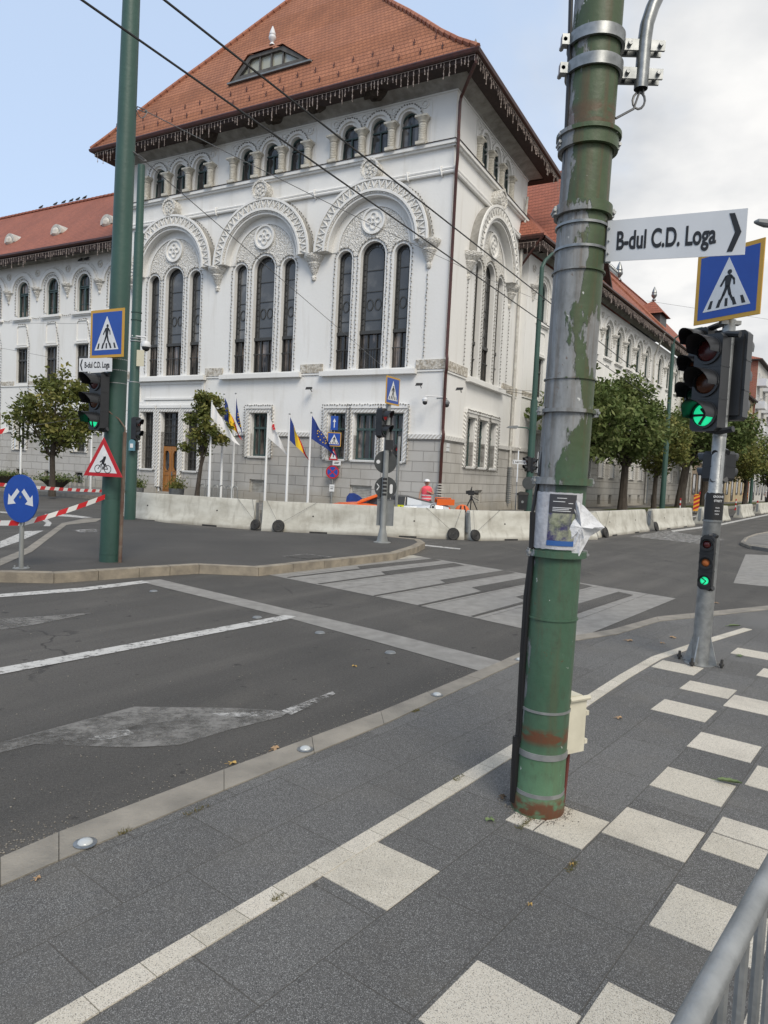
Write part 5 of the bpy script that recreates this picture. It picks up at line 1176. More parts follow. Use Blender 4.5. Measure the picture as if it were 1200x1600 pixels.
# signs and signal on the tall left pole
q = facing(PY(167, 521, LP_.y-.36), 208); t = thing('crossing_sign', q(0, -.02, -.37), 'blue pedestrian crossing sign with yellow border on the tall left pole', 'road sign', 'pedestrian crossing signs'); crossing_sign(q, .71, 0, t)
q = facing(PY(149, 570, LP_.y-.30), 200); t = thing('street_name_sign', q(0, 0, -.09), 'white street-name sign reading B-dul C.D. Loga, partly behind the tall left pole', 'street sign', 'street-name signs')
sname(q, .62, .2, t, True, .6)
q = facing(PY(148, 627, LP_.y-.30), 212)
signal(q, 'traffic_light', 'black traffic light with lit green arrow on the tall left pole', 3, .285, .108, .27, [red_o, amb_o, green_l], .25, [((0, -.8), (0, .3)), ((0, .1), (-.4, .5)), ((0, .1), (.4, .5))], bracket=(.16, -.12))
q = facing(PY(161, 724, LP_.y-.33), 195); t = thing('cyclist_warning_sign', q(0, 0, -.28), 'red-bordered triangular cyclist warning sign on the tall left pole', 'road sign')
s_ = .68; hh = s_*.866; tri = lambda k: [(-s_/2*k, -hh/3*k), (s_/2*k, -hh/3*k), (0, hh*2/3*k)]
b = MB(q); b.prism(tri(1), -.012, 0, back=True); b.build('red_border', sgn_red, t); b = MB(q); b.prism(tri(.72), 0, .002); b.build('white_field', sgn_white, t)
b = MB(q)
for x in (-.085, .085): b.ring(arc(x, -.085, .062, 0, 2*PI, 20)[:-1], arc(x, -.085, .052, 0, 2*PI, 20)[:-1], .002, .004)
for p, r_ in (((-.085, -.085), (-.03, -.01)), ((-.03, -.01), (.05, -.01)), ((-.03, -.01), (0, -.085)), ((0, -.085), (.05, -.01)), ((.085, -.085), (.04, .0)), ((0, -.085), (.085, -.085))): b.capsule(p, r_, .011, .002, .004)
b.capsule((.0, .01), (.03, .09), .045, .002, .0045); b.capsule((.03, .08), (-.045, .02), .02, .002, .0045); b.capsule((.0, .01), (.03, -.03), .026, .002, .0045); b.capsule((.03, -.03), (0, -.085), .02, .002, .0045); b.build('cyclist_symbol', sgn_black, t)
b = MB(q); b.disc((.02, .14), .037, .002, .0055, 18); b.build('round_sticker', fl_white, t)
# blue direction sign
SP = G(33, 888, IZ); SPF = Fr(SP, (1, 0, 0), (0, -1, 0)); q = facing(PY(32, 779, SP.y-.07), 203)
t = thing('direction_sign', SP, 'round blue sign with two white arrows pointing down left and down right', 'road sign')
b = MB(SPF); b.lathe((0, 0, 0), [(.11, 0), (.11, .008), (.032, .012), (.032, zat(SP, 752)-IZ)], 14); b.build('post', polegrey, t)
b = MB(SPF)
for a in (-.09, .09): b.tube([(a, 0, 0), (a, 0, .04)], .012, 6)
b.build('anchor_bolt', galv, t)
b = MB(q); b.disc((0, 0), .335, -.015, 0, 40); b.build('disc', sgn_blue, t)
b = MB(q)
for s_ in (-1, 1):
    P = lambda x, y: (s_*x, y); d_ = Vector((.18, -.19)).normalized(); n_ = Vector((-d_.y, d_.x)); o = Vector((.045, .115)); e = o+d_*.17; tp = o+d_*.29
    b.prism([P(*(o+n_*.032)), P(*(o-n_*.032)), P(*(e-n_*.032)), P(*(e-n_*.095)), P(*tp), P(*(e+n_*.095)), P(*(e+n_*.032))], 0, .003)
b.build('white_arrows', sgn_white, t); b = MB(q); b.disc((0, .02), .02, 0, .006, 10); b.build('centre_bolt', galv, t)
# ------------------------------------------------------------------ barrier tape
def tape(pts, w, label, seg=.16):
    b = MB(); P = [Vector(p) for p in pts]; L_ = sum((b_-a_).length for a_, b_ in zip(P[:-1], P[1:])); n = int(L_/seg*2); loc = []
    def at(s):
        for a_, b_ in zip(P[:-1], P[1:]):
            l = (b_-a_).length
            if s <= l+1e-6: return a_.lerp(b_, s/l)
            s -= l
        return P[-1]
    t_ = (P[-1]-P[0]).normalized(); k = 3; sk = w*.6
    for i in range(n+1):
        for j, f in ((0, -1), (1, 1)):
            s_ = min(L_, max(0, L_*i/n+sk*f*.5)); p = at(s_); tw = .25*math.sin(i*.37); loc.append(tuple(p+UP*(f*w/2*math.cos(tw))+Vector((0, f*w/2*math.sin(tw)*.6, 0))))
    for i in range(n): b.m = (i//2) % 2; b.add([loc[2*i], loc[2*i+2], loc[2*i+3], loc[2*i+1]], [(0, 1, 2, 3)])
    tag(b.build('barrier_tape', [tape_w, tape_r]), label, 'tape', 'red and white barrier tape')
A = PY(38, 817, SP.y-.04); B_ = PY(186, 767, LP_.y+.05)
def sag(a, b_, s_, n=12): return [tuple(a.lerp(b_, i/n)-UP*(4*s_*(i/n)*(1-i/n))) for i in range(n+1)]
tape(sag(A, B_, .03), .075, 'red and white tape rising from the blue sign post to the tall left pole')
tape(sag(PY(-90, 818, SP.y+.3), A, .0), .075, 'red and white tape leaving the picture left of the blue sign post')
tape(sag(PY(-90, 748, 13), PY(196, 768, P2.y), .05), .075, 'red and white tape behind the blue sign, crossing the far lane')
tape(sag(PY(-60, 690, 12), PY(14, 671, 12.5), .0), .085, 'short piece of red and white tape high at the left edge of the photo')
b = MB(); b.tube([tuple(PY(14, 671, 12.5)), tuple(PY(205, 640, P2.y))], .004, 4)
tag(b.build('tape_end_string', wire_g), 'thin string continuing from the high piece of tape', 'string')
# ------------------------------------------------------------------ post in the middle of the crossing
MP = G(597, 848, IZ); MP = Vector((MP.x, MP.y+.05, IZ)); MF = Fr(MP, (1, 0, 0), (0, -1, 0)); zm = lambda y: zat(MP, y)
t = thing('sign_post', MP, 'grey sign post on the nose of the traffic island carrying sign backs', 'post')
b = MB(MF); b.lathe((0, 0, 0), [(.2, 0), (.2, .01), (.13, .03), (.075, .3), (.07, .36), (.068, zm(780)-IZ), (.06, zm(700)-IZ), (.055, zm(612)-IZ)], 16); b.build('post', polegrey, t)
b = MB(MF)
for k in range(5): z = zm(748+k*6)-IZ; b.box(-.05, .05, .062, .07, z-.03, z+.02)
b.build('stickers', sgn_black, t)
q = facing(PY(614, 611, MP.y), 120); t = thing('crossing_sign', q(0, 0, -.32), 'blue pedestrian crossing sign seen at a sharp angle on top of the island sign post', 'road sign', 'pedestrian crossing signs'); crossing_sign(q, .62, 0, t)
q = facing(PY(601, 661, MP.y-.1), 118); signal(q, 'pedestrian_signal', 'black signal with dim red lamp below the crossing sign of the island post', 2, .32, .105, .26, [red_l, grn_o], .22, cat='pedestrian signal', bracket=(.0, -.16))
q = facing(PY(608, 695, MP.y-.06), 180); b = MB(q); b.prism(rect(-.09, .09, -.11, .11), -.1, .02, back=True); tag(b.build('control_box', blackp), 'small black box on the island sign post above the round signs', 'box')
for y, r_, lb in ((722, .262, 'upper of two round sign backs on the island sign post'), (762, .258, 'lower of two round sign backs on the island sign post, with stickers')):
    q = facing(PY(602.5, y, MP.y+.09), 170); t = thing('round_sign', q(0, 0, -r_), lb, 'road sign', 'round signs seen from behind')
    b = MB(q); b.disc((0, 0), r_, -.012, 0, 32); b.build('disc', sgn_back, t)
    b = MB(q); (b.disc((-.17, 0), .045, 0, .002, 12) if y < 740 else b.capsule((.13, -.1), (.13, .05), .07, 0, .002)); b.build('sticker', sgn_white, t)
    if y > 740: b = MB(q); b.capsule((-.2, .08), (-.15, .02), .02, 0, .002); b.capsule((-.15, .02), (-.2, -.06), .02, 0, .002); b.build('sticker', sgn_white, t)
q = facing(PY(602, 801, MP.y+.08), 175); b = MB(q); b.prism(rect(-.195, .195, -.30, .30), -.015, 0, back=True); b.ring(rect(-.195, .195, -.3, .3), rect(-.18, .18, -.285, .285), 0, .012); tag(b.build('road_sign', sgn_grey), 'grey rectangular sign back low on the island sign post', 'road sign')
q = facing(PY(621, 708, 22), 160); signal(q, 'pedestrian_signal', 'small red pedestrian signal seen right of the island post, farther away', 2, .26, .08, .24, [red_l, grn_o], .12, cat='pedestrian signal', bracket=(-.1, -.12))
b = MB(Fr(G(617, 828, .0), (1, 0, 0), (0, -1, 0))); hh = zat(G(617, 828, 0), 682); b.lathe((0, 0, 0), [(.05, 0), (.045, hh)], 10); tag(b.build('signal_post', polegrey), 'thin grey post behind the round sign backs', 'post')
# ------------------------------------------------------------------ concrete barriers
def barrier(p0, p1, label, h=.81):
    p0 = Vector((*p0, 0)); p1 = Vector((*p1, 0)); x = (p1-p0).normalized(); Ln = (p1-p0).length; n = Vector((x.y, -x.x, 0))
    fr = Fr(p0-n*.29, x, n); t = thing('concrete_barrier', (p0+p1)/2-n*.29, label, 'concrete barrier', 'concrete barriers closing the road')
    half = [(.29, .0), (.29, .07), (.27, .11), (.20, .24), (.165, .32), (.12, .62), (.085, h-.02), (.07, h)]
    pr_ = half+[(-d, z) for d, z in reversed(half)]; b = MB(fr); k = len(pr_); xs = [0, .02, Ln-.02, Ln]; loc = []
    for i, xx in enumerate(xs):
        sc = .96 if i in (0, 3) else 1; loc += [(xx, d*sc, z*(.995 if sc < 1 else 1)) for d, z in pr_]
    b.add(loc, [(i*k+j, i*k+(j+1) % k, (i+1)*k+(j+1) % k, (i+1)*k+j) for i in range(3) for j in range(k)]+[tuple(range(k)), tuple(range(3*k, 4*k))]); b.build('body', concrete, t)
    for f in (.28, .72):
        b = MB(fr); b.box(Ln*f-.24, Ln*f+.24, .2, .294, .0, .045); b.build('lifting_slot', blackr, t)
    for f in (.25, .75): b = MB(fr); b.disc((Ln*f, .45), .022, .135, .155, 10); b.build('anchor_hole', blackr, t)
    for e, s_ in ((0, -1), (Ln, 1)):
        b = MB(fr); b.box(min(e, e+s_*.035), max(e, e+s_*.035), -.05, .05, .2, .74); b.build('end_coupling', sgn_grey, t)
    return fr, Ln
BR = []
for p0, p1, lb in (((-8.1, 20.75), (-3.62, 19.08), 'concrete barrier at the left, starting behind the green poles'), ((-3.3, 18.86), (2.22, 18.97), 'long concrete barrier in the middle, behind the island sign post'), ((2.45, 18.87), (6.55, 21.25), 'concrete barrier passing behind the foreground pole'),
    ((6.8, 22.0), (10.05, 26.35), 'first concrete barrier right of the foreground pole'), ((10.6, 27.1), (14.05, 31.5), 'second concrete barrier right of the foreground pole'), ((15.4, 33.4), (19.45, 39.2), 'concrete barrier partly hidden by the right signal post'),
    ((22.2, 43.2), (25.5, 48.1), 'small-looking concrete barrier just right of the right signal post'), ((28.4, 52.7), (32.4, 58.4), 'farthest concrete barrier at the right edge of the photo')): BR.append(barrier(p0, p1, lb))
def rubber(px, py, bi, lb, r=.165):
    fr, Ln = BR[bi]; P = G(px, py, .16); rel = P-fr.o; a = rel.dot(fr.x); o = fr(a, .36, .16); x = fr.x; n = (fr.n+UP*.25).normalized(); t = thing('rubber_disc', fr(a, .36, 0), lb, 'rubber disc', 'rubber discs leaning on the barriers')
    F = Fr(o, x, fr.n); b = MB(F)
    lp = lambda rr, d: [(rr*math.cos(2*PI*i/28), d, rr*math.sin(2*PI*i/28)) for i in range(28)]
    rings = [(r*.12, .0), (r*.12, .03), (r*.3, .03), (r*.34, .018), (r*.42, .03), (r*.55, .03), (r*.6, .018), (r*.68, .03), (r*.8, .03), (r*.84, .018), (r*.9, .03), (r, .015), (r, -.04), (r*.1, -.04)]
    loc = [(p[0], p[1]-p[2]*.28, p[2]) for rr, d in rings for p in lp(rr, d)]; k = 28
    b.add(loc, [(i*k+j, i*k+(j+1) % k, (i+1)*k+(j+1) % k, (i+1)*k+j) for i in range(len(rings)-1) for j in range(k)], True); b.build('disc', blackr, t)
    b = MB(fr)
    for da in (-.75, 1.0): 
        aa = min(max(a+da, .1), Ln-.1); b.tube([(a, .31, .2), (aa, .10, .83), (aa, .0, .83)], .004, 3)
    b.build('cord', wire_m, t)
rubber(373, 822, 0, 'black rubber disc at the right end of the leftmost barrier', .14); rubber(433, 823, 1, 'black ringed rubber disc at the left end of the long middle barrier'); rubber(712, 837, 1, 'black rubber disc at the right end of the long middle barrier'); rubber(766, 840, 2, 'black rubber disc at the left end of the barrier behind the foreground pole', .15)
rubber(947, 832, 3, 'black rubber disc at the left end of the first barrier right of the foreground pole', .19); rubber(1013, 822, 3, 'black rubber disc at the right end of the first barrier right of the foreground pole', .19)
# ------------------------------------------------------------------ overhead wires
def wire(pts, r, m, label, grp='overhead wires', sg=0, name='overhead_wire'):
    P = [Vector(p) for p in pts]; b = MB(); q = []
    for a, c in zip(P[:-1], P[1:]): q += sag(a, c, sg, 10)[:-1] if sg else [tuple(a)]
    q.append(tuple(P[-1])); b.tube(q, r, 6); return tag(b.build(name, m), label, 'wire', grp)
def Gz(x, y, z): return G(x, y, z)
def pxz(a, bb, z): 
    P, Q = Gz(*a, z), Gz(*bb, z); d = (P-Q); return [P+d*.5, P, Q, Q-d*.55]
wire(pxz((257, 0), (1033, 593), 5.9)[:1]+pxz((257, 0), (933, 531), 5.9)[1:], .013, wire_m, 'upper thick trolley wire running diagonally across the whole photo')
wire(pxz((128, 0), (933, 563), 5.9), .013, wire_m, 'lower thick trolley wire running diagonally below the other one')
SPn = PY(212, 168, LP_.y); b = MB(); b.tube([tuple(SPn), tuple(PY(228, 174, LP_.y+.3))], .025, 6)
GPp = G(825, 805, .14); GPp = Vector((GPp.x, GPp.y+.1, .14))
wire([PY(186, 158, LP_.y), SPn, PY(230, 175, LP_.y+.15), Vector((GPp.x, GPp.y, zat(GPp, 470)))], .007, wire_g, 'thin span wire from the top of the tall left pole to the far green pole', sg=.12)
wire([PY(190, 228, LP_.y), PY(207, 236, LP_.y), PY(232, 257, LP_.y+.2), Gz(603, 577, 6.2), Gz(640, 600, 6.0)], .007, wire_g, 'lower thin span wire from the tall left pole down to the trolley fittings')
for (p, q, lb) in ((PY(203, 164, LP_.y-.05), PY(228, 174, LP_.y+.15), 'turnbuckle of the upper span wire at the tall left pole'), (PY(206, 236, LP_.y-.05), PY(227, 252, LP_.y+.15), 'turnbuckle of the lower span wire at the tall left pole')):
    b = MB(); m = p.lerp(q, .45); b.tube([tuple(p), tuple(m)], .014, 6); b.tube([tuple(m+Vector((0, 0, .02))), tuple(q+Vector((0, 0, .02)))], .008, 5); b.tube([tuple(m-Vector((0, 0, .02))), tuple(q-Vector((0, 0, .02)))], .008, 5); b.ball(tuple(q), .025, 6); tag(b.build('turnbuckle', wire_g), lb, 'turnbuckle', 'turnbuckles')
HW = [(-40, 612), (240, 606), (400, 603), (690, 597)]
wire([Gz(x, y, 6.2) for x, y in HW]+[Gz(860, 621, 6.0), Gz(960, 640, 5.9)], .012, wire_m, 'horizontal trolley wire in front of the building above the ground-floor windows')
wire([Gz(-40, 617, 6.0), Gz(240, 611, 6.0), Gz(560, 598, 6.0), Gz(700, 602, 6.0), Gz(860, 613, 6.0)], .01, wire_g, 'second thinner wire running just beside the horizontal trolley wire')
wire([Gz(-40, 504, 9), Gz(150, 506, 9)], .008, wire_g, 'thin wire in front of the upper floor of the left wing')
wire([Gz(-40, 536, 8), Gz(120, 566, 7.5)], .008, wire_g, 'thin wire sloping down in front of the middle floor of the left wing')
wire([Gz(1010, 470, 14), Gz(1240, 505, 14)], .009, wire_g, 'thin wire against the sky behind the right crossing sign')
wire([Gz(1110, 670, 6.5), Gz(1240, 595, 6.5)], .009, wire_g, 'thin wire rising to the right behind the right signal post')
for (x0, x1, y, lb) in ((229, 292, 605.5, 'dark trolley-wire fitting in front of the window sill above the door'), (622, 690, 599, 'dark trolley-wire fitting beside the crossing sign of the island post'), (800, 832, 616, 'dark trolley-wire fitting by the far green pole')):
    b = MB(); P, Q = Gz(x0, y, 6.15), Gz(x1, y+(1 if x0 < 700 else 4), 6.15); b.tube([tuple(P), tuple(Q)], .03, 6); M_ = P.lerp(Q, .6); b.tube([tuple(M_), tuple(M_+Vector((0, 0, .22))), tuple(M_+Vector((-.3, 0, .12)))], .03, 6); b.ball(tuple(M_+Vector((0, 0, .2))), .06, 8)
    M_ = P.lerp(Q, .2); b.tube([tuple(M_), tuple(M_+Vector((0, 0, .18))), tuple(M_+Vector((-.3, 0, .12)))], .025, 6); tag(b.build('wire_fitting', wire_m), lb, 'wire fitting', 'trolley-wire fittings')
# ------------------------------------------------------------------ trees
def tree(loc, hgt, z0, rx, n, lm, label, seed, lean=0, trunk_r=.12, leaf=.14, ry=None, top=.5, clumps=46, fork=False, grp='street trees', offx=0):
    rr_ = random.Random(seed); loc = Vector(loc); ry = ry or rx; t = thing('street_tree', loc, label, 'tree', grp)
    cz = (z0+hgt)/2; rz = (hgt-z0)/2; top_p = Vector((lean, 0, z0+rz*.5))
    tr = MB(Fr(loc, (1, 0, 0), (0, 1, 0))); tips = []
    pts = [(0, 0, -.05), (lean*.1, .02, z0*.35), (lean*.45, -.03, z0*.8), (lean*.8, 0, z0+.25*rz), (lean+offx*.4, .05, z0+rz*.9), (lean+offx, 0, hgt-.35*rz)]
    tr.tube(pts, [trunk_r*1.35, trunk_r, trunk_r*.9, trunk_r*.7, trunk_r*.4, trunk_r*.12], 9)
    cl = []
    for i in range(clumps):
        while True:
            p = Vector((rr_.uniform(-1, 1), rr_.uniform(-1, 1), rr_.uniform(-1, 1)))
            if .3 < p.length < 1: break
        k = 1-max(0, p.z)*top
        c = Vector((lean+offx+p.x*rx*k, p.y*ry*k, cz+p.z*rz)); cl.append((c, rr_.uniform(.55, 1.0)))
    for i in range(0, clumps, 3):
        c = cl[i][0]; s0 = Vector(pts[rr_.choice((2, 3, 3, 4))]); mid = s0.lerp(c, .5)+Vector((rr_.uniform(-.2, .2), rr_.uniform(-.2, .2), .15))
        tr.tube([tuple(s0), tuple(mid), tuple(c)], [trunk_r*.35, trunk_r*.2, .012], 5)
    tr.build('trunk', bark, t)
    cr_ = MB(Fr(loc, (1, 0, 0), (0, 1, 0))); per = n//clumps; base = rx*.30
    for c, s_ in cl:
        tone = rr_.uniform(0, .45)
        for j in range(per):
            d = Vector((rr_.gauss(0, 1), rr_.gauss(0, 1), rr_.gauss(0, .8)))*base*s_*.55; p = c+d
            nrm = Vector((rr_.gauss(0, .6), rr_.gauss(0, .6), rr_.uniform(.1, 1))).normalized(); u = nrm.orthogonal().normalized(); a = rr_.uniform(0, 2*PI); v = nrm.cross(u); u, v = u*math.cos(a)+v*math.sin(a), v*math.cos(a)-u*math.sin(a)
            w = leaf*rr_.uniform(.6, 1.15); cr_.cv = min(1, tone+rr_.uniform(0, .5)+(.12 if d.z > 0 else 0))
            cr_.add([tuple(p-u*w), tuple(p+v*w*.5), tuple(p+u*w), tuple(p-v*w*.5)], [(0, 1, 2, 3)])
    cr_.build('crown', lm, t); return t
T1 = G(81, 774, .14); tree(T1, 5.25, 1.85, 1.75, 5600, leaf_yl, 'young street tree with yellowing leaves in front of the left wing', 3, trunk_r=.12, leaf=.12, top=.55, clumps=60, offx=.1)
T2 = G(307, 783, .14); tree(T2, 5.1, 1.4, 1.02, 4600, leaf_yl, 'small slender tree with yellowing leaves in front of the entrance', 5, lean=.22, trunk_r=.10, leaf=.10, top=.65, clumps=34)
tree(G(899, 801, .14), 7.6, 2.9, 2.4, 8000, leaf_dk, 'dark green street tree right behind the foreground pole', 7, trunk_r=.22, leaf=.17, clumps=70)
TA = G(972, 798, .14); tree(TA, 7.9, 3.0, 2.8, 9000, leaf_dk, 'large dark green tree, first clear trunk right of the foreground pole', 8, trunk_r=.24, leaf=.17, clumps=80, offx=-.2)
TB = G(1021, 796, .14); tree(TB, 6.3, 2.6, 2.3, 6000, leaf_yl, 'smaller yellow-green tree right of the large dark street tree', 9, trunk_r=.15, leaf=.15, clumps=50, offx=.3)
TC = G(1062, 793, .14); tree(TC, 8.6, 3.6, 3.7, 8500, leaf_dk, 'big leaning dark tree with forked trunk left of the right signal post', 10, lean=.5, trunk_r=.33, leaf=.2, clumps=80, offx=1.2)
tree(FR_(35, 2.7, .14), 10.5, 4, 4.2, 8000, leaf_yl, 'tall tree with brown-green leaves behind the right signal post', 12, trunk_r=.3, leaf=.22, clumps=70)
TD = G(1163, 790, .14); tree(TD, 7.8, 2.6, 3.2, 5000, leaf_yl, 'yellowing tree near the right edge, beyond the signal post', 13, trunk_r=.22, leaf=.2, clumps=50)
tree(TD+BW*11+BN*1.0, 7.5, 2.4, 3.3, 4000, leaf_dk, 'darker tree behind the yellowing one at the right edge', 14, trunk_r=.2, leaf=.22, clumps=40)
# ------------------------------------------------------------------ flagpoles and flags
def flag(fr, z1, cols, w, h, label, cat_stars=False, droop=.7, seed=1):
    """cloth hanging from the pole top: fr x axis = away from the pole; cols = list of (material, fraction) along the fly"""
    rr_ = random.Random(seed); t = thing('flag', fr(0, 0, z1-h), label, 'flag', 'flags on the white flagpoles'); nu, nv = 18, 12
    def P(u, v):     # u along the fly, v down the hoist
        x = w*(u*(1-droop)+.016*math.sin(u*9+v*3)*u); z = z1-h*v-u*w*droop*(.95-.25*v)*1.15; d = .07*math.sin(u*11+v*2+seed)*min(1, u*4)
        return (x*(.55+.45*v)*2.1+.01, d, z)
    acc = 0
    for m, f in cols:
        b = MB(fr); u0, u1 = acc, acc+f; k = max(3, int(nu*f)); loc = [P(u0+(u1-u0)*i/k, j/nv) for i in range(k+1) for j in range(nv+1)]
        b.add(loc, [(i*(nv+1)+j, (i+1)*(nv+1)+j, (i+1)*(nv+1)+j+1, i*(nv+1)+j+1) for i in range(k) for j in range(nv)], True); b.build('stripe' if len(cols) > 1 else 'cloth', m, t); acc = u1
    if cat_stars:
        b = MB(fr)
        for i in range(12):
            a = 2*PI*i/12; p = Vector(P(.5+.17*math.cos(a), .5+.26*math.sin(a))); r_ = .035
            for dd in (-.012, .012): b.add([(p.x+r_*(1 if q % 2 == 0 else .42)*math.sin(PI*q/5), p.y+dd, p.z+r_*(1 if q % 2 == 0 else .42)*math.cos(PI*q/5)) for q in range(10)], [tuple(range(10))])
        b.build('star_ring', fl_yel, t)
def fpole(base, ytop, label, fl=None, flabel='', seed=1, droop=.72):
    P = G(*base, .14); z1 = zat(P, ytop); F = Fr(P, (1, 0, 0), (0, -1, 0)); t = thing('flagpole', P, label, 'flagpole', 'white flagpoles')
    b = MB(F); b.lathe((0, 0, 0), [(.09, 0), (.09, .02), (.058, .04), (.056, 1.6), (.05, 1.62), (.032, z1-P.z)], 12); b.build('pole', flagp, t); b = MB(F); b.ball((0, 0, z1-P.z+.03), .045, 8); b.build('pole_ball', galv2, t)
    if fl: flag(F, z1-P.z-.05, fl, 1.5, 1.0, flabel, fl[0][0] is fl_blue and len(fl) == 1, droop, seed)
RO = [(fl_blue, 1/3), (fl_yel, 1/3), (fl_red, 1/3)]
fpole((326, 785), 628, 'white flagpole nearest the small tree', [(fl_white, 1)], 'white flag hanging half hidden behind the small tree', 4, .6)
fpole((344.5, 784), 617, 'white flagpole with the blue, yellow and red flag near the small tree', RO, 'blue, yellow and red flag hanging near the small tree', 2)
fpole((362.5, 783), 616, 'white flagpole right of the small tree, with a blue flag', [(fl_blue, 1)], 'dark blue flag with yellow stars near the small tree', 5, .85)
fpole((413.5, 787), 645, 'white flagpole left of the pair in front of the stone wall, with a white flag', [(fl_white, 1)], 'white flag with a small red crest in front of the ground-floor window', 6, .68)
fpole((447, 790), 648, 'white flagpole with the blue, yellow and red flag in front of the stone wall', RO, 'blue, yellow and red flag hanging in front of the stone wall', 7, .7)
fpole((480.5, 791), 646, 'rightmost white flagpole, with a blue flag', [(fl_blue, 1)], 'blue flag with a ring of yellow stars, rightmost flag', 8, .62)
b = MB(Fr(G(413.5, 787, .14), (1, 0, 0), (0, -1, 0))); zz = zat(G(413.5, 787, .14), 668)-.14
b.prism([(.2, zz), (.32, zz+.02), (.31, zz+.16), (.22, zz+.15)], .075, .085); b.prism([(.24, zz-.1), (.36, zz-.08), (.34, zz+.02), (.25, zz)], .078, .086); crest = b.build('crest', fl_red, [o for o in COL.objects if o.get('label', '').startswith('white flag with a small red')][0])
LB0 = G(142, 766.7, .14)
for x, y in ((32, 744), (78, 751), (142, 766.7)):
    d = ray(x, 740); A = Vector((d.x, d.y)); k = (LB0.x*BU.y-LB0.y*BU.x)/(A.x*BU.y-A.y*BU.x); P = Vector((A.x*k, A.y*k, .14)); F = Fr(P, (1, 0, 0), (0, -1, 0))
    t = thing('flagpole', P, {32: 'bare white flagpole above the blue direction sign', 78: 'bare white flagpole behind the trunk of the left tree', 142: 'bare white flagpole just left of the cyclist warning sign'}[x], 'flagpole', 'white flagpoles')
    b = MB(F); b.lathe((0, 0, 0), [(.09, 0), (.09, .02), (.058, .04), (.056, 1.8), (.05, 1.82), (.032, 5.2)], 12); b.build('pole', flagp, t)
# ------------------------------------------------------------------ bike racks and planters
def rack(P, x, n, lb, sp=.36):
    F = Fr(P, x, Vector((x[1], -x[0], 0))); t = thing('bike_rack', P, lb, 'bike rack', 'bike racks')
    for i in range(n):
        b = MB(F); a = i*sp; b.tube([(a-.13, 0, 0), (a-.13, 0, .6)]+[(a-.13*math.cos(PI*k/8), 0, .62+.13*math.sin(PI*k/8)) for k in range(9)]+[(a+.13, 0, .6), (a+.13, 0, 0)], .02, 6); b.build('hoop', polegrey, t)
    b = MB(F); b.box(-.2, (n-1)*sp+.2, -.03, .03, .0, .03); b.build('base_rail', polegrey, t)
xr = tuple((-BU)); rack(G(316, 783.5, .14), Vector(xr), 6, 'row of metal bike hoops behind the flagpoles near the small tree'); rack(G(102, 763.5, .14), Vector(xr), 7, 'row of metal bike hoops left of the tall green pole')
def foliage(t, c, r, n, lm, lf, seed, spiky=False):
    rr_ = random.Random(seed); b = MB()
    for i in range(n):
        d = Vector((rr_.gauss(0, .45)*r[0], rr_.gauss(0, .45)*r[1], abs(rr_.gauss(0, .5))*r[2])); p = Vector(c)+d; u = Vector((rr_.gauss(0, .5), rr_.gauss(0, .5), rr_.uniform(.2, 1.2))).normalized(); v = u.orthogonal().normalized(); a = rr_.uniform(0, 6.3); v = v*math.cos(a)+u.cross(v)*math.sin(a); w = lf*rr_.uniform(.6, 1.2); b.cv = rr_.random()
        b.add([tuple(p-v*w*.2), tuple(p+u*w), tuple(p+v*w*.2)] if spiky else [tuple(p-u*w*.6), tuple(p+v*w*.35), tuple(p+u*w*.6), tuple(p-v*w*.35)], [(0, 1, 2)] if spiky else [(0, 1, 2, 3)])
    b.build('plants', lm, t)
for (px_, py_, r_, h_, lb, sd) in ((275.5, 777, .36, .42, 'round grey planter with grassy plants right of the door', 3), (214, 776, .30, .42, 'grey planter with a green shrub left of the door', 4)):
    P = G(px_, py_, .14); t = thing('planter', P, lb, 'planter', 'grey planters by the door'); b = MB(Fr(P, (1, 0, 0), (0, 1, 0))); b.lathe((0, 0, 0), [(r_*.85, 0), (r_*.9, .02), (r_, h_), (r_*.9, h_), (r_*.88, h_-.06), (0.01, h_-.05)], 20); b.build('pot', planter_m, t); foliage(t, P+Vector((0, 0, h_-.04)), (r_*1.2, r_*1.2, .42), 700, leaf_dk if sd == 4 else leaf_yl, .12, sd, True)
for (px_, py_, lb, sd) in ((545, 789, 'dark boat-shaped planter with low green plants behind the long barrier', 5), (87, 765, 'dark bowl planter behind the trunk of the left tree', 6), (8, 757, 'dark bowl planter with a shrub at the left edge of the photo', 7)):
    P = G(px_, py_, .14); t = thing('planter', P, lb, 'planter', 'dark flaring planters'); b = MB(Fr(P, (1, 0, 0), (0, 1, 0))); b.lathe((0, 0, 0), [(.25, 0), (.28, .03), (.55, .3), (.80, .5), (.76, .5), (.5, .42), (.01, .42)], 20, 1, .6); b.build('pot', plant_wood, t); foliage(t, P+Vector((0, 0, .42)), (1.2, .6, .35), 900, leaf_dk, .09, sd)
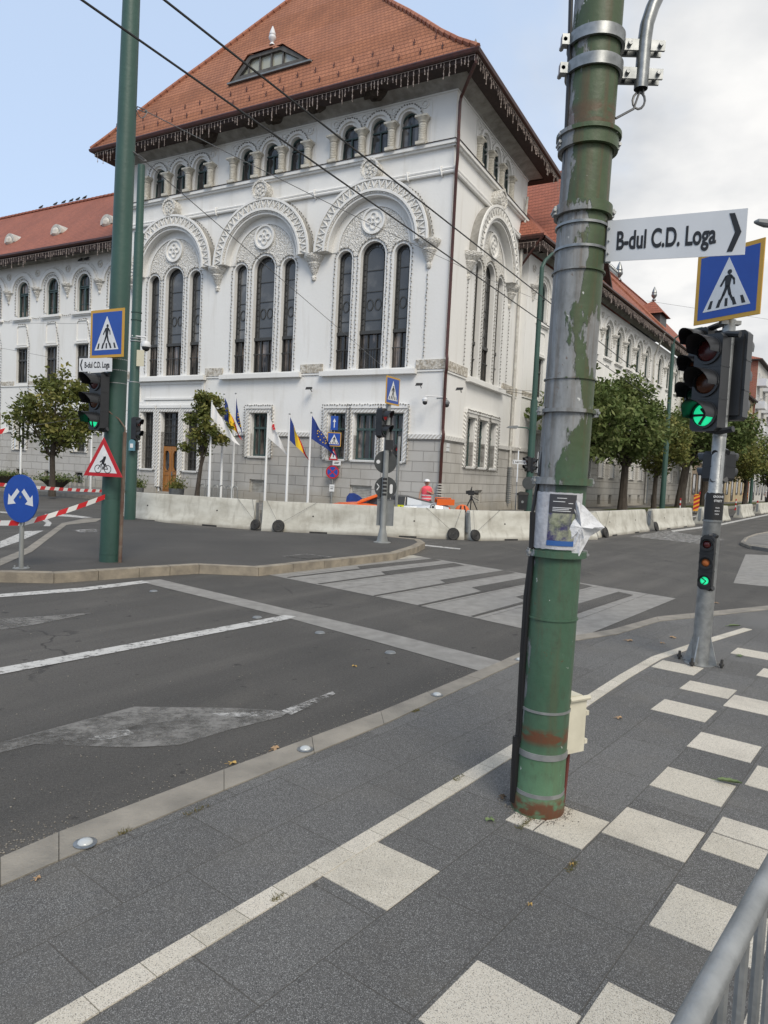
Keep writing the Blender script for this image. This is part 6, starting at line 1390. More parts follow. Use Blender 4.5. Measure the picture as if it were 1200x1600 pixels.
# ------------------------------------------------------------------ small sign post by the wall
P = G(517.5, 792, .14); F0 = Fr(P, (1, 0, 0), (0, -1, 0)); zz = lambda y: zat(P, y)-.14
t = thing('sign_post', P, 'thin sign post in front of the stone wall with four small signs', 'post'); b = MB(F0); b.lathe((0, 0, 0), [(.035, 0), (.03, zz(648))], 8); b.build('post', polegrey, t)
U_ = 30.5/1093
def sg(y0, y1, x, w, kind, lb, az=184):
    q = facing(PY(x, (y0+y1)/2, P.y-.06), az); h = (y1-y0)*U_; t = thing('road_sign', q(0, 0, -h/2), lb, 'road sign', 'small signs on the post by the wall'); b = MB(q)
    if kind == 'arrow':
        b.prism(rect(-w/2, w/2, -h/2, h/2), -.01, 0, back=True); b.build('blue_plate', sgn_blue, t); b = MB(q); b.prism(rect(-.02, .02, -.2, .05), 0, .004); b.prism([(-.07, .05), (.07, .05), (0, .2)], 0, .004); b.build('arrow_symbol', sgn_white, t)
    elif kind == 'cross': crossing_sign(q, w*1.6, 0, t)
    elif kind == 'tri':
        b.prism([(-w/2, -h/2), (w/2, -h/2), (0, h/2)], -.01, 0, back=True); b.build('red_border', sgn_red, t); b = MB(q); b.prism([(-w*.33, -h*.38), (w*.33, -h*.38), (0, h*.27)], 0, .004); b.build('white_field', sgn_white, t); b = MB(q); b.prism(rect(-.02, .02, -.14, .02), .004, .007); b.build('symbol', sgn_black, t)
    elif kind == 'nostop':
        b.disc((0, 0), h/2, -.01, 0, 24); b.build('red_disc', sgn_red, t); b = MB(q); b.disc((0, 0), h/2*.78, 0, .003, 24); b.build('blue_disc', sgn_blue, t); b = MB(q)
        for s_ in (-1, 1): b.capsule((-s_*h*.26, -h*.26), (s_*h*.26, h*.26), .05, .003, .006+.0005*s_)
        b.build('red_cross', sgn_red, t)
    else: b.prism(rect(-w/2, w/2, -h/2, h/2), -.01, 0, back=True); b.build('plate', sgn_white, t); b = MB(q); b.capsule((-w*.25, -h*.1), (w*.2, -h*.1), .03, 0, .003); b.capsule((-w*.25, h*.15), (w*.3, h*.15), .025, 0, .003); b.build('symbol', sgn_black, t)
sg(650, 672, 522.5, .32, 'arrow', 'small blue sign with a white up arrow on the post by the wall'); sg(675, 698, 522, .38, 'cross', 'small crossing sign below the blue up-arrow sign'); sg(700, 719, 521, .42, 'tri', 'small red triangle sign below the small crossing sign')
sg(720, 727, 526, .36, 'plate', 'narrow white plate under the small red triangle sign'); sg(727, 748, 519.5, .5, 'nostop', 'round blue no-stopping sign with a red cross'); sg(757, 768, 518.5, .22, 'plate', 'small white plate below the round no-stopping sign')
# ------------------------------------------------------------------ far green pole with its fittings
P = GPp; F0 = Fr(P, (1, 0, 0), (0, -1, 0)); zz = lambda y: zat(P, y)-.14
t = thing('tram_pole', P, 'green pole at the corner beside the building, behind the barriers, with signals and a bin', 'pole')
b = MB(F0); za = zz(625); zc_ = zz(418); b.lathe((0, 0, 0), [(.165, 0), (.16, za-.1), (.15, za), (.12, za+.02), (.10, zc_)], 18); b.build('post', teal, t)
b = MB(F0); b.tube([(0, 0, zc_-.2), (0, 0, zc_), (.15, -.1, zc_+.35), (.5, -.4, zc_+.75), (1.2, -1, zc_+1.15), (2.0, -1.6, zc_+1.4)], [.10, .09, .075, .06, .05, .045], 10); b.build('curved_arm', teal, t)
b = MB(F0); z = zz(686); b.tube([(-.05, 0, z), (-.1, .05, z+.35), (-.25, .1, z+.48), (-.75, .1, z+.5)], .03, 8); t = thing('street_lamp', F0(0, 0, z), 'small lamp on a curved arm on the green pole at the corner', 'lamp'); b.build('arm', teal, t)
b = MB(F0); b.prism([(-1.2, z+.44), (-.75, z+.42), (-.68, z+.5), (-.72, z+.56), (-1.1, z+.52)], .02, .2, back=True); b.build('lamp_head', sgn_grey, t)
for px_, az_, lb, yy in ((822.5, 250, 'dark signal on the left of the green pole at the corner', 725), (834, 120, 'dark signal on the right of the green pole at the corner', 727)):
    q = facing(PY(px_, yy, P.y-.1), az_); signal(q, 'pedestrian_signal', lb, 2, .34, .11, .26, [red_o, grn_o], .18, cat='pedestrian signal', bracket=(.0, -.18))
q = facing(PY(826, 755, P.y-.17), 0); b = MB(q); b.disc((0, 0), .29, -.012, 0, 28); tag(b.build('round_sign', sgn_back), 'round dark sign back on the green pole at the corner', 'road sign')
q = facing(PY(812, 722, P.y-.05), 190); t = thing('street_name_sign', q(0, 0, -.1), 'tiny distant street-name sign on the green pole at the corner', 'street sign', 'street-name signs'); sname(q, .62, .19, t, True, .6)
q = Fr(PY(817, 784, P.y-.2), (1, 0, 0), (0, -1, 0)); t = thing('litter_bin', q(0, 0, -.4), 'black litter bin hung on the green pole at the corner', 'bin'); b = MB(q); b.prism([(-.2, -.36), (.14, -.36), (.2, .36), (-.24, .3)], -.15, .15, back=True); b.build('bin_body', blackp, t); b = MB(q); b.prism([(-.26, .28), (.22, .32), (.2, .42), (-.1, .46), (-.25, .38)], -.17, .17, back=True); b.build('hood', blackr, t); b = MB(q); b.disc((-.05, .0), .06, .15, .154, 10); b.build('badge', sgn_grey, t)
P = G(1034, 799, .14); b = MB(Fr(P, (1, 0, 0), (0, -1, 0))); b.lathe((0, 0, 0), [(.17, 0), (.16, 4.5), (.13, 4.6), (.11, 10.5)], 14); b.tube([(0, 0, 10.4), (.1, 0, 10.9), (.6, .2, 11.3), (1.5, .6, 11.5)], .05, 6); tag(b.build('tram_pole', teal), 'green pole standing between the street trees on the right', 'pole')
P = G(1172, 789, .14); b = MB(Fr(P, (1, 0, 0), (0, -1, 0))); b.lathe((0, 0, 0), [(.17, 0), (.13, 6), (.1, 9)], 12); tag(b.build('tram_pole', teal), 'distant green pole near the right edge of the photo', 'pole')
# grey street lamp whose head enters at the right edge, and its pole outside
P = PY(1178, 347, 13); b = MB(); t = thing('street_lamp', P, 'grey lamp head reaching in from the right edge of the photo', 'lamp')
F0 = Fr(P, (1, 0, 0), (0, -1, 0)); b = MB(F0); b.tube([(.0, 0, .0), (.06, .02, .0), (.2, .02, -.02), (.36, .02, -.04), (.46, .02, -.04)], [.02, .055, .075, .06, .03], 10); b.build('lamp_head', sgn_grey, t)
b = MB(F0); b.tube([(.42, .02, -.04), (1.0, 0, -.02), (1.4, 0, -.3), (1.5, 0, -.8), (1.5, 0, -P.z)], .04, 8); b.build('lamp_post', polegrey, t)
# ------------------------------------------------------------------ security cameras on the tower corner
for px_, py_, Yo, lb, ar in ((664, 628, 28.2, 'white dome camera left of the maroon downpipe', .85), (698, 632, 28.4, 'dark dome camera right of the maroon downpipe', -.4)):
    P = PY(px_, py_, Yo); t = thing('security_camera', P, lb, 'camera', 'dome cameras'); F0 = Fr(P, (1, 0, 0), (0, -1, 0)); b = MB(F0); b.lathe((0, 0, .02), [(.11, 0), (.12, .08), (.05, .16)], 12); b.tube([(0, 0, .16), (0, 0, .24), (ar, -.2, .26)], .02, 5); b.build('housing', sgn_white if ar > 0 else sgn_grey, t); b = MB(F0); b.ball((0, 0, -.02), .10, 10); b.build('dome', blackp, t)
for px_, py_, lb in ((655, 601, 'small floodlight on the wall above the left dome camera'), (718, 608, 'small floodlight on the street-side wall of the tower'), (483, 607, 'small floodlight on the white wall above the flags')):
    P = PY(px_, py_, 28.3 if px_ > 500 else 31.2); b = MB(Fr(P, (1, 0, 0), (0, -1, 0))); b.prism([(-.16, -.05), (.12, -.02), (.14, .06), (-.12, .05)], -.1, .1, back=True); b.tube([(.05, 0, -.02), (.1, -.25, -.1)], .02, 5); tag(b.build('floodlight', blackp), lb, 'floodlight', 'floodlights on the walls')
for (a, z, w, h, lb) in ((.75, 2.75, .3, .34, 'small white notice plate on the stone corner right of the downpipe'),):
    b = MB(FS); b.prism(rect(a-w/2, a+w/2, z, z+.14), .04, .06); b.prism(rect(a-w/2, a+w/2, z+.17, z+h), .04, .06); tag(b.build('wall_plate', sgn_white), lb, 'plate')
# ------------------------------------------------------------------ pigeons on the ridge
for i, a in enumerate((30.9, 31.6, 32.3, 33.1, 34.0, 35.6)):
    P = FL(a, -5.8, 19.62); F0 = Fr(P, (1, 0, 0), (0, -1, 0)); b = MB(F0); b.tube([(-.16, 0, .06), (-.05, 0, .12), (.07, 0, .17), (.11, 0, .24), (.14, 0, .27), (.19, 0, .26)], [.015, .06, .075, .04, .035, .006], 8); b.tube([(0, .02, .1), (0, .02, 0)], .01, 4)
    tag(b.build('pigeon', blackr), 'dark pigeon sitting in the row on the ridge of the left wing roof', 'bird', 'pigeons on the ridge')
for i, a in enumerate((22.95, 23.45)):
    P = FL(a, .15, 12.95); b = MB(Fr(P, (1, 0, 0), (0, -1, 0))); b.tube([(-.16, 0, .03), (-.05, 0, .10), (.07, 0, .15), (.11, 0, .22), (.18, 0, .22)], [.015, .07, .08, .04, .006], 8)
    tag(b.build('pigeon', blackr), 'dark pigeon perched on the arch above a left wing window', 'bird', 'pigeons on the arch')
# ------------------------------------------------------------------ people
def person(P, rz, h, pose, vest_c, label, leg_m=None, hair_m=None, extra=None):
    leg_m = leg_m or cloth_dk; t = thing('person', P, label, 'person'); s = h; F = Fr(P, (math.cos(rz), math.sin(rz), 0), (math.sin(rz), -math.cos(rz), 0))
    V = []; Rr = []; E = []
    def v(x, d, z, r): V.append(tuple(F(x*s, d*s, z*s)-Vector(P))); Rr.append(r*s); return len(V)-1
    pel = v(0, 0, .53, .075); sp1 = v(0, .0, .62, .068); sp2 = v(0, .0, .72, .078); ch = v(0, 0, .79, .07); nk = v(0, .0, .845, .03); hd = v(0, .008, .88, .038); hd2 = v(0, .012, .93, .052); E += [(pel, sp1), (sp1, sp2), (sp2, ch), (ch, nk), (nk, hd), (hd, hd2)]
    for s_ in (-1, 1):
        sh = v(s_*.105, 0, .80, .036); E.append((ch, sh)); el, wr = pose[0 if s_ < 0 else 1]
        e = v(el[0], el[1], el[2], .025); w = v(wr[0], wr[1], wr[2], .016); E += [(sh, e), (e, w)]
        dx = (Vector(wr)-Vector(el)).normalized(); pm = v(*(Vector(wr)+dx*.03), .016); E.append((w, pm)); sd_ = dx.cross(Vector((0, 1, .2))).normalized()
        for k in range(4): f1 = v(*(Vector(wr)+dx*.05+sd_*(k-1.5)*.009), .0052); f2 = v(*(Vector(wr)+dx*(.085-.006*abs(k-1.3))+sd_*(k-1.5)*.009+Vector((0, -.008, 0))), .0042); E += [(pm, f1), (f1, f2)]
        th = v(*(Vector(wr)+dx*.028+sd_*.024), .006); E.append((pm, th))
        hp = v(s_*.05, 0, .50, .058); kn = v(s_*.055, .01, .28, .038); an = v(s_*.06, -.005, .05, .023); to = v(s_*.068, .075, .018, .022); E += [(pel, hp), (hp, kn), (kn, an), (an, to)]
    me = bpy.data.meshes.new('body'); me.from_pydata(V, E, []); o = bpy.data.objects.new('body', me); COL.objects.link(o); o.parent = t; ORG[o.name] = Vector(P)
    m = o.modifiers.new('skin', 'SKIN'); sk = me.skin_vertices[0].data
    for i, r_ in enumerate(Rr): sk[i].radius = (r_, r_*.85)
    sk[0].use_root = True; m.use_smooth_shade = True; ss = o.modifiers.new('sub', 'SUBSURF'); ss.levels = 1; ss.render_levels = 2; me.materials.append(skin)
    def shell(z_, m_, nm):
        b = MB(F); b.lathe((0, 0, 0), [(r*s, z*s) for r, z in z_], 18, 1, .72, caps=False); b.build(nm, m_, t)
    shell([(.112, .50), (.115, .56), (.108, .62), (.112, .70), (.122, .76), (.118, .80), (.08, .835), (.045, .85)], vest_c, 'vest')
    for z in (.56, .63): shell([(.1155, z), (.1155, z+.022)], vestw, 'reflective_strip')
    for s_ in (-1, 1):
        b = MB(F); b.tube([(s_*.045*s, 0, .53*s), (s_*.052*s, .008*s, .40*s), (s_*.056*s, .01*s, .28*s), (s_*.06*s, 0, .05*s)], [.072*s, .06*s, .047*s, .038*s], 10); b.build('trouser_leg', leg_m, t)
        b = MB(F); b.tube([(s_*.06*s, -.025*s, .02*s), (s_*.064*s, .03*s, .024*s), (s_*.07*s, .10*s, .015*s)], [.027*s, .03*s, .02*s], 8); b.build('shoe', blackr, t)
    b = MB(F); zt_ = .935*s; b.ball((0, .005*s, .925*s), (.055*s, .062*s, .068*s), 16); b.ball((0, .072*s, .915*s), (.008*s, .012*s, .013*s), 6); 
    for s_ in (-1, 1): b.ball((s_*.056*s, 0, .92*s), (.008*s, .012*s, .018*s), 6)
    b.build('head', skin, t); b = MB(F)
    for s_ in (-1, 1): b.ball((s_*.02*s, .060*s, .93*s), (.009*s, .005*s, .004*s), 6)
    b.ball((0, .062*s, .893*s), (.016*s, .004*s, .003*s), 6); b.build('face_features', hair, t)
    b = MB(F); b.ball((0, -.012*s, .94*s), (.06*s, .062*s, .06*s), 14); b.build('hair', hair, t)
    if hair_m: 
        b = MB(F); b.lathe((0, 0, .945*s), [(.064*s, 0), (.063*s, .02*s), (.05*s, .042*s), (.02*s, .054*s), (.001, .056*s)], 16); b.build('cap', hair_m, t)
        b = MB(F); b.prism([(-.04*s, .945*s), (.04*s, .945*s), (.03*s, .952*s), (-.03*s, .952*s)], .05*s, .12*s, back=True); b.build('cap_peak', hair_m, t)
    if extra: extra(F, s, t)
    return t
def ph(F, s, t):
    b = MB(F); b.box(.0, .03*s, .125*s, .135*s, .70*s, .74*s); tag(b.build('phone', blackp, origin=F(0, .13*s, .7*s)), 'small black phone held by the person in the pink vest beside the car', 'phone')
YP = 24.6; PX = PY(667, 760, YP)
person(Vector((PX.x, PX.y, 0)), 0, 1.585, [((-.15, .0, .66), (-.16, .03, .54)), ((.15, .02, .67), (.045, .12, .715))], vest, 'person in a bright pink vest and white cap standing behind the orange racing car', hair_m=cap_w, extra=ph)
P = G(1094, 790, .0); person(P, -.3, 1.62, [((-.15, .0, .66), (-.16, .06, .56)), ((.15, .06, .70), (.13, .16, .70))], vest, 'distant person in a pink vest with one arm out, standing by the striped panel', leg_m=mat('jeans', (.08, .10, .15), rough=.9))
P = G(1196, 786, .0); person(P, .3, 1.7, [((-.15, .0, .66), (-.12, .08, .60)), ((.15, .0, .66), (.12, .08, .60))], mat('grey_top', (.3, .3, .32), rough=.9), 'distant person in grey with a white cap at the right edge of the photo', hair_m=cap_w)
# ------------------------------------------------------------------ racing car behind the long barrier
CPos = PY(612, 780, 22.6); CPos = Vector((CPos.x, CPos.y, 0)); cr_z = R(-1.5); CF = Fr(CPos, (math.cos(cr_z), math.sin(cr_z), 0), (math.sin(cr_z), -math.cos(cr_z), 0))
t = thing('racing_car', CPos, 'low orange, silver and black racing car with rear wing, mostly hidden by the long barrier', 'car')
SEC = [(-2.15, .55, .14, .5), (-2.05, .78, .12, .6), (-1.7, .9, .12, .69), (-1.2, .92, .12, .73), (-.8, .92, .12, .75), (0, .92, .12, .75), (.8, .93, .12, .78), (1.3, .95, .12, .84), (1.6, .94, .14, .82), (1.8, .88, .18, .78), (1.9, .8, .22, .68)]
def ring_sec(x, w, zb, zt): return [(x, -w*.9, zb), (x, -w, zb+.12), (x, -w, zt-.14), (x, -w*.93, zt-.04), (x, -w*.72, zt), (x, 0, zt+.02), (x, w*.72, zt), (x, w*.93, zt-.04), (x, w, zt-.14), (x, w, zb+.12), (x, w*.9, zb)]
b = MB(CF); loc = []; k = 11
for q in SEC: loc += ring_sec(*q)
for i in range(len(SEC)-1):
    b.m = 0 if SEC[i][0] < -.75 or SEC[i][0] >= 1.75 else 1
    b.add(loc[i*k:(i+2)*k], [(j, (j+1) % k, k+(j+1) % k, k+j) for j in range(k)], True)
b.m = 0; b.add(loc[:k], [tuple(range(k))]); b.add(loc[-k:], [tuple(range(k))]); b.build('body', [orange, silver], t)
GS = [(-1.05, .66, .72, .76), (-.45, .74, .72, .98), (.0, .70, .74, 1.04), (.5, .68, .76, 1.03), (.95, .64, .78, .93), (1.35, .6, .8, .85)]
b = MB(CF); loc = []
for x, w, z0, z1 in GS: loc += [(x, -w*1.08, z0), (x, -w*.86, z1-.03), (x, -w*.7, z1), (x, w*.7, z1), (x, w*.86, z1-.03), (x, w*1.08, z0)]
for i in range(len(GS)-1):
    A = i*6
    for j in range(5):
        b.m = 1 if j in (1, 2, 3) and 1 <= i <= 3 else (0 if j in (0, 4) and i in (1, 2) or i == 0 else (2 if i >= 3 and j in (0, 4) else 1)); b.add([loc[A+j], loc[A+j+1], loc[A+6+j+1], loc[A+6+j]], [(0, 1, 2, 3)], True)
b.build('cabin', [cargls, carblk, silver], t)
b = MB(CF)
for s_ in (-1, 1): b.tube([(-1.05, s_*.70, .75), (-.46, s_*.63, .99)], .045, 6)
b.build('windscreen_pillar', orange, t)
for x in (-.05, .42): 
    b = MB(CF); b.tube([(x, .76, .70), (x+.02, .62, 1.0)], .022, 6); b.build('door_pillar', carblk, t)
b = MB(CF); b.box(1.45, 1.9, -.8, .8, .95, .975); b.build('wing_blade', carblk, t)
for s_ in (-1, 1):
    b = MB(CF); b.prism([(1.42, .80), (1.97, .82), (1.97, 1.0), (1.43, 1.0)], s_*.8-.01, s_*.8+.01, back=True); b.build('wing_end_plate', orange, t)
    b = MB(CF); b.prism([(1.5, .76), (1.6, .76), (1.7, .95), (1.6, .95)], s_*.4-.01, s_*.4+.01, back=True); b.build('wing_strut', carblk, t)
for x in (-1.45, 1.35):
    for s_ in (-1, 1):
        b = MB(CF); b.disc((x, .32), .32, s_*.84-.1, s_*.84+.1, 24); w = b.build('wheel', blackr, t); b = MB(CF); b.disc((x, .32), .2, s_*.84-.105, s_*.84+.105, 16); b.build('rim', silver, w)
b = MB(CF); b.prism(rect(.06, .40, .50, .76), .925, .94); pl = b.build('number_panel', yellow, t); text(CF, '14', .23, .64, .944, .18, sgn_black, t, .9, 'number')
b = MB(CF); b.disc((1.3, .74), .09, .92, .96, 16); b.build('round_emblem', carblk, t); b = MB(CF); b.ring(arc(1.3, .74, .07, 0, 2*PI, 14)[:-1], arc(1.3, .74, .04, 0, 2*PI, 14)[:-1], .96, .967); b.build('emblem_ring', sgn_white, t)
b = MB(CF); b.prism([(-.6, .42), (1.2, .50), (1.2, .56), (-.6, .5)], .925, .932); b.build('black_flash', carblk, t)
P = PY(552, 772, 24.2); b = MB(Fr(P, (1, 0, 0), (0, -1, 0))); b.prism([(-.26, -.5), (.34, -.5), (.3, -.12), (.15, -.02), (.02, .03), (-.14, .02), (-.22, -.1)], -.2, .1, back=True); tag(b.build('blue_bag', mat('blue_fabric', (.015, .05, .25), (.01, .035, .17), ns=8, rough=.8, bump=.02, bs=9)), 'bright blue bag standing behind the nose of the racing car', 'bag')
# ------------------------------------------------------------------ tripod camera and backpack
P = G(735, 806, 0); P = Vector((P.x*.94, P.y*.94, 0)); zc = zat(P, 776); F0 = Fr(P, (1, 0, 0), (0, -1, 0)); t = thing('tripod', P, 'black camera tripod standing behind the joint between two barriers', 'tripod')
for i, (x, d) in enumerate(((-.38, .15), (.42, .1), (.02, -.4))): b = MB(F0); b.tube([(0, 0, zc-.02), (x*.5, d*.5, zc*.52), (x, d, .02)], [.03, .022, .014], 8); b.build('leg', blackp, t)
b = MB(F0); b.lathe((0, 0, zc-.05), [(.05, 0), (.06, .05), (.04, .1)], 10); b.tube([(.0, 0, zc), (.3, .1, zc-.15)], .012, 6); b.build('tripod_head', blackp, t)
t = thing('video_camera', F0(0, 0, zc+.05), 'black video camera mounted on the tripod', 'camera'); b = MB(F0); b.box(-.14, .1, -.08, .08, zc+.06, zc+.26); b.box(-.05, .0, -.06, .06, zc+.26, zc+.34); b.build('camera_body', blackp, t); b = MB(F0); b.tube([(.1, 0, zc+.17), (.28, 0, zc+.16)], [.065, .075], 12); b.build('lens', blackr, t); b = MB(F0); b.tube([(-.02, 0, zc+.3), (.0, 0, zc+.42)], .02, 6); b.box(-.24, -.14, -.05, .05, zc+.1, zc+.24); b.build('viewfinder', blackp, t)
P = PY(722, 800, 25); P = Vector((P.x, P.y, zat(Vector((P.x, P.y, 0)), 810))); b = MB(Fr(P, (1, 0, 0), (0, -1, 0))); t = thing('backpack', P, 'orange and black backpack on the ground left of the tripod', 'backpack'); b.ball((0, 0, .24), (.27, .16, .26), 14); b.build('bag', mat('orange_fabric', (.65, .13, .03), rough=.7), t); b = MB(Fr(P, (1, 0, 0), (0, -1, 0)))
for s_ in (-1, 1): b.tube([(s_*.09, .15, .05), (s_*.1, .19, .25), (s_*.06, .12, .46)], .025, 6)
b.build('strap', blackr, t)
# ------------------------------------------------------------------ striped panels and bollards
for px_, py_, w, h, lb in ((1087, 803, .36, 1.12, 'red and yellow striped panel beside the distant person in the pink vest'), (1163, 791, .5, 1.35, 'red and yellow striped panel at the foot of the yellowing tree')):
    P = G(px_, py_, 0); q = facing(P, 200); t = thing('striped_panel', P, lb, 'warning panel', 'red and yellow striped panels'); b = MB(q); b.prism([(-w/2, .2), (w/2, .2), (w/2, .2+h-.1), (w/2-.08, .2+h), (-w/2+.08, .2+h), (-w/2, .2+h-.1)], -.03, 0, back=True); b.build('yellow_board', mat('panel_yellow', (.75, .36, .02), rough=.5), t)
    b = MB(q)
    for k in range(4): z = .25+k*h/4; b.prism([(-w/2, z), (w/2, z+w*.55), (w/2, min(z+w*.55+.15, .2+h-.05)), (-w/2, z+.15)], 0, .004)
    b.build('red_stripes', sgn_red, t); b = MB(q); b.tube([(-.1, -.02, 0), (-.1, -.02, .25)], .02, 6); b.tube([(.1, -.02, 0), (.1, -.02, .25)], .02, 6); b.box(-.3, .3, -.2, .2, 0, .06); b.build('foot', blackr, t)
for px_, py_, lb in ((1062, 799, 'red and white bollard at the foot of the leaning tree'), (1149, 797, 'red and white bollard just right of the right signal post'), (1182.5, 801, 'red and white bollard nearest the right edge')):
    P = G(px_, py_, 0); F0 = Fr(P, (1, 0, 0), (0, -1, 0)); h = .95; t = thing('bollard', P, lb, 'bollard', 'red and white bollards'); b = MB(F0); b.lathe((0, 0, 0), [(.16, 0), (.16, .03), (.09, .06)], 12); b.build('foot', sgn_red, t)
    for k in range(5): b = MB(F0); z = .06+k*.18; b.lathe((0, 0, z), [(.05, 0), (.05, .178)], 10); b.build('sleeve', sgn_red if k % 2 == 0 else sgn_white, t)
# ------------------------------------------------------------------ buildings further along the right street
def block(name, a0, a1, dp, h, wm, label, rows, cols, base=None, roof_h=2.2, roofm=None, d0=0, balc=False, w_w=1.1, w_h=1.6, end_m=None):
    fr = FR_; t = thing(name, fr((a0+a1)/2, d0-dp/2, .14), label, 'building'); b = MB(fr); b.box(a0, a1, d0-dp, d0, .14, h); b.build('wall', wm, t)
    if end_m: b = MB(fr); b.box(a0-.02, a0-.003, d0-dp, d0, .14, h); b.build('end_wall', end_m, t)
    b = MB(fr); ov = .6; b.box(a0-ov, a1+.0, d0-dp, d0+ov, h, h+.22); b.build('cornice', soffit, t)
    b = MB(fr); A = [(a0-ov, d0+ov, h+.22), (a1, d0+ov, h+.22), (a1, d0-dp/2, h+roof_h), (a0+2, d0-dp/2, h+roof_h), (a0-ov, d0-dp, h+.22), (a1, d0-dp, h+.22)]; b.add(A, [(0, 1, 2, 3), (3, 2, 5, 4), (0, 3, 4)]); b.build('roof', roofm or roof_w, t)
    fl = (h-4.2)/rows
    for r_ in range(rows):
        for c in range(cols):
            a = a0+(c+.5)*(a1-a0)/cols; z = 4.4+r_*fl; b = MB(fr); b.ring(rect(a-w_w/2, a+w_w/2, z, z+w_h), rect(a-w_w/2+.09, a+w_w/2-.09, z+.09, z+w_h-.09), d0, d0+.08); b.box(a-.04, a+.04, d0, d0+.06, z, z+w_h); w = b.build('window', sgn_white, t); g = MB(fr); g.plate(rect(a-w_w/2, a+w_w/2, z, z+w_h), d0+.02); g.build('pane', pane_dk, w)
            if balc and c % 2 == 0:
                b = MB(fr); b.box(a-1.4, a+1.4, d0, d0+1.2, z-.5, z-.35); b.box(a-1.4, a+1.4, d0+1.14, d0+1.2, z-.35, z+.55); b.box(a-1.4, a-1.34, d0, d0+1.14, z-.35, z+.55); b.box(a+1.34, a+1.4, d0, d0+1.14, z-.35, z+.55); b.build('balcony', sgn_white if balc == 1 else sgn_grey, t)
    for c in range(cols):
        a = a0+(c+.5)*(a1-a0)/cols; b = MB(fr); b.ring(rect(a-.8, a+.8, .3 if c % 3 == 1 else 1.1, 3.2), rect(a-.7, a+.7, .3 if c % 3 == 1 else 1.2, 3.1), d0, d0+.06); w = b.build('shop_window' if c % 3 != 1 else 'doorway', frame_dk, t); g = MB(fr); g.plate(rect(a-.75, a+.75, .3 if c % 3 == 1 else 1.1, 3.2), d0+.02); g.build('pane', pane_cur, w)
    # windows on the end wall facing the camera
    for r_ in range(rows):
        for q in (1.6, 4.6, 7.6):
            if q < dp-1 and not end_m is None or q == 1.6:
                z = 4.4+r_*fl; fe = Fr(fr(a0, d0, 0), -fr.n, -fr.x); b = MB(fe); b.ring(rect(q-.5, q+.5, z, z+w_h), rect(q-.42, q+.42, z+.08, z+w_h-.08), .02, .1); w = b.build('window', sgn_white, t); g = MB(fe); g.plate(rect(q-.5, q+.5, z, z+w_h), .03); g.build('pane', pane_dk, w)
    return t
brown_w = mat('brown_render', (.30, .24, .18), (.19, .15, .115), ns=.8, rough=.9, bump=.01, bs=10); yel_w = mat('ochre_render', (.45, .36, .22), (.36, .29, .18), ns=.8, rough=.9); wht_w = mat('white_render', (.58, .57, .54), (.46, .45, .42), ns=.8, rough=.9)
tb = NT('red_brick'); bb = tb.new('ShaderNodeTexBrick'); bb.inputs['Scale'].default_value = 1; bb.inputs['Brick Width'].default_value = .5; bb.inputs['Row Height'].default_value = .16; bb.inputs['Mortar Size'].default_value = .012
bb.inputs['Color1'].default_value = (.30, .10, .06, 1); bb.inputs['Color2'].default_value = (.22, .075, .045, 1); bb.inputs['Mortar'].default_value = (.30, .24, .2, 1); tb.L.new(tb.tc.outputs['UV'], bb.inputs['Vector']); tb.L.new(bb.outputs[0], tb.b.inputs['Base Color']); tb.set(.9); brick = tb.m
block('old_building', 42.6, 62, 12, 12.5, brown_w, 'old brown building next to the white wing along the right street', 2, 7)
block('ochre_building', 62.3, 81.7, 12, 14.6, yel_w, 'ochre building with overhanging dark eaves, half hidden by trees', 3, 5, end_m=yel_w)
block('apartment_block', 82.0, 112, 13, 20.8, wht_w, 'five-storey apartment block with red brick end wall and white balconies', 5, 9, balc=1, end_m=brick, roof_h=2.6, d0=.2)
block('distant_building', 113, 150, 14, 17, yel_w, 'lower ochre building farthest along the right street', 4, 9, roof_h=3)
# ------------------------------------------------------------------ crowd barrier at the lower right
A = G(1078, 1600, 1.08); B_ = G(1222, 1330, 1.08); d = (B_-A).normalized(); S0 = A-d*.55; F0 = Fr(Vector((S0.x, S0.y, 0)), (d.x, d.y, 0), (-d.y, d.x, 0)); LN = 2.2
t = thing('crowd_barrier', S0+Vector((LN*d.x/2, LN*d.y/2, -1.08)), 'galvanised steel crowd barrier cut off by the lower right corner', 'crowd barrier')
b = MB(F0); b.tube([(0, 0, 0), (0, 0, 1.0), (.03, 0, 1.06), (.09, 0, 1.08), (LN-.09, 0, 1.08), (LN-.03, 0, 1.06), (LN, 0, 1.0), (LN, 0, 0)], .0165, 16); b.build('frame_tube', galv, t)
b = MB(F0); b.tube([(0, 0, .2), (LN, 0, .2)], .014, 10); b.build('lower_rail', galv, t)
for i in range(18): b = MB(F0); a = .12+i*.1155; b.tube([(a, 0, .2), (a, 0, 1.075)], .0085, 8); b.build('bar', galv, t)
for a in (.3, LN-.3): b = MB(F0); b.tube([(a, -.3, .02), (a, 0, .2), (a, .3, .02)], .016, 8); b.build('foot', galv, t)
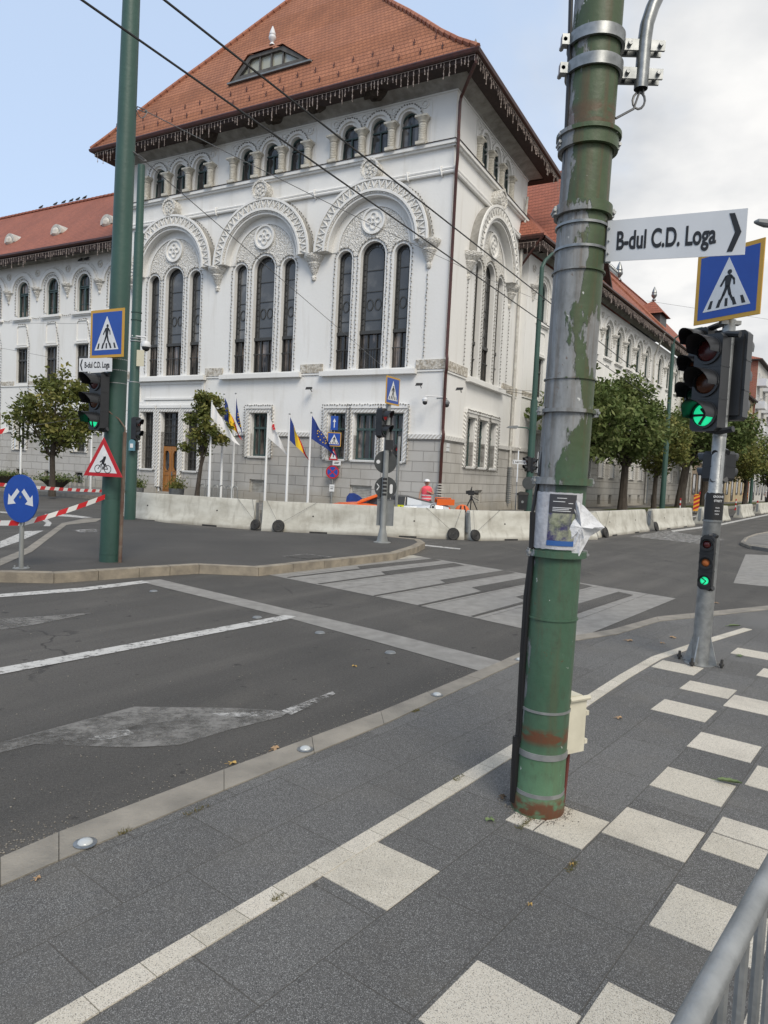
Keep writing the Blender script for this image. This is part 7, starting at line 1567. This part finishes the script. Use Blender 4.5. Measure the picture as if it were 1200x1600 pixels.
# ------------------------------------------------------------------ kerb studs, leaves and weeds
gl = NT('stud_glass'); gl.col((.42, .44, .44)); gl.set(.2, spec=.6); stud_m = gl.m
for i, (x, y) in enumerate(((133, 1318), (477, 1171), (683, 1086), (812, 1031))):
    P = G(x, y, .015); F0 = Fr(P, (1, 0, 0), (0, 1, 0)); t = thing('kerb_stud', P, ['glass road stud nearest the lower left corner', 'glass road stud in the middle of the near kerb', 'glass road stud on the near kerb left of the foreground pole', 'glass road stud just behind the foreground pole'][i], 'road stud', 'glass studs set in the near kerb')
    b = MB(F0); b.lathe((0, 0, 0), [(.05, 0), (.05, .004), (.036, .006)], 20); b.build('steel_ring', galv2, t); b = MB(F0); b.ball((0, 0, .004), (.034, .034, .018), 16); b.build('glass_dome', stud_m, t)
for i, (x, y) in enumerate(((240, 924), (402, 965), (500, 989), (610, 1020))):
    P = G(x, y, .004); b = MB(Fr(P, (1, 0, 0), (0, 1, 0))); b.lathe((0, 0, 0), [(.055, 0), (.045, .012), (.02, .016)], 14); tag(b.build('road_stud', sgn_grey), 'small metal road stud set in the asphalt near the grey stop line', 'road stud', 'metal studs in the road')
lf_y = mat('leaf_yellow', (.42, .28, .08), (.30, .19, .06), ns=30, rough=.7); lf_g = mat('leaf_green', (.12, .17, .06), (.08, .12, .04), ns=20, rough=.6); lf_t = mat('leaf_tan', (.34, .22, .12), rough=.8)
def leaf(x, y, s, m, label, rot=0, z=.014, long=False):
    P = G(x, y, z); F0 = Fr(P, (math.cos(rot), math.sin(rot), 0), (-math.sin(rot), math.cos(rot), 0)); b = MB(F0); n = 20; loc = [(0, 0, .006)]
    for i in range(n):
        a = 2*PI*i/n
        if long: r_x, r_y = s*math.cos(a)*(1.0), s*.28*math.sin(a)*(1-.3*math.cos(a)); loc.append((r_x, r_y, .012+.01*abs(math.sin(a))+.004*(i % 2)))
        else: rr_ = s*(.42+.5*abs(math.cos(2.5*a))**.8)*(1 if i % 2 else .82); loc.append((rr_*math.cos(a), rr_*math.sin(a), .004+.006*math.sin(3*a)+.003))
    b.add(loc, [(0, i+1, (i+1) % n+1) for i in range(n)]); b.tube([(-s*.5, 0, .006), (-s*1.5, s*.1, .005)], s*.035, 4); tag(b.build('fallen_leaf', m), label, 'leaf', 'fallen leaves')
leaf(1140, 1224, .065, lf_g, 'large curled green leaf lying on a white slab at the right', -.35, .02, True)
leaf(967, 1122, .032, lf_t, 'tan leaf on the dark paving right of the junction box', .4); leaf(765, 1281, .03, lf_g, 'green leaf left of the foot of the foreground pole', 2.2); leaf(58, 1374, .018, lf_t, 'tiny tan leaf by the near kerb at the left', 1)
leaf(983, 1001, .05, lf_t, 'pale leaf on the paving beyond the foreground pole, near the kerb curve', .2); leaf(1052, 996, .05, lf_t, 'pale leaf on the paving left of the right signal post', 1.2); leaf(1148, 979, .08, lf_g, 'green-yellow leaf beyond the right signal post', .1, .014, True); leaf(1156, 1025, .05, lf_g, 'small olive leaf on a white slab right of the signal post', .7)
leaf(363, 1193, .03, lf_y, 'yellow leaf on the asphalt near the kerb', .5, .004); leaf(430, 1170, .04, lf_t, 'curled tan leaf on the asphalt near the middle kerb stud', 1.1, .004); leaf(554, 1041, .03, lf_y, 'small yellow leaf in the middle of the near lane', 2, .004); leaf(1035, 1005, .03, lf_t, 'small dark leaf near the kerb curve', 2, .014); leaf(1118, 942, .05, lf_t, 'pale leaf on the asphalt beyond the kerb curve', 2, .004)
leaf(785, 1246, .03, mat('leaf_brown', (.09, .06, .035), rough=.9), 'brown crumpled leaf by the conduit of the foreground pole', .8); leaf(893, 1352, .012, lf_y, 'yellow leaf scrap in a paving joint', 0); leaf(828, 1415, .012, lf_y, 'tiny yellow scrap on the dark slabs at the bottom', 0)
def weed(x, y, w, label, seed, z=.012, n=70):
    P = G(x, y, z); rr_ = random.Random(seed); b = MB()
    for i in range(n):
        a = rr_.uniform(-w, w); p = P+NU*a+NN*rr_.gauss(0, .008); u = Vector((rr_.gauss(0, .5), rr_.gauss(0, .5), rr_.uniform(.1, .7))).normalized(); v = u.orthogonal().normalized(); h = rr_.uniform(.008, .028); b.cv = rr_.random(); b.add([tuple(p-v*.0015), tuple(p+v*.0015), tuple(p+u*h)], [(0, 1, 2)])
    tag(b.build('weed_tuft', leaf_br), label, 'weeds', 'weeds in the paving joints')
weed(717, 1216, .05, 'dry weed tuft beside the white strip left of the foreground pole', 1); weed(308, 1266, .07, 'green weed tuft at the near kerb', 2); weed(650, 1111, .04, 'small weed tuft at the near kerb beyond the middle stud', 3); weed(893, 1354, .05, 'thin weeds in the slab joint below the foreground pole', 4); weed(435, 1403, .03, 'tiny weeds at the edge of the white strip', 5)
weed(822, 1286, .08, 'dry weeds and dirt round the foot of the foreground pole', 6, n=120); weed(195, 1300, .03, 'tiny weeds at the kerb near the lower left stud', 7)
gr = random.Random(5); b = MB(); 
for i in range(420):      # loose grit along the near kerb and over the road
    x = gr.uniform(0, 900); y = gr.uniform(930, 1330); P = G(x, y, .002); s_ = gr.uniform(.002, .0055); b.ball((P.x, P.y, .004), (s_, s_, s_*.6), 4)
for i in range(520):
    k = gr.randrange(1, 6); P = lerp(kout[k], kout[k+1], gr.random())-NN*abs(gr.gauss(0, .09)); s_ = gr.uniform(.0015, .005); b.ball((P.x, P.y, .003), (s_, s_, s_*.6), 4)
for i in range(260):
    a = gr.uniform(0, 6.283); r_ = PR+.012+abs(gr.gauss(0, .03)); s_ = gr.uniform(.0015, .005); b.ball((PP.x+r_*math.cos(a), PP.y+r_*math.sin(a), .014), (s_, s_, s_*.6), 4)
struct('loose_grit', b, kerb_m)
